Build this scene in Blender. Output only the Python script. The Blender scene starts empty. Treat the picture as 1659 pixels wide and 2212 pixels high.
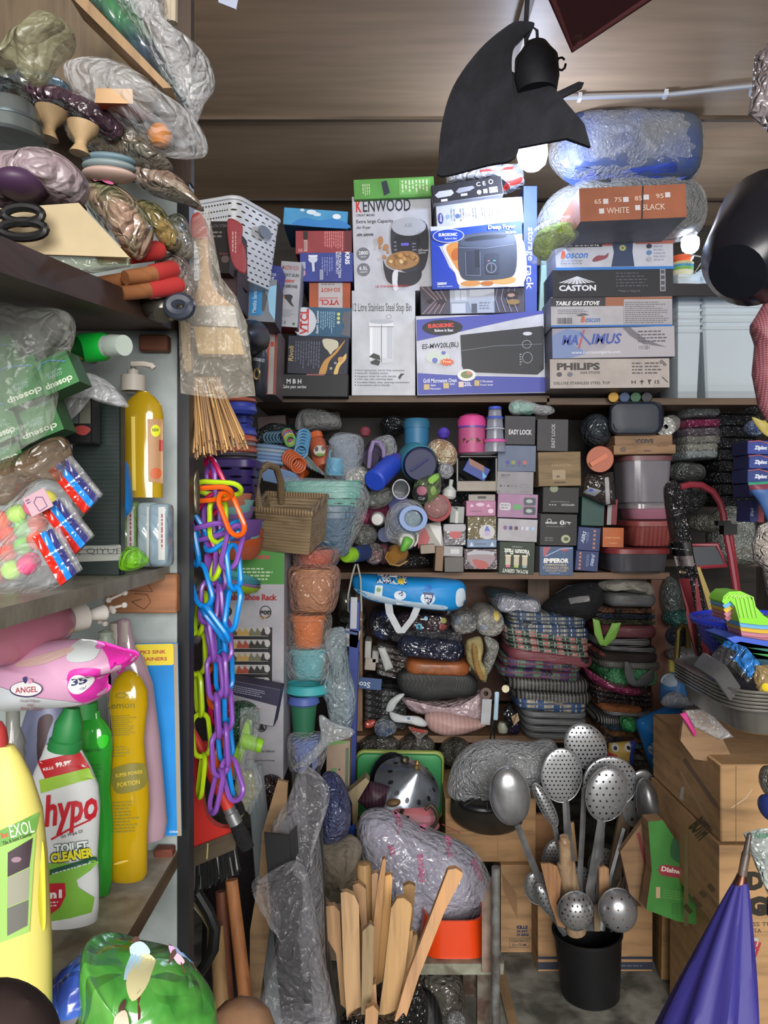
import bpy, math, random
from mathutils import Vector, Matrix, noise
random.seed(7)
sc = bpy.context.scene
COL = sc.collection
# ---------------------------------------------------------------- camera, light, exposure
F, CX, CY, H = 1650.0, 829.5, 1106.0, 1.5
cam = bpy.data.objects.new('camera', bpy.data.cameras.new('camera')); COL.objects.link(cam)
cam.data.sensor_fit = 'HORIZONTAL'; cam.data.sensor_width = 36; cam.data.lens = F/1659*36
cam.data.clip_start = 0.02
cam.location = (0, 0, H); cam.rotation_euler = (math.pi/2, 0, 0); sc.camera = cam
sc.view_settings.view_transform = 'Standard'; sc.view_settings.look = 'None'
sc.view_settings.gamma = 1; sc.view_settings.use_curve_mapping = False
sc.view_settings.exposure = 0.2
w = bpy.data.worlds.new('world'); sc.world = w; w.use_nodes = True
w.node_tree.nodes['Background'].inputs[0].default_value = (0.85, 0.93, 1.0, 1)
w.node_tree.nodes['Background'].inputs[1].default_value = 0.16
def lamp(name, kind, loc, power, col, **kw):
    d = bpy.data.lights.new(name, kind); d.energy = power; d.color = col
    for k, v in kw.items(): setattr(d, k, v)
    o = bpy.data.objects.new(name, d); COL.objects.link(o); o.location = loc
    return o
# daylight through the open shop front behind the camera
a = lamp('shopfront_daylight', 'AREA', (0.5, -3.6, 2.3), 430, (1.0, 0.975, 0.94), shape='RECTANGLE', size=3.6, size_y=2.4)
a.rotation_euler = (math.radians(83), 0, 0)
lamp('ceiling_bulb_light', 'POINT', (0.545, 2.78, 2.69), 9, (0.62, 0.74, 1.0), shadow_soft_size=0.05)
lamp('rear_bulb_light', 'POINT', (1.30, 3.18, 2.57), 6, (0.72, 0.82, 1.0), shadow_soft_size=0.035)
# ---------------------------------------------------------------- helpers
def P(x, y, Y): return Vector(((x-CX)/F*Y, Y, H-(y-CY)/F*Y))
def srgb(h):
    h = h.lstrip('#'); out = []
    for i in (0, 2, 4):
        c = int(h[i:i+2], 16)/255
        out.append(c/12.92 if c <= 0.04045 else ((c+0.055)/1.055)**2.4)
    k = 0.0 if max(out)-min(out) > 0.42 else 0.16; g = sum(out)/3
    return (*[c+(g-c)*k for c in out], 1)
_M = {}
def M(col='808080', kind='plastic', r=None, a=None, s=1.0, col2=None):
    key = (col, kind, r, a, s, col2)
    if key in _M: return _M[key]
    m = bpy.data.materials.new(kind+'_'+col); m.use_nodes = True; _M[key] = m
    nt = m.node_tree; N = nt.nodes; L = nt.links; b = N['Principled BSDF']
    b.inputs['Base Color'].default_value = srgb(col)
    def new(t, **kw):
        n = N.new(t)
        for k, v in kw.items():
            if k in n.inputs.keys(): n.inputs[k].default_value = v
            else: setattr(n, k, v)
        return n
    def coords(scale=(1, 1, 1), which='Object'):
        tc = new('ShaderNodeTexCoord'); mp = new('ShaderNodeMapping'); mp.inputs['Scale'].default_value = scale
        L.new(tc.outputs[which], mp.inputs['Vector']); return mp.outputs['Vector']
    def nz(scale, vec, detail=3, dist=0.0):
        n = new('ShaderNodeTexNoise'); n.inputs['Scale'].default_value = scale
        n.inputs['Detail'].default_value = detail; n.inputs['Distortion'].default_value = dist
        L.new(vec, n.inputs['Vector']); return n.outputs['Fac']
    def ramp(fac, stops):
        n = new('ShaderNodeValToRGB'); e = n.color_ramp.elements
        while len(e) < len(stops): e.new(0.5)
        for i, (p, c) in enumerate(stops): e[i].position = p; e[i].color = srgb(c) if isinstance(c, str) else c
        L.new(fac, n.inputs['Fac']); return n
    def bump(h, st, dist=0.01):
        n = new('ShaderNodeBump'); n.inputs['Strength'].default_value = st; n.inputs['Distance'].default_value = dist
        L.new(h, n.inputs['Height']); L.new(n.outputs['Normal'], b.inputs['Normal']); return n
    def shade(c, k):
        r_, g_, b_ = [int(c[i:i+2], 16) for i in (0, 2, 4)]
        return '%02x%02x%02x' % tuple(max(0, min(255, int(v*k))) for v in (r_, g_, b_))
    def crease(s):
        v = coords(); n1 = nz(24*s, v, 2, 1.2)
        vo = new('ShaderNodeTexVoronoi', feature='DISTANCE_TO_EDGE'); vo.inputs['Scale'].default_value = 26*s
        mxv = new('ShaderNodeVectorMath', operation='MULTIPLY_ADD'); ns = new('ShaderNodeTexNoise'); ns.inputs['Scale'].default_value = 12*s; mxv.inputs[1].default_value = (.2, .2, .2)
        L.new(v, ns.inputs['Vector']); L.new(ns.outputs['Color'], mxv.inputs[0]); L.new(v, mxv.inputs[2]); L.new(mxv.outputs[0], vo.inputs['Vector'])
        ad = new('ShaderNodeMath', operation='ADD'); L.new(n1, ad.inputs[0]); L.new(vo.outputs['Distance'], ad.inputs[1]); return ad.outputs[0]
    R = b.inputs['Roughness']; R.default_value = 0.4 if r is None else r
    b.inputs['Specular IOR Level'].default_value = 0.4
    if kind == 'paper':
        R.default_value = 0.55 if r is None else r
        n = nz(14, coords(), 4)
        q = ramp(n, [(0.3, shade(col, 0.9)), (0.7, col)]); L.new(q.outputs[0], b.inputs['Base Color'])
    elif kind == 'card':
        R.default_value = 0.8
        n = nz(6*s, coords((1, 1, 6)), 6)
        q = ramp(n, [(0.25, shade(col, 0.78)), (0.5, col), (0.8, shade(col, 1.08))]); L.new(q.outputs[0], b.inputs['Base Color'])
        bump(nz(30, coords(), 3), 0.15)
    elif kind == 'wood' or kind == 'woodx' or kind == 'woody':
        R.default_value = 0.6 if r is None else r
        sc_ = {'wood': (14, 14, 1.2), 'woodx': (1.2, 14, 14), 'woody': (14, 1.2, 14)}[kind]
        n = nz(3.5*s, coords(sc_), 8, 0.6)
        q = ramp(n, [(0.3, shade(col, 0.8)), (0.5, col), (0.75, shade(col, 1.08))]); L.new(q.outputs[0], b.inputs['Base Color'])
        bump(n, 0.2, 0.004)
    elif kind == 'ply':
        q = ramp(nz(2.5, coords((1, 9, 9)), 6), [(0.3, shade(col, 0.93)), (0.7, shade(col, 1.04))]); L.new(q.outputs[0], b.inputs['Base Color'])
    elif kind == 'metal':
        b.inputs['Metallic'].default_value = 0.72; R.default_value = 0.34 if r is None else r
        n = nz(9*s, coords(), 5); q = ramp(n, [(0.3, shade(col, 0.72)), (0.7, col)]); L.new(q.outputs[0], b.inputs['Base Color'])
        bump(nz(40, coords(), 4), 0.12, 0.004)
    elif kind == 'cloth':
        R.default_value = 0.9 if r is None else r
        n = nz(8*s, coords(), 6); q = ramp(n, [(0.3, shade(col, 0.7)), (0.7, col)]); L.new(q.outputs[0], b.inputs['Base Color'])
        bump(nz(22, coords((1, 1, 2)), 5), 0.8, 0.02)
    elif kind == 'mess':      # blotched two colour surface
        n = nz(7*s, coords(), 6, 0.4); q = ramp(n, [(0.38, col), (0.62, col2 or '808080')]); L.new(q.outputs[0], b.inputs['Base Color'])
        bump(nz(18, coords(), 4), 0.3, 0.01)
    elif kind in ('plaid', 'stripe', 'weave', 'net'):
        R.default_value = 0.55
        v = coords(); sp = new('ShaderNodeSeparateXYZ'); L.new(v, sp.inputs[0])
        def wav(o, k, th, c_in, c_hi):
            m1 = new('ShaderNodeMath', operation='MULTIPLY'); m1.inputs[1].default_value = k; L.new(o, m1.inputs[0])
            m2 = new('ShaderNodeMath', operation='FRACT'); L.new(m1.outputs[0], m2.inputs[0])
            m3 = new('ShaderNodeMath', operation='GREATER_THAN'); m3.inputs[1].default_value = th; L.new(m2.outputs[0], m3.inputs[0])
            mx = new('ShaderNodeMix', data_type='RGBA'); L.new(m3.outputs[0], mx.inputs['Factor'])
            if isinstance(c_in, str): mx.inputs['A'].default_value = srgb(c_in)
            else: L.new(c_in, mx.inputs['A'])
            mx.inputs['B'].default_value = srgb(c_hi); return mx.outputs['Result']
        cc = (col2 or 'ffffff').split(',')
        if kind == 'plaid':
            c1 = wav(sp.outputs['X'], 16*s, 0.55, col, cc[0]); c1 = wav(sp.outputs['X'], 37*s, 0.82, c1, cc[-1])
            c1 = wav(sp.outputs['Z'], 60*s, 0.6, c1, cc[1 % len(cc)])
        elif kind == 'stripe':
            c1 = wav(sp.outputs['X'], 30*s, 0.5, col, cc[0])
        elif kind == 'net':
            c1 = wav(sp.outputs['X'], 150*s, 0.5, col, cc[0]); c1 = wav(sp.outputs['Z'], 150*s, 0.5, c1, col)
        else:
            c1 = wav(sp.outputs['Z'], 90*s, 0.6, col, cc[0])
        L.new(c1, b.inputs['Base Color']); bump(nz(40, v, 4), 0.35, 0.006)
    elif kind == 'perf':      # holes on a lattice of the UV map (metres); s = pitch in cm, a = hole radius share
        b.inputs['Metallic'].default_value = 0.72 if (col2 == 'metal') else 0
        uv = new('ShaderNodeTexCoord'); sp = new('ShaderNodeSeparateXYZ'); L.new(uv.outputs['UV'], sp.inputs[0])
        fr = []
        vy = new('ShaderNodeMath', operation='MULTIPLY'); vy.inputs[1].default_value = 100/s; L.new(sp.outputs['Y'], vy.inputs[0])
        fl = new('ShaderNodeMath', operation='FLOOR'); L.new(vy.outputs[0], fl.inputs[0])
        hf = new('ShaderNodeMath', operation='MULTIPLY'); hf.inputs[1].default_value = 0.5; L.new(fl.outputs[0], hf.inputs[0])
        ux = new('ShaderNodeMath', operation='MULTIPLY_ADD'); ux.inputs[1].default_value = 100/s*(0.55 if col2 == 'slot' else 1)
        L.new(sp.outputs['X'], ux.inputs[0]); L.new(hf.outputs[0], ux.inputs[2])
        for o in (ux, vy):
            f1 = new('ShaderNodeMath', operation='FRACT'); L.new(o.outputs[0], f1.inputs[0])
            s1 = new('ShaderNodeMath', operation='SUBTRACT'); s1.inputs[1].default_value = 0.5; L.new(f1.outputs[0], s1.inputs[0])
            p1 = new('ShaderNodeMath', operation='MULTIPLY'); L.new(s1.outputs[0], p1.inputs[0]); L.new(s1.outputs[0], p1.inputs[1]); fr.append(p1)
        if col2 == 'slot':
            k = new('ShaderNodeMath', operation='MULTIPLY'); k.inputs[1].default_value = 5; L.new(fr[1].outputs[0], k.inputs[0]); fr[1] = k
        ad = new('ShaderNodeMath', operation='ADD'); L.new(fr[0].outputs[0], ad.inputs[0]); L.new(fr[1].outputs[0], ad.inputs[1])
        gt = new('ShaderNodeMath', operation='GREATER_THAN'); gt.inputs[1].default_value = (a or 0.25)**2; L.new(ad.outputs[0], gt.inputs[0])
        L.new(gt.outputs[0], b.inputs['Alpha'])
        if col2 == 'metal': bump(nz(30, coords(), 4), 0.15, 0.004)
    elif kind == 'film':      # clear wrinkled plastic film
        R.default_value = 0.16 if r is None else r
        b.inputs['Specular IOR Level'].default_value = 1.0
        bump(crease(s), 0.8, 0.016)
        al = 0.16 if a is None else a*0.7
        lw = new('ShaderNodeLayerWeight'); lw.inputs['Blend'].default_value = 0.35
        mr = new('ShaderNodeMapRange'); mr.inputs['To Min'].default_value = al; mr.inputs['To Max'].default_value = min(1, al+0.32)
        L.new(lw.outputs['Facing'], mr.inputs['Value']); L.new(mr.outputs[0], b.inputs['Alpha'])
    elif kind == 'clear':     # stiff translucent plastic / coloured liquid
        R.default_value = 0.12 if r is None else r
        b.inputs['Specular IOR Level'].default_value = 0.8
        al = 0.4 if a is None else a
        lw = new('ShaderNodeLayerWeight'); lw.inputs['Blend'].default_value = 0.4
        mr = new('ShaderNodeMapRange'); mr.inputs['To Min'].default_value = al; mr.inputs['To Max'].default_value = min(1, al+0.45)
        L.new(lw.outputs['Facing'], mr.inputs['Value']); L.new(mr.outputs[0], b.inputs['Alpha'])
    elif kind == 'glow':
        b.inputs['Emission Color'].default_value = srgb(col); b.inputs['Emission Strength'].default_value = s
    elif kind == 'shine':     # solid glossy wrinkled wrap
        R.default_value = 0.22 if r is None else r; b.inputs['Specular IOR Level'].default_value = 0.9
        bump(crease(s), 0.85, 0.016)
        if col2:
            q = ramp(nz(9*s, coords(), 4, 0.8), [(0.4, col), (0.6, col2)]); L.new(q.outputs[0], b.inputs['Base Color'])
    return m

_T = {}
def text2d(s, bold=0.0, shear=0.0):
    k = (s, bold, shear)
    if k in _T: return _T[k]
    cu = bpy.data.curves.new('t', 'FONT'); cu.body = s; cu.resolution_u = 2; cu.offset = bold; cu.shear = shear
    o = bpy.data.objects.new('t', cu); me = o.to_mesh()
    V = [(v.co.x, v.co.y) for v in me.vertices]; Fc = [tuple(p.vertices) for p in me.polygons]
    o.to_mesh_clear(); bpy.data.objects.remove(o); bpy.data.curves.remove(cu)
    if V:
        x0 = min(v[0] for v in V); x1 = max(v[0] for v in V); y0 = min(v[1] for v in V); y1 = max(v[1] for v in V)
        V = [((x-x0)/max(x1-x0, 1e-6)-0.5, (y-y0)/max(y1-y0, 1e-6)-0.5) for x, y in V]
    _T[k] = (V, Fc); return _T[k]

class MB:
    def __init__(s): s.v = []; s.f = []; s.mi = []; s.sm = []; s.mats = []; s.uv = []; s.xf = None
    def mat(s, m):
        if isinstance(m, str): m = M(m)
        if m not in s.mats: s.mats.append(m)
        return s.mats.index(m)
    def add(s, V, Fc, m, smooth=False, uv=None):
        o = len(s.v); i = s.mat(m)
        for k, p in enumerate(V):
            p = Vector(p)
            if s.xf is not None: p = s.xf @ p
            s.v.append(p); s.uv.append(uv[k] if uv else (0.0, 0.0))
        for f in Fc: s.f.append([o+j for j in f]); s.mi.append(i); s.sm.append(smooth)
        return s
    def box(s, c, d, m, xf=None):
        c = Vector(c); hx, hy, hz = d[0]/2, d[1]/2, d[2]/2
        V = [c+Vector((x*hx, y*hy, z*hz)) for x in (-1, 1) for y in (-1, 1) for z in (-1, 1)]
        if xf is not None: V = [xf @ v for v in V]
        ms = m if isinstance(m, (list, tuple)) else [m]*6     # left right front back bottom top
        fs = [(0, 1, 3, 2), (4, 6, 7, 5), (0, 4, 5, 1), (2, 3, 7, 6), (0, 2, 6, 4), (1, 5, 7, 3)]
        o = len(s.v)
        for v in V: s.v.append(s.xf @ v if s.xf is not None else v); s.uv.append((0, 0))
        for f, mm in zip(fs, ms): s.f.append([o+j for j in f]); s.mi.append(s.mat(mm)); s.sm.append(False)
        return s
    def hexa(s, q0, q1, m):    # two quads of 4 points -> solid
        V = list(q0)+list(q1); ms = m if isinstance(m, (list, tuple)) else [m]*6
        fs = [(0, 1, 2, 3), (7, 6, 5, 4), (0, 4, 5, 1), (1, 5, 6, 2), (2, 6, 7, 3), (3, 7, 4, 0)]
        o = len(s.v)
        for v in V: s.v.append(Vector(v)); s.uv.append((0, 0))
        for f, mm in zip(fs, ms): s.f.append([o+j for j in f]); s.mi.append(s.mat(mm)); s.sm.append(False)
        return s
    def spin(s, A, B, prof, m, seg=28, sq=1.0, up=None, a0=0, a1=360, unit=None):
        """surface of revolution round A->B; prof = [(t, radius m)]; sq flattens along the second axis"""
        A = Vector(A); B = Vector(B); ax = B-A
        d = ax.normalized(); up = Vector(up or (0, 1, 0))
        if abs(d.dot(up)) > 0.95: up = Vector((0, 0, 1))
        e1 = d.cross(up).normalized(); e2 = e1.cross(d).normalized()
        full = (a1-a0) >= 360; n = seg if full else seg+1
        V = []; uv = []; acc = 0; pv = None
        for t, r in prof:
            c = A+ax*t
            if pv is not None: acc += math.hypot((t-pv[0])*ax.length, r-pv[1])
            pv = (t, r)
            for k in range(n):
                an = math.radians(a0+(a1-a0)*k/seg)
                V.append(c+e1*(r*math.cos(an))+e2*(r*sq*math.sin(an))); uv.append((an*max(q[1] for q in prof), acc))
        Fc = []
        for i in range(len(prof)-1):
            for k in range(seg if not full else n):
                k2 = (k+1) % n if full else k+1
                Fc.append((i*n+k, i*n+k2, (i+1)*n+k2, (i+1)*n+k))
        return s.add(V, Fc, m, True, uv)
    def tube(s, pts, r, m, seg=8, closed=False, caps=True):
        pts = [Vector(p) for p in pts]; n = len(pts); rr = r if isinstance(r, (list, tuple)) else [r]*n
        up = None; V = []
        for i, p in enumerate(pts):
            if closed: d = pts[(i+1) % n]-pts[i-1]
            else: d = pts[min(i+1, n-1)]-pts[max(i-1, 0)]
            d.normalize()
            if up is None: up = d.orthogonal().normalized()
            up = (up-d*up.dot(d)).normalized(); e = d.cross(up)
            for k in range(seg):
                an = 2*math.pi*k/seg; V.append(p+(up*math.cos(an)+e*math.sin(an))*rr[i])
        Fc = [(i*seg+k, i*seg+(k+1) % seg, ((i+1) % n)*seg+(k+1) % seg, ((i+1) % n)*seg+k) for i in range(n if closed else n-1) for k in range(seg)]
        if not closed and caps: Fc += [tuple(range(seg))[::-1], tuple(range((n-1)*seg, n*seg))]
        return s.add(V, Fc, m, True)
    def extr(s, pts, Y, D, m, side=None, dy=None):
        """pixel outline at depth Y, D metres thick; dy(x,y) bends it in depth"""
        n = len(pts); fn = dy or (lambda x, y: 0.0)
        fr = [P(x, y, Y) for x, y in pts]; fr = [Vector((v.x, v.y+fn(*p), v.z)) for v, p in zip(fr, pts)]
        bk = [v+Vector((0, D, 0)) for v in fr]
        s.add(fr, [tuple(range(n))], m); s.add(bk, [tuple(range(n))[::-1]], m)
        return s.add(fr+bk, [(i, (i+1) % n, n+(i+1) % n, n+i) for i in range(n)], side or m)
    def build(s, name, parent=None, bevel=0, sharp=42, sub=0, seg=1):
        lo = Vector([min(v[i] for v in s.v) for i in range(3)]); hi = Vector([max(v[i] for v in s.v) for i in range(3)])
        o0 = (lo+hi)/2
        me = bpy.data.meshes.new(name); me.from_pydata([v-o0 for v in s.v], [], s.f)
        for m in s.mats: me.materials.append(m)
        me.polygons.foreach_set('material_index', s.mi); me.polygons.foreach_set('use_smooth', s.sm)
        if any(u != (0.0, 0.0) and u != (0, 0) for u in s.uv):
            ul = me.uv_layers.new(name='uv')
            for lp in me.loops: ul.data[lp.index].uv = s.uv[lp.vertex_index]
        me.update()
        try: me.set_sharp_from_angle(angle=math.radians(sharp))
        except Exception: pass
        o = bpy.data.objects.new(name, me); COL.objects.link(o)
        o.location = o0-(parent.matrix_world.translation if parent else Vector())
        if parent: o.parent = parent; o.location = o0-wloc(parent)
        if bevel:
            b = o.modifiers.new('bevel', 'BEVEL'); b.width = bevel; b.segments = seg; b.limit_method = 'ANGLE'; b.angle_limit = math.radians(50)
        return o
def wloc(o):
    v = Vector(o.location)
    while o.parent: o = o.parent; v += Vector(o.location)
    return v
def tag(o, label, cat, group=None):
    o['label'] = label; o['category'] = cat
    if group: o['group'] = group
    return o
def T(name, label, cat, loc, group=None):
    o = bpy.data.objects.new(name, None); COL.objects.link(o); o.location = loc; o.empty_display_size = 0.02
    return tag(o, label, cat, group)
def ST(o): o['kind'] = 'structure'; return o

# outline helpers
def smooth(pts, n=44):
    """closed Catmull-Rom through pts, n samples"""
    k = len(pts); out = []
    for j in range(n):
        u = j*k/n; i = int(u); t = u-i
        p0, p1, p2, p3 = (pts[(i+q-1) % k] for q in range(4))
        out.append(tuple(0.5*((2*p1[c])+(-p0[c]+p2[c])*t+(2*p0[c]-5*p1[c]+4*p2[c]-p3[c])*t*t+(-p0[c]+3*p1[c]-3*p2[c]+p3[c])*t**3) for c in (0, 1)))
    return out
def dens(pts, n=44):
    """closed polygon resampled, corners kept"""
    k = len(pts); L_ = [math.dist(pts[i], pts[(i+1) % k]) for i in range(k)]; tot = sum(L_); out = []
    for i in range(k):
        m = max(1, round(n*L_[i]/tot)); a, b = pts[i], pts[(i+1) % k]
        out += [(a[0]+(b[0]-a[0])*j/m, a[1]+(b[1]-a[1])*j/m) for j in range(m)]
    return out
def rr(x0, y0, x1, y1, rot=0, c=0.25, n=44):
    """rounded rectangle outline (pixels)"""
    r = min(x1-x0, y1-y0)*c; out = []
    for (cx, cy, a) in ((x1-r, y0+r, -90), (x1-r, y1-r, 0), (x0+r, y1-r, 90), (x0+r, y0+r, 180)):
        for k in range(5):
            an = math.radians(a+22.5*k); out.append((cx+r*math.cos(an), cy+r*math.sin(an)))
    return rotp(dens(out, n), rot, ((x0+x1)/2, (y0+y1)/2))
def rotp(pts, rot, c):
    if not rot: return pts
    ca, sa = math.cos(math.radians(rot)), math.sin(math.radians(rot))
    return [(c[0]+(x-c[0])*ca-(y-c[1])*sa, c[1]+(x-c[0])*sa+(y-c[1])*ca) for x, y in pts]
def ell(cx, cy, rx, ry, rot=0, n=32):
    return rotp([(cx+rx*math.cos(2*math.pi*k/n), cy+ry*math.sin(2*math.pi*k/n)) for k in range(n)], rot, (cx, cy))

class Surf:
    """puffed surface over a pixel outline; usable for decals too"""
    def __init__(s, pts, Y, t, p=2.0, nz=0.0, ns=9.0, seed=0, ctr=None):
        s.Y, s.t, s.p, s.nz, s.ns, s.seed = Y, t, p, nz, ns, seed
        s.o = [(P(x, y, Y).x, P(x, y, Y).z) for x, y in pts]
        if ctr: q = P(ctr[0], ctr[1], Y); s.c = (q.x, q.z)
        else: s.c = (sum(q[0] for q in s.o)/len(s.o), sum(q[1] for q in s.o)/len(s.o))
    def h(s, X, Z, sv):
        e = s.t*max(0.0, 1-sv**s.p)**(1/s.p)
        if s.nz:
            v = Vector((X*s.ns, Z*s.ns, s.seed*3.7)); k = noise.noise(v)+0.6*abs(noise.noise(v*2.3))+0.3*noise.noise(v*5)
            e += s.nz*k*(1-sv**4)
        return e
    def at(s, x, y, eps=0.0015):
        f = s.at0(x, y, eps).y/s.Y; return s.at0(CX+(x-CX)*f, CY+(y-CY)*f, eps)
    def at0(s, x, y, eps=0.0015):
        q = P(x, y, s.Y); dx, dz = q.x-s.c[0], q.z-s.c[1]; r = math.hypot(dx, dz)
        if r < 1e-6: return Vector((q.x, s.Y-s.h(q.x, q.z, 0)-eps, q.z))
        best = None; n = len(s.o)
        for i in range(n):
            ax, az = s.o[i][0]-s.c[0], s.o[i][1]-s.c[1]; bx, bz = s.o[(i+1) % n][0]-s.c[0], s.o[(i+1) % n][1]-s.c[1]
            ex, ez = bx-ax, bz-az; den = dx*ez-dz*ex
            if abs(den) < 1e-12: continue
            tt = (ax*ez-az*ex)/den; uu = (ax*dz-az*dx)/den
            if tt > 0 and -1e-6 <= uu <= 1+1e-6: best = tt if best is None else max(best, tt)
        sv = min(1.0, 1/best) if best else 1.0
        return Vector((q.x, s.Y-s.h(q.x, q.z, sv)-eps, q.z))
    def mesh(s, mb, m, rings=8, back=1.0, mback=None):
        n = len(s.o); V = []; V2 = []
        svs = [math.sin((k+1)/rings*math.pi/2) for k in range(rings)]
        V.append(Vector((s.c[0], s.Y-s.h(*s.c, 0), s.c[1]))); V2.append(Vector((s.c[0], s.Y+s.h(*s.c, 0)*back, s.c[1])))
        for sv in svs:
            for X, Z in s.o:
                x = s.c[0]+(X-s.c[0])*sv; z = s.c[1]+(Z-s.c[1])*sv; e = s.h(x, z, sv)
                V.append(Vector((x, s.Y-e, z))); V2.append(Vector((x, s.Y+e*back, z)))
        Fc = [(0, 1+(k+1) % n, 1+k) for k in range(n)]
        for i in range(rings-1):
            Fc += [(1+i*n+k, 1+i*n+(k+1) % n, 1+(i+1)*n+(k+1) % n, 1+(i+1)*n+k) for k in range(n)]
        uv = [(v.x, v.z) for v in V]
        mb.add(V, [f[::-1] for f in Fc], m, True, uv)
        if back: mb.add(V2, Fc, mback or m, True, uv)
        return mb

def decals(mb, fn, specs, curved=False):
    """fn(px, py, eps) -> point. specs in photo pixels"""
    for li, sp in enumerate(specs):
        eps = (0.002 if curved else 0.0006)+li*(0.0003 if curved else 0.00018)
        k = sp[0]
        if k == 'r':
            _, x0, y0, x1, y1, col = sp[:6]; rot = sp[6] if len(sp) > 6 else 0
            g = 7 if curved else 1
            pts = [(x0+(x1-x0)*i/g, y0+(y1-y0)*j/g) for j in range(g+1) for i in range(g+1)]
            pts = rotp(pts, rot, ((x0+x1)/2, (y0+y1)/2))
            mb.add([fn(x, y, eps) for x, y in pts], [(j*(g+1)+i, (j+1)*(g+1)+i, (j+1)*(g+1)+i+1, j*(g+1)+i+1) for j in range(g) for i in range(g)], MC(col))
        elif k in ('e', 'p'):
            if k == 'e':
                _, cx, cy, rx, ry, col = sp[:6]; pts = ell(cx, cy, rx, ry, sp[6] if len(sp) > 6 else 0, 24)
            else: _, pts, col = sp[:3]
            n = len(pts)
            if not curved: mb.add([fn(x, y, eps) for x, y in pts], [tuple(range(n))], MC(col))
            else:
                pts = dens(pts, 40); n = len(pts); c = (sum(p[0] for p in pts)/n, sum(p[1] for p in pts)/n); V = [fn(*c, eps)]
                for q in (0.25, 0.5, 0.75, 1):
                    V += [fn(c[0]+(x-c[0])*q, c[1]+(y-c[1])*q, eps) for x, y in pts]
                Fc = [(0, 1+i, 1+(i+1) % n) for i in range(n)]
                for a_ in range(3): Fc += [(1+a_*n+i, 1+(a_+1)*n+i, 1+(a_+1)*n+(i+1) % n, 1+a_*n+(i+1) % n) for i in range(n)]
                mb.add(V, Fc, MC(col))
        elif k == 'o':   # ring
            _, cx, cy, rx, ry, wd, col = sp[:7]; n = 28
            A = ell(cx, cy, rx, ry, 0, n); B = ell(cx, cy, rx-wd, ry-wd, 0, n)
            mb.add([fn(x, y, eps) for x, y in A+B], [(i, (i+1) % n, n+(i+1) % n, n+i) for i in range(n)], MC(col))
        elif k == 'l':   # polyline of width
            _, pts, wd, col = sp
            for (x0, y0), (x1, y1) in zip(pts, pts[1:]):
                d = math.dist((x0, y0), (x1, y1)) or 1; nx, ny = -(y1-y0)/d*wd/2, (x1-x0)/d*wd/2
                mb.add([fn(x, y, eps) for x, y in ((x0+nx, y0+ny), (x1+nx, y1+ny), (x1-nx, y1-ny), (x0-nx, y0-ny))], [(0, 1, 2, 3)], MC(col))
        elif k == 't':
            _, s_, x0, y0, x1, y1, col = sp[:7]; op = sp[7] if len(sp) > 7 else {}
            V, Fc = text2d(s_, op.get('b', 0.012), op.get('sh', 0.0)); w_, h_ = x1-x0, y1-y0; c = ((x0+x1)/2, (y0+y1)/2)
            pts = rotp([(c[0]+x*w_, c[1]-y*h_*(1)) for x, y in V], op.get('rot', 0), c)
            if 'arc' in op: pts = [(x, y+op['arc']*((x-c[0])/(w_/2))**2) for x, y in pts]
            mb.add([fn(x, y, eps) for x, y in pts], Fc, MC(col))
        elif k == 'k':   # rows of unreadable small print
            _, x0, y0, x1, y1, n, col = sp[:7]; rot = sp[7] if len(sp) > 7 else 0
            c = ((x0+x1)/2, (y0+y1)/2); rnd = random.Random(int(x0*7+y0*3))
            vert = len(sp) > 8
            A, B = (y1-y0, x1-x0) if vert else (x1-x0, y1-y0)
            for j in range(n):
                u = 0; yy = (j+0.25)/n*B; hh = B/n*0.45; end = A*rnd.uniform(0.65, 1)
                while u < end:
                    wl = min(hh*rnd.uniform(1.2, 3.6), end-u)
                    q = [(u, yy), (u+wl, yy), (u+wl, yy+hh), (u, yy+hh)]
                    q = [(x0+b_, y0+a_) if vert else (x0+a_, y0+b_) for a_, b_ in q]
                    mb.add([fn(x, y, eps) for x, y in rotp(q, rot, c)], [(0, 1, 2, 3)], MC(col)); u += wl+hh*0.7
        elif k == 'bar':
            _, x0, y0, x1, y1, col = sp[:6]; rnd = random.Random(int(x0)); x = x0
            while x < x1:
                wl = rnd.choice((0.5, 0.9, 1.3))
                mb.add([fn(*p_, eps) for p_ in ((x, y0), (x+wl, y0), (x+wl, y1), (x, y1))], [(0, 1, 2, 3)], MC(col)); x += wl+rnd.choice((0.6, 1.0))
def MC(c): return M(c, 'plain', 0.5) if isinstance(c, str) else c

def carton(name, label, cat, rect, Y, D, col, specs=(), roll=0, yaw=0, pitch=0, side=None, top=None, bottom=None, group=None, bevel=0.002, kind='paper', extra=None, parent=None):
    x0, y0, x1, y1 = rect; c = P((x0+x1)/2, (y0+y1)/2, Y); w_ = (x1-x0)/F*Y; h_ = (y1-y0)/F*Y
    xf = Matrix.Translation(c) @ Matrix.Rotation(math.radians(roll), 4, 'Y') @ Matrix.Rotation(math.radians(yaw), 4, 'Z') @ Matrix.Rotation(math.radians(pitch), 4, 'X')
    f = M(col, kind); sd = M(side or col, kind); tp = M(top or side or col, kind); bt = M(bottom or side or col, kind)
    mb = MB(); mb.xf = xf; mb.box((0, D/2, 0), (w_, D, h_), [sd, sd, f, sd, bt, tp])
    def fn(x, y, eps): return Vector(((x-(x0+x1)/2)/F*Y, -eps, -(y-(y0+y1)/2)/F*Y))
    decals(mb, fn, specs)
    if extra: extra(mb, fn)
    o = mb.build(name, parent, bevel)
    if parent is None: tag(o, label, cat, group)
    return o
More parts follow.
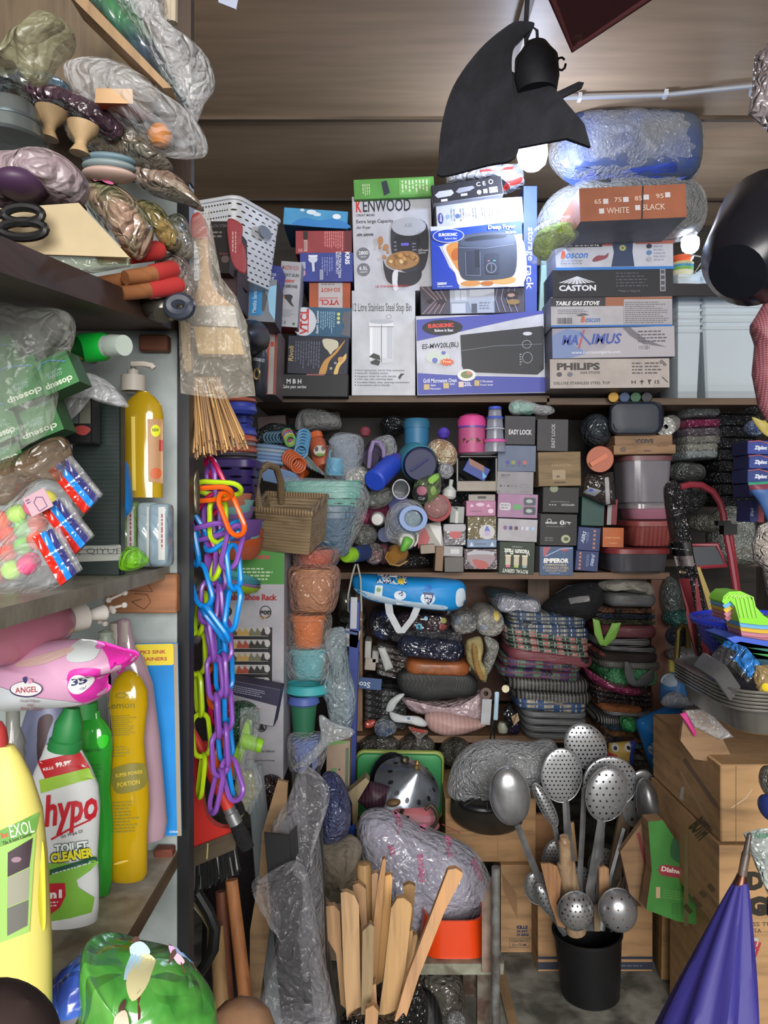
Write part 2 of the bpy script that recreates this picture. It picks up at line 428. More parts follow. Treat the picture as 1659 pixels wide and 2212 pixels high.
def pouch(name, label, cat, pts, Y, t, mat, specs=(), p=2.0, nz=0.004, ns=9, seed=0, sm=True, n=44, group=None, parent=None, rings=8, back=1.0, ctr=None, extra=None):
    o_ = smooth(pts, n) if sm else dens(pts, n)
    sf = Surf(o_, Y, t, p, nz, ns, seed, ctr); mb = MB(); sf.mesh(mb, MC(mat), rings, back)
    if specs: decals(mb, sf.at, specs, True)
    if extra: extra(mb, sf)
    o = mb.build(name, parent, sharp=60)
    if parent is None: tag(o, label, cat, group)
    return o
def spun(name, label, cat, a, b, prof, mat, sq=1.0, seg=28, parent=None, group=None, extra=None, up=None):
    """a, b = (px,py,Y) axis ends; prof [(t, radius px at mean Y)]"""
    A = P(*a); B = P(*b); k = (a[2]+b[2])/2/F; mb = MB()
    mb.spin(A, B, [(t, r*k) for t, r in prof], MC(mat), seg, sq, up)
    if extra: extra(mb, A, B, k)
    o = mb.build(name, parent, sharp=38)
    if parent is None: tag(o, label, cat, group)
    return o
def pt(px, parent, label=None):
    return px
def film(name, label, pts, Y, t, a=0.22, s=1.0, col='dfe3e8', parent=None, cat='plastic bag', nz=0.012, seed=1, ns=12, sm=True, group=None, p=2.0, n=56):
    return pouch(name, label, cat, pts, Y, t, M(col, 'film', a=a, s=s), nz=nz, seed=seed, ns=ns, parent=parent, sm=sm, group=group, n=n, p=p, rings=9)
# ---------------------------------------------------------------- room shell
XL, XR, YB, YF, ZC = -1.55, 1.95, 4.0, -1.6, 3.0
mb = MB(); mb.box(((XL+XR)/2, (YB+YF)/2, -0.05), (XR-XL+0.2, YB-YF+0.2, 0.1), M('4c4c44', 'mess', 0.75, s=1.4, col2='86857a')); ST(mb.build('floor'))
mb = MB()
cm = M('b09474', 'ply', 0.45)
for (y0, y1) in ((YF, 1.5), (1.505, 2.905), (2.91, 3.66), (3.665, YB)):
    mb.box(((XL+XR)/2, (y0+y1)/2, ZC+0.01), (XR-XL, y1-y0, 0.02), cm)
mb.box(((XL+XR)/2, (YB+YF)/2, ZC+0.04), (XR-XL+0.2, YB-YF+0.2, 0.04), M('2a211a'))
ST(mb.build('ceiling'))
mb = MB(); mb.box(((XL+XR)/2, YB+0.05, ZC/2), (XR-XL+0.2, 0.1, ZC), M('2e2925', 'woodx', 0.7)); ST(mb.build('wall_back'))
mb = MB(); mb.box((XL-0.05, (YB+YF)/2, ZC/2), (0.1, YB-YF, ZC), M('5a5047', 'wood', 0.7)); ST(mb.build('wall_left'))
mb = MB(); mb.box((XR+0.05, (YB+YF)/2, ZC/2), (0.1, YB-YF, ZC), M('5a5047', 'wood', 0.7)); ST(mb.build('wall_right'))
# vertical batten on the ceiling plus cover strips of the seams
mb = MB(); mb.box((0.2, 2.905, ZC-0.006), (3.3, 0.02, 0.012), M('5d4c3c', 'woodx')); ST(mb.build('trim_1'))
mb = MB(); mb.box((0.2, 3.66, ZC-0.006), (3.3, 0.02, 0.012), M('3a2d24', 'woodx')); ST(mb.build('trim_2'))
mb = MB(); mb.box((0.42, 2.1, ZC-0.012), (0.03, 1.3, 0.024), M('8f7d69', 'woody')); ST(mb.build('trim_3'))

# ---------------------------------------------------------------- rear shelving
SA, SB, SC = P(0, 855, 3.0).z, P(0, 1236, 3.0).z, P(0, 1588, 3.0).z
rs = T('shelving_unit', 'dark brown wooden shelving unit against the rear wall, loaded on three levels', 'shelf', (0.3, 3.2, 0))
def sx(px, Y=3.0): return (px-CX)/F*Y
br = M('5f4a38', 'woodx', 0.6); brd = M('3c2b20', 'woodx', 0.6)
for z, x0, x1, mt, nm in ((SA, 545, 1186, br, 'shelf_board'), (SA-0.01, 1180, 1640, br, 'shelf_board'), (SB, 716, 1445, M('6b4e38', 'woodx'), 'shelf_board'), (SC, 768, 1445, M('8a6748', 'woodx'), 'shelf_board')):
    mb = MB(); mb.box(((sx(x0)+sx(x1))/2, 3.24, z-0.0135), (sx(x1)-sx(x0), 0.5, 0.027), mt); mb.build(nm, rs, 0.001)
mb = MB(); mb.box((sx(1426), 3.03, (SB+SC)/2+0.0), (sx(1444)-sx(1408), 0.05, SB-SC-0.03), M('5b3220', 'wood')); mb.build('post', rs)
mb = MB(); mb.box((sx(776), 3.03, (SB+SC)/2), (sx(784)-sx(770), 0.05, SB-SC-0.03), M('7d5c3e', 'wood')); mb.build('post', rs)
mb = MB(); mb.box((sx(1190), 3.2, (SA+SB)/2), (0.05, 0.04, SA-SB-0.03), M('33261e', 'wood')); mb.build('post', rs)
mb = MB(); mb.box((sx(1163, 3.25), 3.26, (SB+SC)/2), (0.09, 0.03, SB-SC-0.03), M('4a3526', 'wood')); mb.build('post', rs)
mb = MB(); mb.box(((sx(716)+sx(1445))/2, 3.49, (SB+SC)/2), (sx(1445)-sx(716), 0.01, SB-SC-0.03), M('54331f', 'woodx')); mb.build('back_panel', rs)
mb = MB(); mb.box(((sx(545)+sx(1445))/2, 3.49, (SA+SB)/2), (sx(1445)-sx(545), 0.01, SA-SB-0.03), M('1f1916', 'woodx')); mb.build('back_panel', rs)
for px in (780, 1426):
    for yy in (3.04, 3.44):
        mb = MB(); mb.box((sx(px), yy, (SC-0.03)/2), (0.05, 0.05, SC-0.03), M('4a3526', 'wood')); mb.build('leg', rs)
mb = MB(); mb.box((sx(560), 3.44, SA/2), (0.05, 0.05, SA-0.03), M('33261e', 'wood')); mb.build('leg', rs)
# ---------------------------------------------------------------- cartons on the top shelf
W = 'c9cbd6'; NV = '1b2350'; BL = '1f3fae'
def chick(cx, cy, s, col): return [('e', cx, cy, 4*s, 3.2*s, col)]
# Kenwood air fryer
fr = [('t', 'K', 771, 431, 783, 457, 'c9302f', {'b': .03}), ('t', 'ENWOOD', 786, 430, 889, 457, '1f2533', {'b': .012}), ('t', 'CREAT MORE', 771, 461, 811, 466, '333a4a'),
      ('t', 'Extra large Capacity', 771, 473, 851, 483, '2a3040'), ('t', 'Air Fryer', 771, 487, 802, 495, '2a3040'), ('t', 'AFK 600WB', 771, 503, 807, 509, '222837', {'b': .03}),
      ('e', 784, 547, 14, 14, '6f727d'), ('t', '2800', 774, 541, 795, 549, 'f0f0f5'), ('t', 'WATTS', 778, 552, 790, 555, 'f0f0f5'),
      ('e', 784, 581, 14, 14, '6f727d'), ('t', '6.5L', 775, 574, 793, 582, 'f0f0f5'), ('t', 'CAPACITY', 775, 585, 793, 588, 'f0f0f5'),
      ('p', smooth([(848, 486), (885, 472), (921, 484), (926, 530), (920, 570), (905, 590), (865, 585), (846, 550)], 30), '34343f'),
      ('p', smooth([(856, 510), (905, 512), (900, 545), (880, 552), (852, 545)], 20), '22222c'),
      ('r', 866, 526, 883, 532, '6a63c8'), ('k', 890, 525, 900, 545, 3, '777788'), ('k', 851, 520, 858, 545, 3, '777788'),
      ('e', 884, 491, 37, 20, 'aeb2bb'), ('t', 'AIR', 874, 484, 892, 493, '8f939d'),
      ('p', smooth([(826, 560), (835, 578), (870, 590), (905, 585), (908, 600), (895, 615), (868, 620), (840, 612), (830, 595)], 30), '2b2a33'),
      ('p', smooth([(834, 562), (838, 575), (862, 584), (896, 576), (905, 560), (893, 546), (868, 544), (845, 550)], 26), 'a8783f')]
rnd = random.Random(3)
for i in range(26):
    u, v = rnd.uniform(-1, 1), rnd.uniform(-1, 1)
    if u*u+v*v < 0.9: fr.append(('e', 870+u*32, 563+v*14, rnd.uniform(4, 7), rnd.uniform(3, 5), rnd.choice(['c99555', 'e0b877', 'b07a3c', 'd9c08a', '8d5d2b']), rnd.uniform(0, 90)))
fr += [('p', smooth([(848, 588), (858, 585), (856, 612), (858, 626), (848, 628), (845, 605)], 18), 'd8d9e2'), ('e', 822, 520, 6, 9, 'b77b45'), ('e', 820, 533, 3, 5, 'b77b45'),
       ('e', 833, 535, 6, 7, 'b77b45', 30), ('e', 837, 545, 3, 4, 'b77b45'), ('e', 829, 556, 5, 4, 'b77b45'), ('t', 'LCD touch', 903, 541, 924, 546, 'e8e8f0', {'sh': .3}), ('t', 'control', 903, 547, 919, 551, 'e8e8f0', {'sh': .3}),
       ('t', 'UK STANDARD QUALITY', 809, 617, 880, 622, 'c8323a')]
carton('air_fryer_carton', 'tall white carton printed with a dark air fryer and red K lettering', 'box', (763, 423, 933, 629), 3.0, 0.34, W, fr, roll=-1.5)
carton('flat_carton', 'bright green flat carton lying on the white air fryer carton', 'box', (764, 384, 938, 428), 2.98, 0.32, '57a83f',
       [('p', [(824, 392), (836, 389), (842, 416), (829, 422)], '27313f'), ('r', 862, 388, 930, 422, '6db653'), ('k', 866, 391, 926, 420, 8, 'cfe6b8', 0, 1), ('k', 782, 395, 800, 424, 4, 'c2dda9', 0, 1)], roll=-2.5, side='4d8f39')
# step bin
sb = [('t', '12 Litre Stainless Steel Step Bin', 762, 655, 889, 678, '20242c', {'b': 0}), ('o', 840, 684, 6, 5, 1, '8a8f9a'),
      ('r', 798, 700, 849, 778, 'cfd3dc'), ('r', 799, 700, 805, 776, 'e3e6ee'), ('r', 836, 700, 848, 776, 'b4b9c4'), ('e', 824, 779, 25, 6, 'c0c5cf'), ('r', 797, 694, 850, 705, 'd9dce4'), ('e', 824, 695, 26.5, 5, 'aab0bb'),
      ('l', [(824, 702), (824, 783)], 1.2, '33373f'), ('l', [(798, 706), (850, 706)], 1, '5a5f69'), ('p', [(797, 771), (807, 763), (820, 768), (822, 778), (808, 775)], '2f3238'), ('p', [(800, 782), (812, 776), (822, 780), (818, 790), (802, 786)], '2a2d33'),
      ('t', 'Foot operation, hands free operation', 772, 798, 874, 803, '6a6f7c'), ('t', 'Smooth, Positive action', 772, 804, 838, 809, '6a6f7c'), ('t', 'Hygienic inner bin with handle', 772, 811, 856, 816, '6a6f7c'),
      ('t', 'Non slip, non marking base', 772, 817, 848, 822, '6a6f7c'), ('t', 'Durable heavy duty opening mechanism', 772, 824, 884, 829, '6a6f7c'), ('t', 'Convenient carry handle', 772, 830, 842, 835, '6a6f7c'),
      ('p', [(860, 815), (866, 807), (874, 808), (868, 812), (864, 820)], '22252c')]+[('r', 767, 799+6.4*i, 769, 801+6.4*i, '2a2d36') for i in range(6)]
carton('step_bin_carton', 'tall white carton printed with a drawing of a pedal bin', 'box', (760, 628, 897, 854), 2.98, 0.3, 'c6cad4', sb, side='9ba0ac')
# deep fryer
df = [('p', [(932, 496), (1130, 480), (1130, 508), (1060, 515), (1000, 526), (932, 530)], '2046b8'), ('p', [(932, 528), (950, 530), (962, 555), (970, 575), (985, 592), (990, 622), (932, 622)], '1f41b2'),
      ('p', smooth([(958, 528), (1000, 520), (1080, 512), (1130, 520), (1130, 615), (1060, 618), (995, 618), (982, 590), (968, 560)], 40), 'ded5c8'),
      ('p', smooth([(965, 530), (998, 524), (1012, 560), (1005, 600), (990, 585), (975, 560)], 20), 'cf8a45'), ('e', 985, 548, 10, 14, 'b8642c', 20), ('e', 1000, 580, 9, 15, 'd9974f', -15),
      ('e', 1015, 612, 22, 6, 'c98a4b'), ('e', 1085, 607, 28, 9, 'd39a5c'), ('e', 1050, 613, 14, 5, 'b5692f'),
      ('p', smooth([(992, 520), (1000, 508), (1040, 503), (1095, 503), (1112, 512), (1117, 540), (1112, 590), (1090, 604), (1030, 606), (1000, 602), (990, 580), (990, 545)], 44), '3a4254'),
      ('p', smooth([(996, 519), (1004, 508), (1045, 504), (1095, 505), (1112, 515), (1108, 527), (1050, 534), (1000, 530)], 34), '4a5368'),
      ('p', smooth([(1010, 514), (1050, 509), (1092, 510), (1090, 516), (1050, 519), (1008, 521)], 22), '272d3b'),
      ('l', [(992, 534), (1050, 537), (1112, 530)], 1.6, '6d7890'), ('p', rr(1003, 542, 1038, 596, 0, .2), '30374a'), ('l', [(1005, 545), (1005, 594), (1036, 596), (1037, 545)], 1, '7f8aa3'),
      ('r', 1026, 540, 1036, 578, '1f2531'), ('p', rr(1047, 548, 1078, 594, 0, .2), '30374a'), ('o', 1060, 580, 11, 11, 1.2, '8b95aa'), ('e', 1060, 580, 7, 7, '20252f'), ('r', 1059, 572, 1062, 588, '59637a'),
      ('r', 1053, 564, 1057, 566, 'd08888'), ('r', 1065, 564, 1070, 566, '5fc7c7'),
      ('e', 970, 508, 34, 15, 'e4e8f4'), ('e', 970, 508, 32.5, 13.6, '2046b8'), ('t', 'EUROSONIC', 949, 502, 989, 509, 'f4f6fb', {'b': .04}), ('t', 'Believe In Best', 962, 512, 988, 516, 'dfe4f2'),
      ('t', 'Deep Fryer', 1056, 488, 1116, 500, 'f4f6fb', {'b': .03}), ('t', 'ES-2810', 1094, 503, 1116, 508, 'e8ecf6'), ('t', '2000W', 942, 608, 963, 614, 'f4f6fb', {'b': .03}), ('t', '220-240V,50/60Hz', 942, 616, 975, 619, 'dfe4f2')]
carton('deep_fryer_carton', 'blue and white carton printed with a black deep fryer', 'box', (932, 486, 1130, 622), 2.97, 0.32, 'd5d8e2', df, roll=-2, side='2a4aa8')
# slim cartons above the fryer
carton('slim_carton', 'long white slim carton with small blue icons, on the deep fryer carton', 'box', (942, 430, 1130, 486), 2.98, 0.3, 'c9ccd6',
       [('e', 951, 467, 6, 12, '2d3a8c'), ('t', 'chicco', 943, 463.5, 959, 469, 'f2f2f7', {'rot': -90}), ('e', 967, 464, 4, 5, '7fa6d8'), ('e', 988, 464, 5, 5, '4f6f9f'), ('r', 1007, 458, 1017, 467, 'e3d0cf'), ('t', '12', 1009, 460, 1015, 466, 'cc4a44')]
       + [('k', x, 448, x+12, 476, 2, '9aa0b2', 0, 1) for x in (973, 993, 1020, 1040, 1056, 1071, 1087, 1100, 1114)], roll=-3.5)
carton('flat_cooker_carton', 'flat black carton with two white hob pictures near the ceiling', 'box', (933, 390, 1086, 430), 2.95, 0.3, '23242d',
       [('p', [(938, 412), (948, 405), (976, 405), (980, 413), (972, 418), (944, 419)], 'b9bcc9'), ('p', [(984, 411), (992, 404), (1022, 403), (1026, 408), (1014, 413), (990, 415)], '8c8f9c'), ('r', 950, 423, 964, 428, 'd4d6de'), ('r', 994, 417, 1008, 422, 'd4d6de'),
        ('t', 'C E', 1030, 397, 1050, 406, 'd8dae2'), ('o', 1062, 400, 5, 5, 1.5, 'd8dae2'), ('e', 1034, 419, 5, 5, 'b0b3bf'), ('r', 1043, 414, 1052, 423, 'c4c6d0'), ('r', 1056, 412, 1074, 424, 'd8dae2'), ('bar', 1057, 413, 1073, 420, '23242d')], roll=-8, side='8e909b', bottom='9c9eab')
pouch('wrapped_carton', 'clear wrapped white and red pack lying on the black hob carton', 'package', dens([(960, 377), (1070, 364), (1128, 362), (1132, 400), (1100, 412), (1088, 390), (962, 402)], 40), 3.05, 0.06, M('b9bdc8', 'shine', s=.8, col2='8f929c'), p=4, sm=False,
      specs=[('l', [(963, 382), (1040, 371), (1108, 365)], 3, 'b33b3b'), ('p', [(1088, 392), (1128, 384), (1128, 392), (1090, 400)], 'b83a34')])
carton('kitchen_print_carton', 'long carton printed with a pale kitchen and red chevrons', 'box', (908, 616, 1134, 678), 2.99, 0.3, '4e4c5a',
       [('r', 972, 617, 1068, 677, 'a9b2c4'), ('r', 972, 652, 1068, 677, '8794aa'), ('r', 983, 622, 1008, 648, 'c3cbd9'), ('l', [(995, 622), (995, 648)], 1, '7f8aa0'), ('p', [(1015, 618), (1068, 618), (1068, 632), (1040, 640), (1015, 640)], 'c9d0dc'), ('p', [(1010, 650), (1064, 645), (1066, 676), (1020, 676)], '9da8bb'), ('r', 1018, 656, 1030, 676, '4c5567'), ('r', 975, 655, 1005, 676, 'b8c0ce'), ('k', 1035, 652, 1062, 670, 3, '6b768c')]
       + [('l', [(912+i*12, 618), (940+i*8, 647), (912+i*12, 676)], 1.4, 'b98c93') for i in range(4)] + [('l', [(1076+i*13, 618), (1070+i*12, 647), (1078+i*13, 676)], 1.3, '9c96c9') for i in range(4)]
       + [('e', 930, 648, 8, 4, '24222a'), ('e', 953, 650, 10, 5, '302c35'), ('e', 1105, 640, 15, 8, '2f2d36'), ('e', 1104, 640, 8, 4, 'b88f86'), ('e', 1108, 655, 14, 6, '8d6f38')], roll=-1.5, side='3a3845')
mw = [('p', [(901, 688), (1176, 674), (1176, 680), (1120, 690), (1040, 706), (975, 720), (901, 734)], '3b45ab'), ('p', [(901, 803), (960, 808), (1020, 812), (1178, 818), (1178, 850), (901, 850)], '3440a6'),
      ('e', 957, 706, 44, 17, '1c1c28'), ('t', 'EUROSONIC', 926, 697, 981, 706, 'd8453a', {'b': .05, 'rot': -2}), ('t', 'Believe In Best', 940, 709, 980, 715, 'e6e6ee'),
      ('t', 'ES-MW20L(BL)', 912, 739, 991, 753, '252a38', {'rot': -3, 'sh': .15, 'b': .02}), ('p', [(995, 723), (1174, 707), (1176, 712), (1174, 800), (1160, 812), (1003, 803), (997, 790)], '22252d'),
      ('l', [(996, 757), (1070, 748), (1172, 746)], 1.2, '6b7080'), ('e', 1140, 723, 10, 4, 'c3c7d2'), ('o', 1138, 746, 10, 9, 1, 'a2a7b4'), ('o', 1139, 775, 11, 12, 1, 'a2a7b4'), ('k', 1122, 765, 1128, 792, 5, '8e93a2'),
      ('e', 945, 770, 26, 14, 'bcc9bd'), ('e', 958, 761, 5, 4, '5a62b8'), ('e', 939, 777, 6, 6, '5a62b8'), ('p', [p for k in range(12) for p in ((965+18*math.cos(k*.5236), 781+9*math.sin(k*.5236)), (965+11*math.cos(k*.5236+.26), 781+6*math.sin(k*.5236+.26)))], 'cc5a35'),
      ('t', 'Free', 957, 777, 974, 783, 'f0c9a8'), ('e', 1007, 810, 20, 13, 'dcdcd8'), ('e', 1007, 809, 13, 8, '76844f'), ('e', 1012, 806, 6, 4, 'c07c62'),
      ('t', 'Grill Microwave Oven', 913, 816, 985, 825, 'dfe2f0'), ('r', 914, 828, 926, 840, 'c0a66a'), ('t', '700W', 928, 829, 940, 833, 'dfe2f0'), ('t', 'Microwave', 928, 836, 950, 840, 'dfe2f0'), ('r', 956, 826, 968, 838, 'c0a66a'), ('t', '900W', 970, 827, 981, 831, 'dfe2f0'),
      ('r', 989, 824, 1000, 836, 'd5bfae'), ('t', '20L', 1001, 825, 1017, 834, 'eceef6'), ('r', 1023, 822, 1034, 834, 'c0a66a'), ('t', '5 Microwave', 1036, 822, 1063, 827, 'dfe2f0'), ('t', 'Power levels', 1036, 830, 1063, 834, 'dfe2f0')]
carton('microwave_carton', 'wide blue and white carton printed with a black microwave oven', 'box', (900, 680, 1176, 851), 2.95, 0.36, 'c3c6d4', mw, roll=-1.2, side='6f72a0')
carton('storage_rack_carton', 'narrow upright royal blue carton with white rack lettering', 'box', (1131, 402, 1160, 676), 3.0, 0.3, '3350b0', [('t', 'rack', 1119, 592, 1170, 607, 'e6eaf6', {'rot': 90}), ('t', 'storage', 1108, 520, 1180, 535, 'dbe2f6', {'rot': 90})], side='24377f')
carton('mint_board', 'thin pale green board standing behind the gas stove cartons', 'board', (1163, 560, 1196, 850), 3.02, 0.03, '9fc4b8', roll=3)
# left cartons, top shelf
carton('cloud_print_carton', 'sky blue carton printed with white clouds, topmost of the left stack', 'box', (612, 452, 751, 490), 3.0, 0.26, '4a9cd0',
       [('p', smooth([(640, 480), (660, 472), (690, 476), (720, 470), (750, 478), (750, 489), (640, 489)], 24), '2f7ec4'), ('e', 672, 459, 11, 5, 'd6e6f2'), ('e', 684, 463, 9, 4, 'c8ddee'), ('e', 727, 465, 9, 5.5, 'e2ecf5'), ('e', 652, 456, 5, 3, 'c0d8ea')], roll=4, side='3b86b8', bottom='2b5d8a')
carton('red_carton', 'plain red carton with a bar code, under the cloud print carton', 'box', (638, 498, 760, 549), 3.0, 0.3, 'a5303a',
       [('r', 744, 499, 760, 549, '6b1c28'), ('r', 655, 500, 665, 517, '2b1b1d'), ('r', 656, 519, 664, 543, 'c9a9a6'), ('bar', 656, 521, 664, 541, '8d5a5a'), ('k', 700, 500, 742, 545, 9, 'd88b8b', 0, 1), ('t', 'EO', 646, 536, 652, 545, 'e4b3b0', {'rot': -90})], side='7d222c')
carton('electric_pot_carton', 'deep blue carton printed with a white electric pot', 'box', (648, 546, 762, 608), 2.98, 0.3, '2b3f9e',
       [('e', 676, 560, 10, 8, 'c4cce6'), ('r', 666, 551, 686, 555, 'dde2f2'), ('p', [(673, 566), (679, 566), (680, 586), (675, 587)], 'c4cce6'), ('r', 651, 566, 660, 581, '9fa8cc'), ('r', 691, 583, 698, 604, 'c3c8dc'), ('bar', 692, 584, 697, 603, '44508f'),
        ('t', 'KRIS', 737, 553, 764, 563, 'e9ecf6', {'rot': 90, 'b': .04}), ('t', 'MULTIFUNCTION', 706, 569, 762, 575, 'e9ecf6', {'rot': 90}), ('t', 'ELECTRIC POT', 704, 566, 752, 571, 'e9ecf6', {'rot': 90}), ('k', 694, 556, 720, 600, 5, '7f8cc6', 0, 1), ('e', 656, 590, 4, 7, 'c48fb0')], side='20307a')
carton('orange_white_carton', 'orange carton with a white panel and upside down red letters', 'box', (668, 607, 757, 669), 3.0, 0.28, 'b4532a',
       [('r', 688, 610, 740, 668, 'b9b0b4'), ('t', 'SO-HOT', 693, 622, 735, 631, 'b5452f', {'rot': 180, 'b': .03}), ('t', 'VTCL', 690, 647, 733, 659, 'b83436', {'rot': 180, 'b': .04}), ('r', 690, 643, 730, 644.5, 'b83436'), ('k', 694, 612, 735, 617, 1, '7a6e78')], side='8d3f24')
carton('oven_ware_carton', 'teal blue carton with a white circle and sideways red letters', 'box', (642, 664, 757, 728), 2.97, 0.28, '1f5f86',
       [('e', 656, 696, 27, 31, 'c9cdd6'), ('t', 'VTCL', 629, 687, 685, 705, 'bc3236', {'rot': -90, 'b': .04}), ('r', 665, 668, 667, 720, 'bc3236'), ('k', 691, 673, 724, 722, 7, '7fb0c9', 0, 1), ('t', 'Satin Queen', 661, 694, 711, 700, 'e9ecf2', {'rot': -90, 'sh': .3}), ('e', 731, 678, 3.5, 3.5, 'c9d26a'), ('e', 731, 687, 3.5, 3.5, 'c9d26a'), ('e', 731, 696, 3.5, 3.5, 'c8c0a8'),
        ('p', [(742, 672), (757, 672), (757, 726), (736, 722), (745, 705), (738, 690)], '5a5a66')], roll=1.5, side='c9ccd4')
carton('teapot_carton', 'navy carton with gold swooshes and a cream teapot print', 'box', (621, 726, 752, 809), 2.95, 0.3, '22243a',
       [('k', 636, 738, 692, 800, 10, '565a74', 0, 1), ('t', 'Rivoli', 612, 760, 645, 771, 'b9a35e', {'rot': -90, 'sh': .1}), ('p', smooth([(697, 732), (726, 734), (730, 748), (720, 757), (714, 765), (708, 757), (699, 748)], 22), 'c9c2a8'),
        ('p', smooth([(690, 808), (700, 780), (720, 762), (745, 732), (730, 758), (712, 780), (704, 808)], 26), 'c08c45'), ('p', smooth([(722, 808), (728, 786), (742, 768), (748, 762), (747, 775), (735, 790), (730, 808)], 22), 'd8b56a'), ('e', 736, 775, 6, 6, 'c9965a'), ('e', 725, 783, 3, 3, '8a8f9a'), ('e', 716, 795, 3, 3, 'a8a48a')], roll=2, side='2f3350', bottom='2b2d45')
carton('cake_pan_carton', 'black flat carton lettered for cake pans, bottom of the stack', 'box', (592, 808, 752, 857), 2.93, 0.34, '1b1c22',
       [('t', 'M B H', 619, 819, 651, 829, 'c9ccd4', {'b': .03}), ('t', 'Cake pan series', 608, 832, 662, 841, 'c9ccd4', {'sh': .3}), ('r', 662, 808, 700, 811, '9a4a48')], roll=0.5, side='101116', top='2a2b33')
carton('heat_gun_carton', 'narrow white carton printed with a heat gun, leaning in the gap', 'box', (603, 565, 647, 706), 2.9, 0.12, 'b5b8c4',
       [('t', 'MASTER FLEX', 606, 574, 642, 583, 'b04a44'), ('t', 'HEAT GUN', 607, 591, 643, 598, '3a3f4c', {'b': .03}), ('t', '2000W', 610, 604, 635, 611, 'b8403a', {'b': .05, 'sh': .2}), ('t', 'MF-2001HG', 606, 615, 641, 622, '2c303c', {'b': .04}),
        ('p', smooth([(610, 640), (625, 636), (633, 640), (630, 650), (637, 662), (629, 658), (620, 648)], 18), '2b2d38'), ('e', 611, 642, 5, 3, 'c08040'), ('k', 607, 668, 640, 685, 4, '8b90a0'), ('t', 'C E', 610, 694, 622, 700, '2c303c'), ('e', 639, 699, 3, 3, '3d7a44')], roll=4, side='8b8e9a', bottom='a0303a')
drc = carton('dark_red_carton', 'dark carton with a torn red flap beside the white basket', 'box', (452, 478, 498, 590), 2.25, 0.2, '1d1719', [('t', 'MILK POT', 456, 484, 488, 491, '6b6468', {'rot': 180}), ('k', 458, 498, 488, 515, 2, '77706f'), ('e', 488, 560, 9, 8, '5a4a48'), ('k', 475, 545, 497, 552, 1, '7a3434')], roll=2, yaw=-6, side='3a1418')
pouch('torn_flap', '', '', [(492, 474), (523, 486), (522, 520), (530, 540), (531, 590), (505, 575), (494, 530)], 2.22, 0.004, 'a3323c', p=6, nz=.003, parent=drc, specs=[('k', 500, 500, 512, 560, 2, 'd8a0a0', 0, 1)])
carton('maroon_carton', 'plain maroon carton below the dark torn carton', 'box', (472, 582, 512, 652), 2.3, 0.2, '3c1a20', roll=2)
carton('lighter_carton', 'blue carton with slanted white letters below the white basket', 'box', (566, 572, 604, 616), 2.7, 0.12, '27389a', [('t', 'LEATER', 575, 590, 597, 596, 'c9cde0', {'rot': -8}), ('t', 'PERS', 572, 598, 594, 609, 'dcdfec', {'rot': -8, 'b': .04})], roll=12)
carton('torn_blue_carton', 'torn sky blue carton with a brown food picture on its side', 'box', (510, 602, 596, 694), 2.55, 0.16, '7f8694',
       [('p', [(508, 602), (536, 606), (538, 680), (512, 660)], '8a7f72'), ('e', 522, 632, 8, 20, 'b9924f'), ('p', [(540, 618), (562, 612), (572, 626), (568, 680), (540, 682)], '2c86c4'), ('t', 'Mentha Series', 525, 646, 575, 655, 'cfe2f2', {'rot': -90}), ('p', [(580, 618), (596, 614), (596, 690), (583, 672), (578, 640)], '8fc3e4'), ('p', [(566, 620), (578, 640), (572, 672), (566, 670)], '4a5058')], roll=3, side='24304a')
carton('orange_edge_carton', 'white carton with orange edges standing behind the black iron', 'box', (552, 706, 598, 852), 2.75, 0.2, 'a8a3a2', [('r', 576, 707, 581, 852, 'b5482e'), ('r', 592, 707, 598, 852, '8a3a28'), ('t', 'Oc', 583, 717, 592, 727, 'b5482e'), ('r', 583, 738, 591, 748, 'b5482e'), ('k', 557, 720, 572, 740, 3, '4a4448'), ('r', 556, 745, 570, 752, '6a2c2c')], roll=2, side='6a5a58')
spun('frying_pan', 'grey rimmed dark pan edge beside the paint brush', 'pan', (520, 730, 2.3), (545, 730, 2.5), [(0, 0), (0, 22), (0.2, 34), (1, 40), (1.02, 37), (0.3, 30), (0.25, 0)], M('2a2e38', 'metal', .35), 1)
t = T('flat_iron', 'black appliance with a brass ring and sideways white letters', 'appliance', P(563, 800, 2.5))
pouch('body', '', '', [(550, 755), (570, 752), (578, 775), (576, 820), (574, 852), (552, 855), (545, 810)], 2.5, 0.05, '2a2e38', parent=t, specs=[('t', 'CONTAINER SET', 545, 774, 571, 781, 'c4c8d4', {'rot': 5})], nz=0)
mb = MB(); mb.tube([P(555+6*math.cos(k*.45), 808+11*math.sin(k*.45), 2.42) for k in range(14)], .004, M('a08a50', 'metal'), 6, True); mb.build('ring', t)
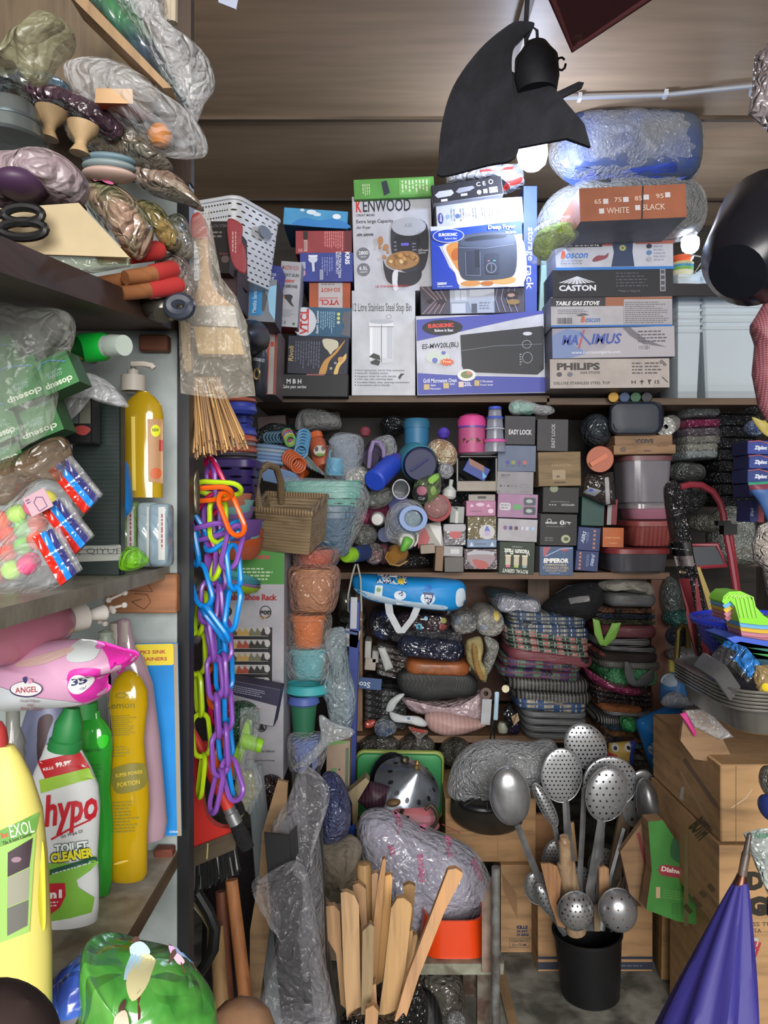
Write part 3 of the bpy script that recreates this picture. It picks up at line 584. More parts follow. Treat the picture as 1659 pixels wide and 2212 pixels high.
# ------- gas stove stack
SK = 2.86
carton('gas_stove_carton', 'white torn carton of a steel gas stove, bottom of the stove stack', 'box', (1188, 775, 1446, 838), SK, 0.42, 'b3a9a4',
       [('t', 'PHILIPS', 1203, 783, 1296, 799, '3a3637', {'b': .05}), ('t', 'GAS STOVE', 1253, 802, 1296, 807, '4a4546', {'b': .03}), ('e', 1208, 808, 6, 5, '4a4a50'), ('e', 1231, 808, 6, 5, '6a6a70'), ('t', 'DELUXE STAINLESS STEEL TOP', 1196, 824, 1318, 830, '3f3a3b'),
        ('k', 1365, 782, 1390, 810, 4, '5a5556'), ('k', 1393, 782, 1430, 810, 4, '5a5556'), ('t', 'H', 1364, 822, 1373, 830, '2f2b2c'), ('p', [(1381, 826), (1386, 821), (1391, 826), (1387, 826), (1387, 831), (1385, 831), (1385, 826)], '2f2b2c'), ('p', [(1399, 821), (1407, 821), (1403, 827), (1404, 831), (1402, 831)], '2f2b2c'), ('t', '15', 1414, 822, 1424, 830, '2f2b2c'),
        ('l', [(1428, 778), (1440, 790)], 1.5, '4a4546'), ('l', [(1425, 780), (1437, 792)], 1.5, '4a4546'), ('l', [(1430, 815), (1442, 827)], 1.5, '4a4546')], roll=-.5, side='8d8480')
carton('gas_stove_carton', 'blue and silver gas stove carton with slanted blue lettering', 'box', (1193, 707, 1457, 773), SK, 0.42, 'a5a2b2',
       [('p', [(1193, 722), (1225, 708), (1260, 715), (1240, 745), (1290, 772), (1193, 772)], '6f86bc'), ('p', [(1230, 772), (1300, 755), (1340, 720), (1365, 708), (1457, 706), (1457, 772)], 'aaa6b0'), ('p', [(1345, 708), (1362, 708), (1395, 735), (1440, 752), (1390, 745), (1360, 725)], '6f6c78'), ('t', 'MA', 1213, 722, 1249, 744, '2d4bab', {'sh': .25, 'b': .03}), ('t', 'IMUS', 1277, 720, 1343, 743, '2d4bab', {'sh': .25, 'b': .03}),
        ('l', [(1262, 712), (1250, 752)], 4, 'b84a58'), ('l', [(1253, 718), (1276, 744)], 4, '3d59b4'), ('t', 'www.horizonnigeria.com', 1234, 757, 1340, 765, 'dcdde8'), ('k', 1378, 714, 1440, 742, 4, '5c5a66'), ('r', 1376, 746, 1404, 758, 'c3c0c8'), ('bar', 1378, 747, 1402, 757, '4a4853')], roll=-1, side='8a8a9a')
carton('gas_stove_carton', 'white carton headed TABLE GAS STOVE with a printed table of text', 'box', (1190, 641, 1452, 706), SK, 0.42, 'b4b2bb',
       [('r', 1190, 642, 1308, 661, '2b2a33'), ('t', 'TABLE GAS STOVE', 1201, 650, 1296, 659, 'e9e7ea', {'sh': .3, 'b': .03}), ('r', 1308, 642, 1348, 661, '9c5a3c'), ('r', 1348, 642, 1452, 647, '9c5a3c'), ('r', 1190, 702, 1452, 706, '2a6ab8'), ('k', 1205, 667, 1280, 678, 3, '77757f'), ('bar', 1203, 686, 1236, 699, '3c3a44'),
        ('t', 'B', 1254, 683, 1263, 696, 'c05a3a', {'sh': .2, 'b': .04}), ('t', 'oscon', 1264, 687, 1296, 696, '4067b0', {'sh': .3, 'b': .02}), ('p', [(1244, 680), (1262, 676), (1272, 680), (1252, 683)], '5a5660'), ('r', 1347, 650, 1450, 702, 'a19fa8'), ('k', 1350, 652, 1446, 700, 11, '66646e')], roll=-.5, side='8a8892')
carton('gas_stove_carton', 'black gas stove carton with a white sunburst logo', 'box', (1194, 582, 1454, 642), SK, 0.42, '22222c',
       [('p', [(1240+6, 601), (1246+5, 598), (1206+8, 612)], '22222c')] + [('p', [(1246, 596), (1247, 596), (1246+dx+3.5, 613-abs(dx)*.09), (1246+dx-3.5, 613-abs(dx)*.09)], 'c9cbd6') for dx in (-36, -27, -18, -9, 0, 9, 18, 27, 36)]
       + [('t', 'CASTON', 1207, 615, 1287, 628, 'd4d6e0', {'b': .04}), ('k', 1330, 588, 1400, 622, 5, '4a4b58'), ('t', 'Made in Nigeria', 1335, 627, 1382, 633, '6a6b78'), ('r', 1425, 583, 1437, 631, '8d8f9b')] + [('r', 1427, 585+12*i, 1435, 593+12*i, '4a4b55') for i in range(4)], roll=-.8, side='3a3a48')
carton('gas_stove_carton', 'white and navy table gas stove carton below the orange carton', 'box', (1200, 521, 1455, 583), SK, 0.42, 'bcc0d2',
       [('r', 1200, 522, 1301, 533, '2a2a36'), ('t', 'TABLE GAS STOVE', 1209, 523, 1296, 531, 'e4e5ee', {'sh': .3, 'b': .02}), ('r', 1301, 522, 1325, 531, 'a8503a'), ('r', 1372, 521, 1455, 528, 'a8564a'), ('p', [(1322, 521), (1368, 521), (1366, 545), (1370, 576), (1320, 576), (1326, 545)], '24385e'), ('e', 1345, 536, 8, 7, '6a7a5a'), ('o', 1345, 536, 6, 5, 1.5, 'd0c87a'),
        ('t', 'B', 1211, 541, 1221, 557, 'd0603a', {'sh': .2, 'b': .04}), ('t', 'oscon', 1222, 546, 1270, 557, '3f77c4', {'sh': .3, 'b': .02}), ('k', 1210, 560, 1272, 571, 2, '8a90a8'), ('p', smooth([(1280, 560), (1290, 552), (1306, 552), (1314, 546), (1312, 556), (1298, 562), (1282, 565)], 18), '8c3a4a'), ('e', 1402, 533, 6, 5, '2a3044'), ('e', 1402, 547, 6, 5, '4a78b0'), ('e', 1402, 561, 6, 5, '9aa0b0'), ('k', 1412, 530, 1440, 566, 5, '99a0b4'), ('r', 1200, 577, 1455, 583, '2f74c0')], roll=-.8, side='8f92a4')
carton('heater_carton', 'orange brown carton with white number checkboxes, top of the stove stack', 'box', (1252, 402, 1482, 474), 2.62, 0.36, 'a2562f',
       [('t', '65', 1284, 427, 1299, 437, 'd9b8a4'), ('r', 1303, 427, 1314, 438, 'c9c4cc'), ('t', '75', 1327, 425, 1343, 435, 'd9b8a4'), ('r', 1346, 425, 1358, 436, 'c9c4cc'), ('t', '85', 1371, 424, 1387, 434, 'd9b8a4'), ('r', 1390, 422, 1402, 433, 'c9c4cc'), ('t', '95', 1417, 421, 1434, 431, 'd9b8a4'), ('r', 1437, 419, 1448, 430, 'c9c4cc'),
        ('r', 1293, 448, 1304, 459, 'c9c4cc'), ('t', 'WHITE', 1309, 447, 1358, 460, 'd3b6a6'), ('r', 1371, 444, 1382, 455, 'c9c4cc'), ('t', 'BLACK', 1386, 443, 1436, 456, 'd3b6a6'), ('l', [(1390, 403), (1385, 474)], 3, '2b1f22')], roll=-2.5, side='8d4a26', bottom='7d8290')
# film wrapped cushions near the ceiling
t = T('blanket_pack', 'blue blanket pack in crinkled clear wrap, highest on the right', 'package', P(1350, 385, 2.95))
pouch('blanket', '', '', [(1205, 300), (1235, 258), (1350, 250), (1470, 255), (1508, 285), (1500, 380), (1440, 392), (1300, 388), (1225, 380)], 2.95, .13, M('2c4a8e', 'mess', col2='565e6c', s=.7), nz=.02, p=3, parent=t, specs=[('p', [(1215, 335), (1232, 328), (1238, 345), (1222, 352)], '9c7a55'), ('p', smooth([(1215, 350), (1300, 355), (1400, 350), (1495, 345), (1490, 372), (1350, 382), (1230, 378)], 30), '2346b0')])
film('clear_wrap', '', [(1186, 325), (1215, 262), (1290, 248), (1400, 246), (1490, 255), (1517, 290), (1508, 360), (1490, 390), (1380, 393), (1250, 392), (1200, 365)], 2.95, .16, a=.2, parent=t, nz=.025, s=1.2)
t = T('pillow_pack', 'olive wrapped pillow pack squeezed behind the orange brown carton', 'package', P(1340, 460, 3.0))
pouch('pillow', '', '', [(1172, 480), (1200, 430), (1260, 400), (1360, 390), (1470, 395), (1512, 420), (1515, 470), (1480, 505), (1350, 510), (1240, 500), (1190, 505)], 3.02, .12, M('55584c', 'mess', col2='1e222c', s=.8), nz=.02, p=2.6, parent=t)
film('clear_wrap', '', [(1158, 480), (1190, 425), (1255, 395), (1360, 386), (1480, 390), (1522, 425), (1518, 490), (1470, 520), (1350, 520), (1230, 510), (1170, 505)], 3.02, .14, a=.22, parent=t, nz=.022, s=1.2)
t = T('feather_duster', 'lime green fluffy duster in a clear bag beside the stove cartons', 'duster', P(1195, 560, 2.75))
pouch('duster_head', '', '', [(1152, 545), (1158, 508), (1185, 490), (1225, 482), (1242, 498), (1238, 520), (1195, 540), (1180, 562)], 2.75, .06, M('8fae1e', 'cloth', s=3), nz=.02, ns=30, parent=t)
film('clear_bag', '', [(1140, 548), (1150, 500), (1190, 475), (1245, 470), (1250, 510), (1205, 548), (1180, 570), (1150, 568)], 2.75, .07, a=.18, parent=t)
# bulbs
def bulb(name, label, c, Y, r, em):
    t = T(name, label, 'light bulb', P(*c, Y)); A = P(c[0], c[1]-r*0.9, Y); B = P(c[0], c[1]+r*0.95, Y); k = r*Y/F
    mb = MB(); mb.spin(A, B, [(0, k*.72), (0.1, k*.95), (0.45, k), (0.75, k*.86), (0.93, k*.5), (1, 0)], M('eef2ff', 'glow', s=em)); mb.build('globe', t)
    mb = MB(); mb.tube([Vector((A.x, A.y, ZC)), A], .003, 'b0b4bc', 6); mb.build('cord', t)
    mb = MB(); C2 = P(c[0], c[1]-r*2.2, Y); mb.spin(C2, A, [(0, 0), (0, k*.35), (.5, k*.4), (.55, k*.7), (1, k*.74), (1, 0)], 'c8ccd8'); mb.build('base', t)
    return t
bulb('light_bulb', 'glowing white bulb directly under the hanging dark fan', (1150, 338), 2.8, 33, 14)
bulb('light_bulb', 'smaller glowing bulb at right above the nested clear tubs', (1491, 530), 3.18, 19, 14)
# nested clear tubs
def nested(label, x0, x1, ytop, ybot, Y, n, taper=.82, hband=None):
    t = T('storage_tub_stack', label, 'storage tubs', P((x0+x1)/2, ybot, Y)); A0 = (x1-x0)/2; cx = (x0+x1)/2
    hh = (ybot-ytop)*(0.55); st = (ybot-ytop-hh)/max(1, n-1)
    m = M('d4e2ec', 'clear', a=.46, r=.25); k = Y/F
    for i in range(n):
        b = P(cx, ybot-i*st, Y+.12); tp = P(cx, ybot-i*st-hh, Y+.12); mb = MB()
        def ring(c, w, d): return [c+Vector((sx_*w, sy_*d, 0)) for sx_, sy_ in ((-1, -.92), (-.92, -1), (.92, -1), (1, -.92), (1, .92), (.92, 1), (-.92, 1), (-1, .92))]
        R0, R1 = ring(b, A0*k*taper, .12*taper), ring(tp, A0*k*.97, .12*.97); R2, R3 = ring(tp, A0*k*1.04, .128), ring(tp-Vector((0, 0, .012)), A0*k*1.04, .128)
        V = R0+R1+R2+R3; Fc = [tuple(range(8))]
        for j in range(8): q = (j+1) % 8; Fc += [(j, q, 8+q, 8+j), (8+j, 8+q, 16+q, 16+j), (16+j, 16+q, 24+q, 24+j)]
        mb.add(V, Fc, m, False); o = mb.build('tub', t)
    return t
nested('stack of nested clear storage tubs beside the gas stove cartons', 1438, 1492, 612, 868, 3.1, 9)
nested('wide stack of nested clear storage tubs on the top shelf at right', 1490, 1626, 600, 868, 3.1, 9)
for i, (c_, y_) in enumerate((('d8603a', 560), ('c9c08a', 574), ('4a90c0', 580), ('6fb04a', 585), ('cfc9a0', 592))):
    spun('plastic_bowl', ['red orange', 'cream', 'sky blue', 'leaf green', 'pale yellow'][i]+' bowl rim in the small stack under the rear bulb', 'bowl', (1473, y_+13, 3.16), (1473, y_-4, 3.16), [(0, 0), (0, 14), (.8, 23), (1, 24), (1, 22), (.1, 12), (.1, 0)], c_, group='coloured bowls under the rear bulb')
carton('wooden_rail', 'dark wooden rail crossing in front of the clear tubs', 'rail', (1440, 612, 1640, 640), 3.0, .03, '221f26', kind='plain')
# white basket
t = T('laundry_basket', 'white perforated plastic basket high up at the left, beside red flap', 'basket', (P(515, 500, 2.45)))
B0 = P(512, 424, 2.35); d1 = Vector((.105, .20, 0)).normalized(); d2 = Vector((-.92, .35, 0)).normalized(); hgt = .235
def bk(c, l, w_, z, rr_=.03):
    o = []; M_ = 5
    for (ox, oy, a0) in ((0, 0, 225), (l, 0, 315), (l, w_, 45), (0, w_, 135)):
        for k in range(M_):
            an = math.radians(a0-45+90*k/(M_-1)); o.append(c+d1*(ox+(rr_ if ox == 0 else -rr_)+rr_*math.cos(an))+d2*(oy+(rr_ if oy == 0 else -rr_)+rr_*math.sin(an))+Vector((0, 0, z)))
    return o
mb = MB(); top = bk(B0, .24, .30, 0); bot = bk(B0+d1*.022+d2*.022, .196, .256, -hgt); n = len(top); V = bot+top; uv = []; acc = 0
for i in range(n): uv.append((acc, 0)); acc += (top[(i+1) % n]-top[i]).length
uv = uv+[(u, hgt) for u, _ in uv]
mb.add(V, [(i, (i+1) % n, n+(i+1) % n, n+i) for i in range(n)]+[tuple(range(n))], M('c3c8d0', 'perf', a=.30, s=1.9, col2='slot'), True, uv); mb.build('body', t)
mb = MB(); mb.tube([v for v in top], .007, 'cdd2da', 6, True); mb.build('rim', t)
mb = MB(); hc = (top[n//4]+top[n//2-4])/2; hc = B0+d1*.13-Vector((0, 0, .07))-d2*.004
mb.add([hc+d1*(.035*math.cos(a))+Vector((0, 0, .02*math.sin(a)))-d2*.006 for a in [k*math.pi/8 for k in range(16)]], [tuple(range(16))], M('15161c')); mb.build('hand_hole', t)
# ---------------------------------------------------------------- middle level: boxes on the right half
Y1 = 3.0
def lockbox(rect, label, specs, col='3b3b43', **k): return carton('lunch_box_carton', label, 'box', rect, k.pop('Y', Y1), k.pop('D', .22), col, specs, **k)
carton('dark_carton', 'charcoal square carton lettered EASY LOCK across the front', 'box', (1090, 898, 1157, 961), Y1, .2, '37373f', [('t', 'EASY LOCK', 1099, 928, 1149, 939, 'c9c9cf', {'b': .03})], roll=1, side='26262c', top='4a4a52')
carton('dark_carton', 'charcoal carton with EASY LOCK running sideways up its front', 'box', (1160, 905, 1228, 975), Y1, .2, '3d3a40', [('t', 'EASY LOCK', 1169, 937, 1221, 945, 'a9a8ae', {'rot': -90, 'b': .02})], roll=1, side='2a282e', top='8d8b90')
carton('blue_grey_carton', 'blue grey carton with four coloured dots in a row', 'box', (1075, 962, 1158, 1019), Y1, .2, '5f6f8c', [('e', 1096.5+i*12.3, 999, 4.6, 4.6, c) for i, c in enumerate(('2b3590', '7d8a3c', '5a3c88', 'b0524e'))]+[('k', 1093+i*12.3, 1005, 1101+i*12.3, 1008, 1, '2c3346') for i in range(4)], roll=1, side='465066', top='6f7f9a')
carton('grey_carton', 'pale grey carton with a row of tiny dark symbols', 'box', (1074, 1019, 1152, 1067), Y1, .2, '8f8b92', [('t', 'SMARTER', 1082, 1025, 1102, 1029, '3b3a42'), ('k', 1082, 1030, 1096, 1033, 1, '55545c')]+[('e', 1082+i*8, 1050, 2.2, 2.4, '3b3a42' if i in (0, 2) else '6b6972') for i in range(5)]+[('o', 1132, 1050, 9, 4, .8, '6b6972'), ('k', 1124, 1060, 1145, 1063, 1, '6b6972')], roll=1.5, side='716e76')
carton('pink_carton', 'lilac pink carton with two dark photos and a green tag', 'box', (1075, 1067, 1162, 1119), Y1, .2, 'a4749c', [('p', rr(1079, 1087, 1103, 1103, 0, .3), 'b5b3ba'), ('r', 1108, 1090, 1126, 1101, '4f9a5c'), ('p', rr(1131, 1074, 1157, 1091, 0, .2), '3f4a50'), ('p', rr(1131, 1094, 1157, 1111, 0, .2), '343c44'), ('e', 1143, 1082, 7, 4, '9aa6a8'), ('e', 1143, 1103, 7, 4, '9aa6a8'), ('k', 1082, 1089, 1100, 1101, 2, '7a7880')], roll=2, side='7d5678')
carton('dotted_carton', 'white carton with six small coloured dots in a row', 'box', (1075, 1121, 1161, 1170), Y1, .2, 'a9a6ad', [('e', 1091+i*11.6, 1141, 4, 4.4, c) for i, c in enumerate(('8a3460', '4a3480', '7a4040', '9a8fa6', 'a9aec6', '7aa0cc'))]+[('e', 1093+i*11.6, 1141, 2, 4.2, c) for i, c in enumerate(('4a48a0', '30306a', '2b2b30', 'c4bfc8', 'c0c4d6', '9abfe0'))], roll=2.5, side='86838a')
fl = [('t', 'Vacuum Flask', 1088, 1186, 1144, 1198, 'd9dad2', {'rot': 182, 'b': .03}), ('k', 1105, 1180, 1128, 1183, 1, 'a9b0a4'), ('t', 'ROYAL GERNT', 1086, 1230, 1141, 1238, 'c9ccc0', {'rot': 182, 'b': .02})]
for i, c in enumerate(('c05a78', '9ab84a', '7a9aa8')): fl += [('r', 1092+18*i, 1200, 1103+18*i, 1221, 'b9ab90'), ('r', 1093+18*i, 1221, 1102+18*i, 1226, c), ('r', 1091+18*i, 1199, 1104+18*i, 1202, 'cfc4ac')]
carton('flask_carton', 'dark green flask carton standing upside down on the shelf', 'box', (1079, 1172, 1154, 1240), 2.98, .2, '1f3322', fl, roll=2, side='8f908c', top='8f9088')
carton('corrugated_box', 'plain brown corrugated box under the sideways EASY LOCK carton', 'box', (1163, 976, 1255, 1050), 2.98, .22, '86704f', [('t', 'FARAGON', 1192, 1002, 1234, 1008, '97835f'), ('r', 1193, 1015, 1221, 1036, '97825f'), ('t', 'R', 1202, 1027, 1211, 1032, '463722', {'b': .05}), ('r', 1196, 1041, 1221, 1044, '2f2619')]+[('l', [(1164, 985+6*i), (1190, 985+6*i)], .8, '6f5b3e') for i in range(10)], roll=-1, kind='card', top='a08a64')
carton('black_gift_carton', 'black carton with upside down silver letters, directly under the corrugated box', 'box', (1172, 1052, 1250, 1107), 3.0, .2, '1d1d20', [('e', 1196, 1056, 9, 8, '7c8566'), ('k', 1190, 1082, 1240, 1086, 1, '6a6a6e'), ('t', 'eernicom', 1213, 1088, 1241, 1094, 'a0a0a4', {'rot': 180}), ('k', 1186, 1088, 1208, 1094, 1, '8b8b8f')], roll=1.5, side='5c5a58')
carton('black_gift_carton', 'black carton with a white round S emblem and a green leaf circle', 'box', (1166, 1110, 1246, 1178), 2.99, .2, '1b1b1f', [('t', 'eernicom', 1178, 1126, 1203, 1132, 'c9c9cd', {'b': .02}), ('o', 1186, 1125, 5, 4, 1, 'c9c9cd'), ('e', 1214, 1129, 5, 5, 'd0d0d4'), ('t', 'S', 1211.5, 1125.5, 1216.5, 1132.5, '1b1b1f', {'b': .05}), ('l', [(1223, 1126), (1220, 1133)], 1.2, 'd0d0d4'), ('l', [(1226, 1126), (1230, 1133)], 1.2, 'd0d0d4'), ('r', 1225, 1128, 1233, 1129.5, 'd0d0d4'), ('k', 1180, 1136, 1232, 1139, 1, '77777c'), ('e', 1222, 1164, 10, 9, '9aa07a'), ('e', 1223, 1164, 5, 4, '3f4a34'), ('k', 1177, 1160, 1198, 1170, 2, '66666a')], roll=1, side='6b6a68')
carton('flask_carton', 'torn blue carton lettered EMPEROR for a vacuum flask', 'box', (1166, 1181, 1238, 1243), 2.98, .2, '39557f', [('p', [(1173, 1182), (1190, 1182), (1178, 1202), (1173, 1202)], 'a04a58'), ('e', 1219, 1187, 9, 3.5, 'a02f3c'), ('t', 'EMPEROR', 1174, 1206, 1228, 1216, 'e2dfd8', {'b': .05, 'sh': .1}), ('t', 'UNBREAKABLE', 1176, 1218, 1224, 1222, 'c9b27a'), ('t', 'STAINLESS STEEL', 1173, 1224, 1229, 1229, 'b9a070'), ('t', 'VACUUM FLASK', 1178, 1230, 1225, 1235, 'b0a078'), ('l', [(1178, 1202), (1210, 1186), (1236, 1184)], 2, '8fa6c4'), ('k', 1186, 1237, 1216, 1239, 1, '9db0cc')], roll=.5, side='8d8d8d', top='7a8090')
carton('small_blue_carton', 'small blue carton with orange squares, upper of a matching pair', 'box', (1248, 1139, 1297, 1190), 2.99, .15, '26396e', [('t', 'AERS', 1247, 1157, 1273, 1165, 'a9b4d0', {'rot': -80, 'b': .03, 'sh': .2}), ('k', 1266, 1150, 1272, 1180, 2, '6f7fae', 0, 1)]+[('r', 1281, 1144+9*i, 1286, 1149+9*i, 'b06a4a') for i in range(5)], roll=4, side='1c2b55')
carton('small_blue_carton', 'small blue carton with upside down letters, lower of a matching pair', 'box', (1243, 1190, 1293, 1234), 2.97, .15, '25386d', [('t', 'JUERS', 1266, 1205, 1292, 1213, 'a9b4d0', {'rot': 98, 'b': .03, 'sh': .2}), ('k', 1266, 1198, 1272, 1226, 2, '6f7fae', 0, 1)]+[('r', 1250, 1194+8*i, 1255, 1199+8*i, 'b06a4a') for i in range(5)], roll=4, side='1c2b55')
carton('teal_carton', 'plain dark teal carton above the small blue cartons', 'box', (1256, 1073, 1306, 1136), 3.02, .15, '1f4a44', roll=2)
carton('narrow_carton', 'narrow red and white carton edge beside the dark teal carton', 'box', (1312, 1078, 1334, 1134), 3.02, .15, '7a2230', [('r', 1312, 1078, 1321, 1134, '8b8a8e')], roll=3)
pouch('dark_pack', 'dark wedge shaped pack with a silver shine, above the teal carton', 'package', dens([(1266, 1022), (1324, 1018), (1330, 1090), (1308, 1092), (1262, 1070), (1258, 1060)], 40), 2.97, .04, M('2b2624', 'shine', col2='38312e'), sm=False, specs=[('p', [(1306, 1032), (1314, 1030), (1318, 1088), (1309, 1090)], '9a9a9e'), ('p', [(1260, 1064), (1275, 1052), (1300, 1060), (1285, 1072)], '7f838c'), ('e', 1278, 1059, 5, 3, '2f46b0')])
carton('orange_carton', 'small square orange carton beside the coral basket', 'box', (1302, 1140, 1347, 1182), 2.97, .12, 'b0581c', [('t', 'SMART CHOICE', 1308, 1160, 1340, 1163.5, 'd6a070'), ('k', 1316, 1172, 1334, 1175, 1, 'd6a070')], roll=1, side='7d4018')
spun('storage_jar', 'round orange brown lid of a jar lying toward the front', 'jar', (1296, 992, 2.9), (1296, 992, 3.08), [(0, 0), (0, 27), (.03, 28), (.12, 28), (.13, 25), (1, 24), (1, 0)], 'b0562f', extra=lambda mb, A, B, k: mb.box(A+Vector((0, -.004, 0)), (.085, .008, .017), M('bc6238'), Matrix.Translation(A) @ Matrix.Rotation(math.radians(-30), 4, 'Y') @ Matrix.Translation(-A)))
# glass lid container and brown pizza style boxes, food containers
t = T('lunch_container', 'big dark translucent container with a rounded lid facing forward', 'container', P(1372, 938, 2.95))
pouch('lid', '', '', rr(1316, 868, 1428, 940, 0, .28), 2.95, .03, M('27303e', 'clear', a=.85), p=5, nz=0, sm=False, parent=t, specs=[('o', 1385, 905, 20, 12, 1.2, '404a5a'), ('p', rr(1322, 873, 1422, 935, 0, .25), '2a3240')])
pouch('body', '', '', rr(1320, 871, 1424, 937, 0, .28), 3.06, .09, M('1e252f', 'clear', a=.8), p=5, nz=0, sm=False, parent=t)
pouch('wrapped_bowl', 'grey film wrapped bowl in the shade beside the dark container', 'bowl', ell(1288, 930, 34, 36), 3.05, .08, M('39424a', 'shine', col2='2a3238'), nz=.01)
carton('cake_box', 'flat brown cardboard box with dark upside down lettering, upper of two', 'box', (1328, 940, 1453, 962), 2.96, .3, '8a6a4c', [('t', 'BAKKA', 1371, 948, 1411, 958, '3a2a1c', {'rot': 180, 'b': .06})], roll=-1, kind='card')
carton('cake_box', 'flat brown cardboard box with a small leaf print, lower of two', 'box', (1326, 961, 1460, 981), 2.94, .3, '93714f', [('e', 1346, 970, 7, 6, '5f452e'), ('k', 1420, 962, 1452, 966, 1, '4f3a28'), ('e', 1398, 974, 9, 2, '5f3a30')], roll=-1, kind='card')
def tubbox(name, label, r, Y, D, m, rim=None, p=.15, taper=.9, parent=None):
    """open rectangular tub seen from the front; r = pixel rect of the front"""
    x0, y0, x1, y1 = r; cx = (x0+x1)/2; hw = (x1-x0)/2*Y/F; hd = D/2; k = Y/F; zt, zb = P(0, y0, Y).z, P(0, y1, Y).z; c = P(cx, y0, Y+hd)
    def ring(f, z): 
        o = []
        for a in range(32):
            an = 2*math.pi*a/32; ca, sa = math.cos(an), math.sin(an); q = (abs(ca)**5+abs(sa)**5)**(-1/5)
            o.append(Vector((c.x+hw*f*ca*q, c.y+hd*f*sa*q, z)))
        return o
    mb = MB(); R = [ring(taper*.92, zb), ring(taper, zb+.006), ring(1, zt), ring(.96, zt), ring(taper*.93, zb+.009)]
    V = sum(R, []); n = 32; uv = [(j*0.01*(hw+hd)/.16, v.z) for i in range(len(R)) for j, v in enumerate(R[i])]
    mb.add(V, [tuple(range(n))]+[(i*n+j, i*n+(j+1) % n, (i+1)*n+(j+1) % n, (i+1)*n+j) for i in range(len(R)-1) for j in range(n)]+[tuple(range(4*n, 5*n))], m, True, uv)
    t = T(name, label, 'container', P(cx, y1, Y)) if parent is None else parent
    mb.build('body', t)
    if rim:
        mb = MB(); R = [ring(1, zt-.012), ring(1.05, zt-.012), ring(1.05, zt+.006), ring(.99, zt+.01)]; V = sum(R, [])
        mb.add(V, [(i*n+j, i*n+(j+1) % n, (i+1)*n+(j+1) % n, (i+1)*n+j) for i in range(3) for j in range(n)]+[tuple(range(3*n, 4*n))], rim, True); mb.build('lid', t)
    return t
tubbox('food_container', 'large clear food container with a dusky red lid', (1332, 988, 1438, 1088), 2.96, .22, M('8d8a94', 'clear', a=.45), M('6b4046'))
tubbox('food_container', 'pink food container with a clear lid under the large clear one', (1345, 1092, 1438, 1122), 2.96, .2, M('a0647c'), M('9a9aa0', 'clear', a=.5))
tubbox('food_container', 'coral ribbed plastic basket with a lid in the container stack', (1343, 1130, 1442, 1181), 2.94, .24, M('8e3c38', 'stripe', s=2, col2='7a302e'), M('8e3c38'), taper=.85)
tubbox('food_container', 'long grey container with a red lid at the bottom of the stack', (1296, 1190, 1430, 1238), 2.92, .26, M('4c4c54', 'clear', a=.75), M('7a2028'), taper=.92)
for i, c in enumerate(('b58a2a', '24406e', '245a34', '23262e')):
    spun('bottle_cap', ['mustard', 'navy', 'dark green', 'black'][i]+' round cap in the row just under the top shelf', 'cap', (1325+24*i, 858, 2.95), (1325+24*i, 858, 3.1), [(0, 0), (0, 10), (.1, 11.5), (1, 11.5), (1, 0)], c, group='caps under the top shelf')
t = T('wrapped_bottle', 'mint green bottle in a knotted clear bag on the EASY LOCK carton', 'bottle', P(1140, 897, 3.0))
spun('bottle', '', '', (1102, 878, 3.0), (1150, 884, 3.02), [(0, 0), (0, 8), (.15, 14), (.9, 14), (1, 10), (1, 0)], '5fae9a', parent=t)
film('clear_bag', '', [(1098, 880), (1110, 864), (1140, 866), (1165, 875), (1190, 878), (1198, 890), (1180, 897), (1150, 893), (1110, 896)], 3.0, .05, a=.4, parent=t)
# ---------------------------------------------------------------- pink flask group and baby things
t = T('food_flask', 'bright pink food flask with a domed lid on a white plate', 'flask', P(1018, 980, 3.0))
spun('body', '', '', (1019, 980, 3.02), (1019, 924, 3.02), [(0, 0), (0, 28), (.03, 30), (1, 30), (1, 0)], 'b5427c', parent=t)
spun('lid', '', '', (1019, 925, 3.02), (1019, 894, 3.02), [(0, 0), (0, 31), (.5, 31), (.8, 26), (.97, 14), (1, 0)], 'c9488a', parent=t)
mb = MB(); mb.spin(P(1019, 926, 3.02), P(1019, 922, 3.02), [(0, 31*3/F), (0, 31.8*3/F), (1, 31.8*3/F), (1, 31*3/F)], '5a3a9a'); mb.build('band', t)
mb = MB(); rnd = random.Random(5)
for i in range(26):
    an = rnd.uniform(-1.1, 1.1); z = P(0, 953+rnd.uniform(-4, 5), 3.02).z; r_ = 30.6*3.02/F; cc = P(1019, 0, 3.02)
    q = Vector((cc.x+r_*math.sin(an), cc.y-r_*math.cos(an), z)); e = Vector((math.cos(an), math.sin(an), 0)); s_ = rnd.uniform(.003, .006)
    mb.add([q-e*s_, q-Vector((0, 0, s_)), q+e*s_, q+Vector((0, 0, s_))], [(0, 1, 2, 3)], M(rnd.choice(['4a3a30', 'a06a3a', '6a2a4a'])))
mb.build('flower_print', t)
spun('plate', 'white plate edge under the pink food flask', 'plate', (1030, 984, 3.05), (1030, 980, 3.05), [(0, 0), (0, 30), (1, 46), (1, 43), (.5, 0)], 'c6c4c8')
t = T('feeding_set', 'clear stacked baby feeding set with blue and pink rings', 'bottle', P(1068, 978, 2.98))
for i, (y0, y1, r_, c_) in enumerate(((977, 955, 24, 'clear'), (956, 950, 25, 'c45a96'), (949, 928, 19, 'clear'), (928, 925, 21, 'b0b4c0'), (924, 905, 18, 'clear'), (905, 901, 19, '4256b8'), (900, 886, 15, 'clear'), (885, 879, 15, '4256b8'))):
    spun('tier', '', '', (1069, y0, 2.98), (1069, y1, 2.98), [(0, 0), (0, r_), (1, r_*.92), (1, 0)], M('a9b0c4', 'clear', a=.4) if c_ == 'clear' else c_, parent=t)
t = T('open_carton', 'open grey carton holding a blue folded pack, under the pink flask', 'box', P(1028, 1060, 3.0))
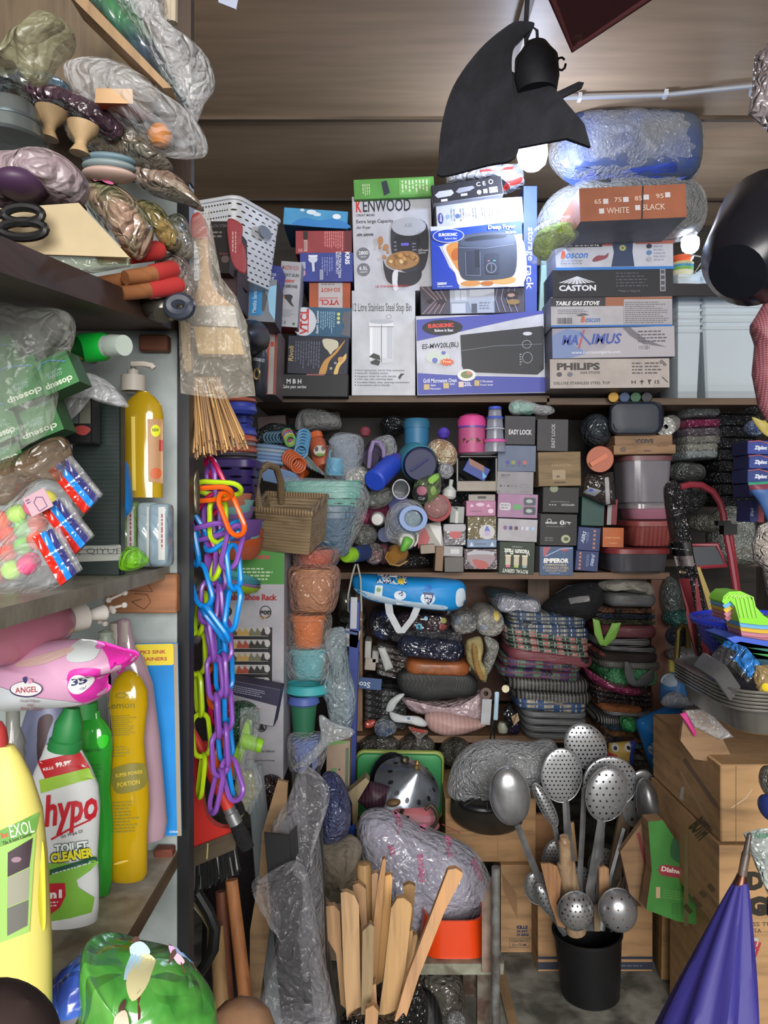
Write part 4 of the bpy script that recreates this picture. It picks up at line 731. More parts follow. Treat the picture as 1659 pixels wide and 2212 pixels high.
mb = MB(); q = lambda x, y, Y: P(x, y, Y)
for (a_, b_) in (((988, 1062), (988, 990)), ((1072, 1062), (1072, 990))):
    mb.hexa([q(a_[0]-1.5, a_[1], 2.99), q(a_[0]+1.5, a_[1], 2.99), q(b_[0]+1.5, b_[1], 2.99), q(b_[0]-1.5, b_[1], 2.99)], [q(a_[0]-1.5, a_[1], 3.2), q(a_[0]+1.5, a_[1], 3.2), q(b_[0]+1.5, b_[1], 3.2), q(b_[0]-1.5, b_[1], 3.2)], M('8d8a84', 'paper'))
mb.box(P(1030, 1062, 3.1), (.155, .22, .004), M('8d8a84', 'paper')); mb.box(P(1030, 990, 3.12), (.155, .2, .003), M('7d7a78', 'paper')); mb.build('body', t)
carton('front_flap', '', '', (987, 1039, 1072, 1061), 2.97, .004, '9a8f82', parent=t)
carton('blue_pack', 'blue pack with an orange brown stripe inside the open grey carton', 'package', (1003, 1000, 1056, 1030), 3.03, .05, '22409a', [('p', [(1003, 1000), (1040, 1000), (1046, 1012), (1010, 1012)], '8a5648'), ('p', [(1042, 1012), (1056, 1018), (1050, 1026)], '5fa0d8')], roll=28)
# ---------------------------------------------------------------- small boxes at the lower middle
t = T('baby_bottle_carton', 'clear fronted pink and blue carton with a round baby bottle print', 'box', P(1042, 1185, 2.97))
carton('pink_header', '', '', (1007, 1082, 1071, 1115), 2.95, .14, 'b06a92', [('e', 1037, 1090, 9, 4, 'c9a6c0'), ('k', 1014, 1102, 1046, 1107, 1, '7a3a66'), ('e', 1060, 1104, 6, 5, 'd0b6c8'), ('p', [(1014, 1095), (1019, 1088), (1024, 1095)], 'd0a6c0'), ('p', [(1050, 1095), (1055, 1088), (1060, 1095)], 'd0a6c0')], parent=t, top='8d7a78')
carton('hang_card', '', '', (1012, 1068, 1070, 1083), 2.97, .006, '9a908c', [('r', 1032, 1072, 1050, 1077, '2b2624')], parent=t)
carton('window', '', '', (1010, 1115, 1072, 1166), 2.96, .12, '7d745a', [('e', 1052, 1149, 17, 16, 'b3b2b4'), ('r', 1047, 1142, 1058, 1158, 'a79ab8'), ('p', [(1046, 1148), (1050, 1138), (1052, 1135), (1054, 1138), (1059, 1148)], '3f63b0'), ('o', 1052, 1152, 10, 5, 1, 'b99ac0')], kind='shine', parent=t)
carton('blue_footer', '', '', (1009, 1165, 1073, 1183), 2.955, .13, '6f86a8', [('k', 1026, 1173, 1056, 1177, 1, '33466e'), ('p', [(1014, 1180), (1019, 1170), (1023, 1180)], 'b3c0d4'), ('p', [(1058, 1180), (1063, 1170), (1068, 1180)], 'b3c0d4')], parent=t)
carton('clear_bowl_box', 'clear film box holding a bowl with a red base', 'box', (1003, 1186, 1074, 1230), 2.95, .14, '6f6468', [('e', 1038, 1197, 30, 8, 'a0a2ac'), ('p', smooth([(1010, 1200), (1068, 1200), (1058, 1222), (1040, 1229), (1020, 1222)], 24), '8d7a80'), ('p', smooth([(1022, 1208), (1050, 1214), (1054, 1226), (1036, 1229), (1026, 1222)], 20), 'a8403a')], kind='shine')
carton('red_button_pack', 'grey plastic tray pack with a round red button', 'package', (958, 1132, 1006, 1178), 2.97, .08, '7e7d80', [('e', 984, 1154, 13, 10, 'b04048'), ('p', rr(958, 1132, 1006, 1148, 0, .4), '9b9ba2')], kind='shine')
for i, (r_, c_, l_, ro) in enumerate((((972, 1094, 1003, 1130), '8f9490', 'pale open carton flaps beside the film wrapped pink bowl', 3), ((905, 1130, 956, 1188), '9a9690', 'crumpled white carton with a torn red side', -8), ((956, 1180, 1000, 1202), '9a9a9c', 'small white carton with a blank label above the brown flap', 2), ((940, 1180, 958, 1234), '7a5a3c', 'upright brown cardboard strip at the shelf edge', 3), ((960, 1203, 1002, 1236), '5a5550', 'film wrapped dark pack at the shelf edge under the blank white carton', 0), ((908, 1176, 940, 1196), '8b7d6c', 'small tan carton end under the crumpled white carton', -4))):
    sp = [] if i not in (0, 1, 2) else ([('r', 984, 1104, 990, 1130, 'b5b3ae'), ('p', [(973, 1094), (988, 1102), (988, 1096)], '2b2b2b')] if i == 0 else [('p', [(903, 1133), (922, 1140), (928, 1162), (915, 1188), (900, 1180)], 'a83438'), ('p', [(930, 1132), (956, 1140), (950, 1182), (940, 1160)], 'c4c2c0')] if i == 1 else [('r', 973, 1186, 992, 1196, 'b6b6ba')])
    carton('small_carton', l_, 'box', r_, 2.96-.01*i, .1, c_, sp, roll=ro)
# ---------------------------------------------------------------- the heap of bottles, cups and bowls
CL = lambda c='b9c0cc', a=.3: M(c, 'film', a=a)
carton('long_dark_box', 'dark maroon long box in the shadow under the top shelf', 'box', (556, 898, 618, 928), 3.2, .1, '3a2422', roll=-4)
t = T('wrapped_pot', 'dim pot in a grey film bag far back on the shelf', 'pot', P(690, 930, 3.2)); spun('pot', '', '', (655, 915, 3.2), (730, 910, 3.25), [(0, 0), (0, 18), (1, 22), (1, 0)], '4a4442', parent=t)
film('bag', '', [(640, 930), (648, 888), (690, 884), (730, 900), (735, 925), (690, 930)], 3.2, .09, parent=t)
def coilset(name, label, cols, x0, y0, x1, y1, r, Y):
    t = T(name, label, 'cutlery', P((x0+x1)/2, (y0+y1)/2, Y)); n = len(cols)
    for i, c in enumerate(cols):
        u = i/max(1, n-1); mb = MB(); c0 = P(x0+(x1-x0)*u, y0+(y1-y0)*u, Y-.008*i)
        mb.tube([c0+Vector((r*Y/F*math.cos(a), .004, r*Y/F*math.sin(a)*1.1)) for a in [k*math.pi/9 for k in range(18)]], .0055, c, 6, True); mb.build('ring', t)
    return t
coilset('cutlery_bundle', 'cutlery bundle with red, yellow and green ring handles', ['3a8a5a', 'b83434', '3a6ab0', 'c4b02a', '5aa040'], 620, 938, 627, 952, 10, 2.9)
coilset('cutlery_bundle', 'cutlery bundle with sky blue ring handles', ['3a86b4']*6, 656, 942, 650, 975, 13, 2.88)
coilset('cutlery_bundle', 'teal ring handles lying in the shade above the blue dishes', ['24566e']*5, 580, 945, 608, 944, 10, 2.98)
t = coilset('cutlery_bundle', 'orange coil handles bundled above the light blue straws', ['b5501c']*5, 626, 990, 644, 1004, 15, 2.82)
for i in range(7): mb = MB(); mb.tube([P(626+i*4, 960+i*2, 2.93), P(668+i*6, 1010+i*3, 2.86)], .004, ['6a5a7a', '7a8a9a', '8a7a5a', '3a9a8a'][i % 4]); tag(mb.build('spoon'), ['violet', 'grey', 'bronze', 'teal', 'pale violet', 'steel', 'brown'][i]+' spoon handle in the slanting handful below the blue rings', 'spoon', 'slanting spoon handles')
for i in range(3): spun('mug', ['orange mug lying left under the coil handles', 'orange mug lying in the middle under the coil handles', 'orange mug lying right under the coil handles'][i], 'mug', (618+i*14, 1006+i*9, 2.86), (628+i*15, 1002+i*9, 2.95), [(0, 0), (0, 11), (.2, 13), (1, 11), (1, 0)], 'b04c1c', group='orange mugs')
for i in range(5):
    pouch('dish', ['top', 'second', 'third', 'fourth', 'lowest'][i]+' pale blue dish in the fanned stack at the left of the shelf', 'dish', rotp(ell(590, 968+i*8, 45, 8), 6, (590, 970)), 2.92-.01*i, .07, ['6f8fb4', '8fa0b0', '7a9ac0', '6a8ab8', '7f9fc4'][i], nz=0, group='fanned pale blue dishes')
for i in range(8):
    mb = MB(); mb.tube([P(556+i*2, 1000+i*5, 2.85), P(640+i*2, 1026+i*4, 2.80)], .007, M('6f94c4')); tag(mb.build('hanger'), ['uppermost', 'second', 'third', 'fourth', 'fifth', 'sixth', 'seventh', 'lowest'][i]+' light blue plastic rod in the bundle behind the wicker basket', 'rod', 'light blue rods')
def bottle(name, label, a, b, prof, col, cap=None, capprof=None, cat='bottle', parent=None, **kw):
    if not cap: return spun(name, label, cat, a, b, prof, col, **kw)
    t = T(name, label, cat, (P(*a)+P(*b))/2); spun('body', '', '', a, b, prof, col, parent=t, **kw)
    spun('cap', '', '', capprof[0], capprof[1], capprof[2], cap, parent=t); return t
t = bottle('kids_bottle', 'orange bottle with a white cow sticker and orange cap', (700, 1010, 2.9), (682, 950, 2.95), [(0, 0), (0, 17), (.1, 21), (.9, 19), (1, 15), (1, 0)], 'b04e24', 'c05a28', ((683, 951, 2.95), (679, 938, 2.96), [(0, 17), (.9, 17), (1, 0)]))
pouch('sticker', '', '', ell(690, 974, 13, 12), 2.848, .004, 'b9b6a8', nz=0, parent=t, specs=[('e', 684, 970, 4, 5, '5a4a5a'), ('e', 698, 969, 4, 5, '5a4a5a'), ('e', 692, 982, 9, 3, '6a9a3a')])
t = T('measuring_jug', 'frosted jug wrapped with a light blue handled mug', 'jug', P(745, 1040, 2.9))
spun('jug', '', '', (752, 1030, 2.92), (742, 950, 2.85), [(0, 0), (0, 26), (.9, 30), (1, 32), (1, 29), (.1, 20)], M('9aa9bc', 'clear', a=.5), parent=t)
spun('mug', '', '', (722, 1028, 2.86), (724, 990, 2.86), [(0, 0), (0, 17), (.1, 19), (1, 20), (1, 18), (.1, 16)], '4b9ac0', parent=t)
mb = MB(); mb.tube([P(*p, 2.85) for p in ((712, 994), (712, 976), (718, 972), (736, 973), (741, 980), (740, 996))], .0045, '4b9ac0'); mb.build('handle', t)
film('bag', '', [(700, 1030), (708, 970), (722, 938), (760, 936), (785, 950), (782, 1000), (760, 1030), (720, 1046)], 2.88, .09, a=.15, parent=t)
spun('ball', 'small white and red ball in the shadow behind the frosted jug', 'ball', (788, 945, 3.15), (790, 920, 3.15), [(0, 0), (.15, 9), (.5, 13), (.85, 9), (1, 0)], '8a3a48')
t = T('handled_cup', 'dark purple cup crossed by a lavender handle strap', 'cup', P(806, 1000, 2.92))
spun('cup', '', '', (800, 990, 2.9), (815, 970, 3.05), [(0, 0), (0, 18), (.1, 21), (1, 24), (1, 0)], '3a3048', parent=t)
mb = MB(); mb.tube([P(797, 1010, 2.87), P(800, 975, 2.84), P(806, 955, 2.86), P(818, 955, 2.88), P(828, 970, 2.89), P(829, 988, 2.9)], .008, '8a78a6'); mb.build('strap', t)
film('clear_bag', 'empty clear bag bulging behind the lavender strapped cup', [(800, 958), (830, 940), (850, 945), (858, 975), (845, 1000), (826, 1000)], 2.99, .06)
t = bottle('canister', 'teal cylindrical canister standing in the middle of the heap', (900, 972, 3.05), (900, 925, 3.05), [(0, 0), (0, 27), (1, 27), (1, 0)], '146a96', '17658a', ((900, 926, 3.05), (900, 903, 3.05), [(0, 29), (.6, 29), (.9, 25), (1, 0)]), 'canister')
spun('ball', 'glossy purple ball resting on the peach wrapped bundle', 'ball', (959, 950, 2.95), (957, 922, 2.95), [(0, 0), (.15, 10), (.5, 14.5), (.85, 10), (1, 0)], '3c1f9a')
t = T('lidded_bowl', 'turquoise bowl tipped forward with a round navy lid', 'bowl', P(900, 1010, 2.85))
spun('bowl', '', '', (908, 1003, 2.84), (888, 985, 3.0), [(0, 38), (.05, 40), (.7, 36), (1, 26), (1, 0)], '1a7f92', parent=t)
spun('lid', '', '', (908, 1004, 2.81), (906, 1002, 2.85), [(0, 0), (0, 33), (.2, 35), (.5, 37), (1, 38)], '1f2450', parent=t)
mb = MB(); mb.tube([P(888, 1016, 2.795), P(926, 990, 2.795)], .004, '3a3f72'); mb.build('grip', t)
pouch('wrapped_bundle', 'peach coloured bundle in crinkled clear wrap', 'package', [(922, 975), (930, 955), (950, 948), (975, 958), (988, 980), (982, 1003), (960, 1010), (940, 1000)], 2.9, .05, M('a88058', 'shine', col2='c4b496', s=1.5), nz=.012)
pouch('foil_ball', 'crumpled silver white wrap under the peach bundle', 'package', ell(963, 1017, 17, 18), 2.87, .035, M('a2a5ad', 'shine', s=2), nz=.015)
bottle('water_bottle', 'royal blue bottle lying with its purple end up right', (808, 1040, 2.72), (848, 1002, 2.86), [(0, 0), (0, 20), (.04, 24), (.9, 24), (1, 20), (1, 0)], '2343b4', '3a2aa0', ((846, 1004, 2.85), (856, 996, 2.9), [(0, 20), (1, 18), (1, 0)]))
bottle('squash_ball_bag', 'round off white wrapped bowl behind the royal blue bottle', (768, 1036, 2.86), (776, 1030, 2.98), [(0, 0), (0, 22), (.2, 28), (1, 26), (1, 0)], M('a9a9a4', 'shine'), cat='bowl')
pouch('clear_wok_lid', 'clear film wrapped shallow bowl under the royal blue bottle', 'bowl', rotp(ell(818, 1076, 36, 22), -20, (818, 1076)), 2.88, .06, M('8d918c', 'film', a=.5), nz=.01)
t = T('glass_mug', 'clear glass mug with a round rim lying toward the front', 'mug', P(865, 1060, 2.85))
spun('body', '', '', (866, 1056, 2.8), (866, 1050, 2.92), [(0, 17), (0, 19), (.1, 18), (1, 14), (1, 0)], M('9aa0a8', 'clear', a=.35), parent=t)
mb = MB(); mb.tube([P(866+18*math.cos(a), 1057+21*math.sin(a), 2.8) for a in [k*math.pi/10 for k in range(20)]], .002, 'b4b9c2', 6, True); mb.build('rim', t)
spun('storage_bag_ball', 'dark blue round flask end below the clear glass mug', 'flask', (862, 1090, 2.95), (862, 1085, 3.05), [(0, 0), (0, 22), (1, 22), (1, 0)], '1c2f7c')
pouch('cup_pack', 'clear pack with a dark label reading CUP and lime green parts', 'package', [(893, 1050), (905, 1032), (935, 1022), (952, 1030), (952, 1058), (940, 1080), (915, 1090), (893, 1075)], 2.84, .05, M('3f4240', 'shine', col2='5f7a3a', s=.8), nz=.006,
      specs=[('p', smooth([(893, 1056), (915, 1048), (925, 1065), (920, 1086), (898, 1078)], 20), '2c2a2c'), ('e', 911, 1060, 11, 10, 'a05a6e'), ('t', 'CUP', 904, 1074, 918, 1080, 'b9b9bc', {'rot': 8}), ('p', smooth([(925, 1035), (945, 1022), (948, 1032), (932, 1045)], 16), '7ab02c'), ('e', 936, 1060, 6, 10, '7f9c50')])
bottle('white_bottle', 'small smooth white bottle with a narrow neck', (969, 1078, 2.9), (973, 1050, 2.9), [(0, 0), (.02, 10), (.2, 15), (.7, 14), (1, 5), (1, 0)], 'b0b2b0', 'a4a7a6', ((973, 1050, 2.9), (975, 1036, 2.9), [(0, 4), (1, 5), (1, 0)]))
t = T('wrapped_bowl', 'pink bowl covered in shiny crinkled film', 'bowl', P(945, 1098, 2.88)); spun('bowl', '', '', (945, 1098, 2.83), (945, 1095, 2.95), [(0, 0), (0, 24), (.05, 29), (.4, 30), (1, 22), (1, 0)], 'a3474a', parent=t)
pouch('film_cover', '', '', ell(943, 1095, 27, 25), 2.826, .02, M('8a8680', 'film', a=.5), nz=.01, parent=t)
t = T('wrapped_jar', 'light blue jar with a violet rim inside a clear bag', 'jar', P(875, 1125, 2.85))
spun('jar', '', '', (893, 1120, 2.74), (868, 1130, 2.95), [(0, 20), (0, 30), (.3, 33), (1, 30), (1, 0)], '6f8ec4', parent=t, sq=.9); spun('inside', '', '', (888, 1126, 2.77), (872, 1128, 2.9), [(0, 0), (0, 24), (.5, 24), (1, 20)], '40697c', parent=t)
film('bag', '', [(835, 1165), (832, 1120), (850, 1090), (885, 1078), (912, 1092), (918, 1125), (905, 1160), (870, 1176)], 2.84, .09, a=.2, parent=t)
bottle('magenta_bottle', 'magenta bottle lying with a round white spout forward', (795, 1118, 2.9), (835, 1105, 3.0), [(0, 0), (.05, 20), (.4, 24), (1, 20), (1, 0)], '5f1a34', 'c2bfbd', ((815, 1122, 2.84), (816, 1120, 2.89), [(0, 0), (0, 4), (.02, 12), (.5, 16), (1, 14)]))
spun('magenta_ball', 'small magenta knob sticking out left of the magenta bottle', 'knob', (784, 1125, 2.88), (790, 1112, 2.92), [(0, 0), (.2, 10), (.6, 13), (1, 6), (1, 0)], '7a2246')
pouch('grey_bag', 'grey crinkled bag bundle below the magenta bottle', 'plastic bag', ell(785, 1156, 30, 26), 2.9, .06, M('5f605c', 'shine', col2='7c7d7a', s=2), nz=.015)
pouch('small_bag', 'crumpled clear bag bundle above the shelf edge', 'plastic bag', ell(808, 1196, 22, 24), 2.88, .05, M('686661', 'shine', col2='8a6a6a', s=2), nz=.015)
t = T('sippy_cup', 'white sippy cup with a green flip spout and handle', 'cup', P(878, 1170, 2.82))
spun('lid', '', '', (879, 1168, 2.78), (874, 1168, 2.9), [(0, 0), (0, 15), (.1, 19), (1, 20), (1, 0)], 'b0b2a8', parent=t)
pouch('spout', '', '', [(866, 1180), (874, 1160), (886, 1162), (892, 1170), (876, 1190), (865, 1190)], 2.76, .015, '57a528', nz=0, parent=t)
mb = MB(); mb.tube([P(*p, 2.8) for p in ((885, 1152), (897, 1148), (903, 1156), (901, 1170), (895, 1180))], .004, 'b0b2a8'); mb.build('handle', t)
t = T('glass_teapot', 'amber glass teapot lying on the shelf edge', 'teapot', P(858, 1215, 2.85))
spun('body', '', '', (848, 1205, 2.82), (868, 1190, 2.9), [(0, 0), (.02, 14), (.4, 23), (.8, 20), (1, 8), (1, 0)], M('9a6a18', 'clear', a=.8), parent=t)
mb = MB(); mb.tube([P(*p, 2.8) for p in ((838, 1192), (833, 1205), (842, 1218), (862, 1222), (880, 1212))], .004, '8a6420'); mb.build('strap', t)
bottle('lime_cap_bottle', 'navy bottle lying with a bright lime round cap', (762, 1198, 2.75), (800, 1192, 2.9), [(0, 0), (0, 17), (1, 18), (1, 0)], '22386e', '8fc52a', ((747, 1200, 2.70), (762, 1198, 2.76), [(0, 0), (0, 14), (.1, 16), (1, 17), (1, 0)]))
pouch('maroon_pouch', 'dull maroon pouch standing behind the amber teapot', 'pouch', [(818, 1180), (835, 1175), (842, 1190), (838, 1215), (820, 1215)], 2.95, .03, '5f2f3a', nz=.004)
spun('blue_jar', 'blue jar end between the grey bag and the light blue jar', 'jar', (832, 1155, 2.98), (832, 1155, 3.08), [(0, 0), (0, 16), (1, 16), (1, 0)], '2f4478')
# filler bags far back so that the level is full
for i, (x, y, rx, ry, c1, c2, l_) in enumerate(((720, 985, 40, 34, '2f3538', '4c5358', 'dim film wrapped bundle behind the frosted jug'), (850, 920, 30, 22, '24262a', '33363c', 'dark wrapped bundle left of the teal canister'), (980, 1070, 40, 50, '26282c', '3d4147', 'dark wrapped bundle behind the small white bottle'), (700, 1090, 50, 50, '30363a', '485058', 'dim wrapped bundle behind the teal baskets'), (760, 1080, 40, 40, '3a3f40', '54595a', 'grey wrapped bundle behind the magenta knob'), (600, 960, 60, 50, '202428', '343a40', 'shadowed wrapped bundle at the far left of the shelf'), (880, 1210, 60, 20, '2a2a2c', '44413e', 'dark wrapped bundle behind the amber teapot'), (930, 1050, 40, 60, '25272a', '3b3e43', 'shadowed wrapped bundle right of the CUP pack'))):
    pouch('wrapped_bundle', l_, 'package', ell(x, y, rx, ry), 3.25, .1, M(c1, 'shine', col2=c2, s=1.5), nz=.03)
# ---------------------------------------------------------------- lower level: folded bags, soles, diapers
t = T('diaper_pack', 'bright blue diaper pack lying under the shelf with white straps', 'diapers', P(880, 1318, 2.95))
pouch('pack', '', '', [(762, 1246), (790, 1240), (870, 1246), (960, 1250), (1000, 1258), (1006, 1288), (995, 1310), (960, 1318), (880, 1309), (800, 1296), (766, 1276)], 2.93, .1, '1480c4', p=3.2, nz=.008, n=60, parent=t, specs=[
    ('p', smooth([(764, 1270), (800, 1285), (880, 1298), (960, 1308), (955, 1316), (880, 1308), (800, 1294)], 30), 'a9c4da'), ('p', smooth([(987, 1275), (1002, 1272), (1004, 1300), (990, 1310), (984, 1300)], 20), 'b9cbdc'),
    ('t', 'KiSSKiDS', 813, 1244, 880, 1262, 'e2e6ee', {'b': .09, 'rot': 4}), ('t', 'KiSSKiDS', 813, 1244, 880, 1262, '22306e', {'b': .02, 'rot': 4}), ('e', 866, 1256, 7, 7, 'd9c64a'),
    ('p', [(811, 1264), (827, 1265), (825, 1289), (808, 1287)], 'c9d6dc'), ('e', 818, 1274, 5, 5, '7fa86a'), ('e', 864, 1286, 13, 10, 'c9d8e6'), ('t', '4', 861, 1277, 871, 1287, '22306e', {'b': .05}), ('e', 924, 1293, 16, 13, 'b9d4ea'),
    ('p', [(914, 1279), (938, 1281), (932, 1300), (925, 1306), (917, 1298)], '28366e'), ('t', 'SUPER', 911, 1285, 934, 1292, 'e6eaf2', {'b': .04, 'rot': 5}), ('t', 'DRY', 914, 1294, 930, 1301, 'e6eaf2', {'b': .04, 'rot': 5}), ('e', 926, 1270, 7, 8, '2a6cb8')])
mb = MB()
for pts in (((838, 1296, 2.87), (842, 1325, 2.84), (864, 1366, 2.83)), ((905, 1304, 2.87), (892, 1335, 2.84), (866, 1368, 2.83)), ((850, 1244, 2.9), (846, 1270, 2.86), (865, 1306, 2.84)), ((912, 1254, 2.9), (900, 1280, 2.85), (878, 1304, 2.84))):
    for (a_, b_) in zip(pts, pts[1:]):
        p0, p1 = P(*a_), P(*b_); w_ = Vector((.014, .003, 0)); mb.add([p0-w_, p0+w_, p1+w_, p1-w_, p0-w_+Vector((0, .002, 0)), p0+w_+Vector((0, .002, 0)), p1+w_+Vector((0, .002, 0)), p1-w_+Vector((0, .002, 0))], [(0, 3, 2, 1), (4, 5, 6, 7)], M('b9bec6', 'paper'))
mb.build('strap', t)
mb = MB()
for pts in (((768, 1218), (760, 1245), (752, 1285), (752, 1320), (768, 1330), (782, 1340)), ((772, 1218), (779, 1250), (780, 1290), (781, 1320))):
    mb.tube([P(x, y, 2.83) for x, y in pts], .0035, 'a5a59a', 6)
tag(mb.build('ribbon'), 'long off white string hanging down left of the blue diaper pack', 'string')
def fold(label, x0, y0, x1, y1, Y, mat, rot=0, t=.16, p=6, nz=.006, cat='folded bag', name='folded_bag', c=.45, specs=(), group=None, **k):
    f = Y/(Y+t*.45); return pouch(name, label, cat, [(CX+(x-CX)*f, CY+(y-CY)*f) for x, y in rr(x0, y0, x1, y1, rot, c)], Y+t, t, mat, p=p, nz=nz, sm=False, ns=14, seed=int(x0+y0), specs=specs, group=group, **k)
# left half of that level
fold('thin white wrapped bundle on top of the plaid bags', 1066, 1286, 1165, 1324, 3.0, M('8d8e98', 'shine', col2='6f7f98'), 6)
fold('small teal wrapped bundle behind the thin white one', 1058, 1278, 1120, 1298, 3.1, M('2f5666', 'shine'), 6)
fold('clear bag of white socks with grey print, left half', 972, 1318, 1030, 1366, 2.98, M('a09d96', 'shine', col2='6e7076', s=2), -8, specs=[('e', 985, 1338, 13, 12, '5a6470'), ('e', 980, 1328, 5, 3, 'b03a6a')])
fold('clear bag of white socks with a yellow edge, right half', 1022, 1312, 1086, 1372, 2.96, M('b0aea6', 'shine', col2='86847e', s=2), 5, specs=[('e', 1072, 1330, 5, 12, 'b09a2a'), ('e', 1045, 1355, 10, 6, '6a7280')])
fold('dark cartoon printed pouch under the diaper pack', 852, 1318, 972, 1362, 2.99, M('33262c', 'shine', col2='1f1c28'), 4, specs=[('e', 905, 1352, 7, 5, '3f98b8'), ('e', 905, 1352, 3, 2.5, '16181c'), ('e', 920, 1336, 4, 5, '5aa0b8'), ('k', 908, 1335, 926, 1341, 1, 'b9bcc0'), ('e', 958, 1340, 6, 6, '8a8a3a'), ('p', [(950, 1345), (968, 1350), (966, 1362), (948, 1360)], '7a3030')])
fold('black and blue wrapped bundle at the left under the diapers', 796, 1318, 862, 1378, 2.98, M('1e2026', 'shine', col2='27356a'), 18)
fold('shiny black wrapped roll on top of the navy pack', 838, 1356, 1000, 1386, 2.97, M('26272c', 'shine', col2='4a4b50', s=2), 3)
fold('navy wrapped long pack above the brown rubber sole', 856, 1372, 1003, 1420, 2.93, M('1c2236', 'shine', col2='282d42'), 7)
pouch('rubber_sole', 'brown orange rubber sole with a honeycomb tread', 'sole', rr(871, 1411, 1010, 1442, 2, .45), 3.1, .18, M('9a5218', 'mess', col2='7a3f12', s=3), p=6, nz=.002, sm=False, specs=[('o', 900+12*i, 1418+(i % 2)*4+i*.3, 5, 3, 1, '5f300c') for i in range(7)]+[('r', 955, 1424, 985, 1428, '5f300c')])
pouch('rubber_sole', 'large black rubber sole facing forward in the middle', 'sole', [(856, 1468), (862, 1450), (895, 1442), (960, 1446), (1010, 1452), (1030, 1468), (1030, 1490), (1015, 1502), (965, 1506), (920, 1512), (890, 1504), (866, 1492)], 2.98, .04, M('1b1c1d', 'plastic', .6), p=5, nz=.002, n=60,
      specs=[('l', [(870+9*i, 1458+(i % 2)*3), (876+9*i, 1470), (870+9*i, 1482), (876+9*i, 1494)], 1.6, '2c2d2f') for i in range(8)]+[('l', [(985+6*i, 1462), (988+6*i, 1470), (983+6*i, 1492)], 1.6, '303134') for i in range(6)])
pouch('white_tissue', 'crumpled white tissue strip between the two rubber soles', 'paper', [(918, 1441), (940, 1434), (975, 1440), (1012, 1437), (1014, 1450), (970, 1449), (940, 1447)], 2.96, .02, '9da4ae', nz=.008)
pouch('rubber_gloves', 'cream yellow rubber gloves hanging folded at the right of the soles', 'gloves', [(1006, 1388), (1020, 1378), (1038, 1376), (1044, 1400), (1040, 1425), (1052, 1450), (1050, 1472), (1040, 1470), (1022, 1448), (1008, 1425)], 2.92, .04, M('a99a5c', 'cloth'), nz=.02, ns=20)
pouch('gloves_strip', 'yellow ochre folded strip lying over the cream gloves', 'gloves', [(1020, 1392), (1030, 1398), (1034, 1430), (1046, 1466), (1036, 1466), (1022, 1430)], 2.875, .012, M('9c7430', 'cloth'), nz=.004)
pouch('net_bag', 'pale grey knotted clear bag right of the cream gloves', 'plastic bag', [(1046, 1376), (1066, 1380), (1078, 1395), (1068, 1430), (1052, 1458), (1044, 1430), (1050, 1405)], 2.93, .035, M('8f9088', 'shine', s=2), nz=.02, ns=20)
t = T('mesh_slippers', 'pink mesh bag with a white tag, drooping under the black sole', 'bag', P(960, 1560, 2.93))
pouch('bag', '', '', [(868, 1508), (900, 1512), (960, 1516), (1020, 1506), (1040, 1490), (1056, 1500), (1060, 1540), (1040, 1560), (990, 1556), (930, 1545), (888, 1535)], 2.98, .06, M('a48c92', 'shine', s=.8, r=.4), nz=.014, parent=t)
carton('tag', '', '', (1040, 1510, 1061, 1566), 2.9, .002, 'a3a5ab', roll=4, parent=t)
pouch('pink_pouch', 'pink ribbed pouch in frosted plastic lying on the shelf edge', 'pouch', [(918, 1545), (950, 1536), (1000, 1545), (1050, 1560), (1040, 1572), (1000, 1585), (960, 1588), (928, 1575)], 2.93, .05, M('b08c86', 'stripe', col2='a67f7a', s=2), nz=.008)
for i in range(6):
    fold(['uppermost', 'second', 'third', 'fourth', 'fifth', 'lowest'][i]+' clear wrapped black tray in the stack below the dark soles', 786, 1480+i*13, 880, 1494+i*13, 3.0-.01*i, M('2a2b2d', 'shine', col2='55585c', s=1.5), 8, cat='tray', name='wrapped_tray', group='wrapped black trays', p=8, nz=.003)
for i in range(5):
    fold(['uppermost', 'second', 'third', 'fourth', 'lowest'][i]+' film wrapped grey lid in the leaning stack left of the brown sole', 812, 1392+i*13, 884, 1404+i*13, 3.0, M('6b6a68', 'shine', col2='3a2c2c', s=1.5), 12, cat='lid', name='wrapped_plate', group='wrapped grey lids', p=8, nz=.003)
pouch('white_ribbon', 'white satin ribbon looped over the wrapped black trays', 'ribbon', [(834, 1536), (840, 1515), (860, 1500), (874, 1500), (858, 1520), (848, 1536)], 2.93, .01, 'a9aeb0', nz=.004)
pouch('white_ribbon', 'white edged clear lid corner pointing down beside the grey lids', 'lid', dens([(816, 1400), (832, 1398), (850, 1442), (832, 1450)], 30), 2.95, .01, 'a3a6a4', nz=.006, sm=False)
pouch('crumpled_paper', 'crumpled white paper with a small blue mark near the shelf edge', 'paper', [(842, 1538), (870, 1545), (905, 1548), (922, 1562), (915, 1570), (880, 1562), (850, 1558)], 2.92, .02, 'a8acb0', nz=.015, specs=[('e', 883, 1552, 4, 3, '4a6a9a')])
pouch('red_wrapper', 'small red wrapper on the left shelf end', 'wrapper', [(788, 1560), (802, 1554), (814, 1558), (806, 1570), (790, 1572)], 2.93, .015, M('b03a28', 'shine'), nz=.006)
pouch('clear_packet', 'clear packet with blue bits drooping over the shelf edge', 'package', [(808, 1568), (822, 1552), (850, 1560), (855, 1580), (832, 1592), (812, 1586)], 2.9, .03, M('7d8288', 'shine', col2='4a5f80', s=2), nz=.012)
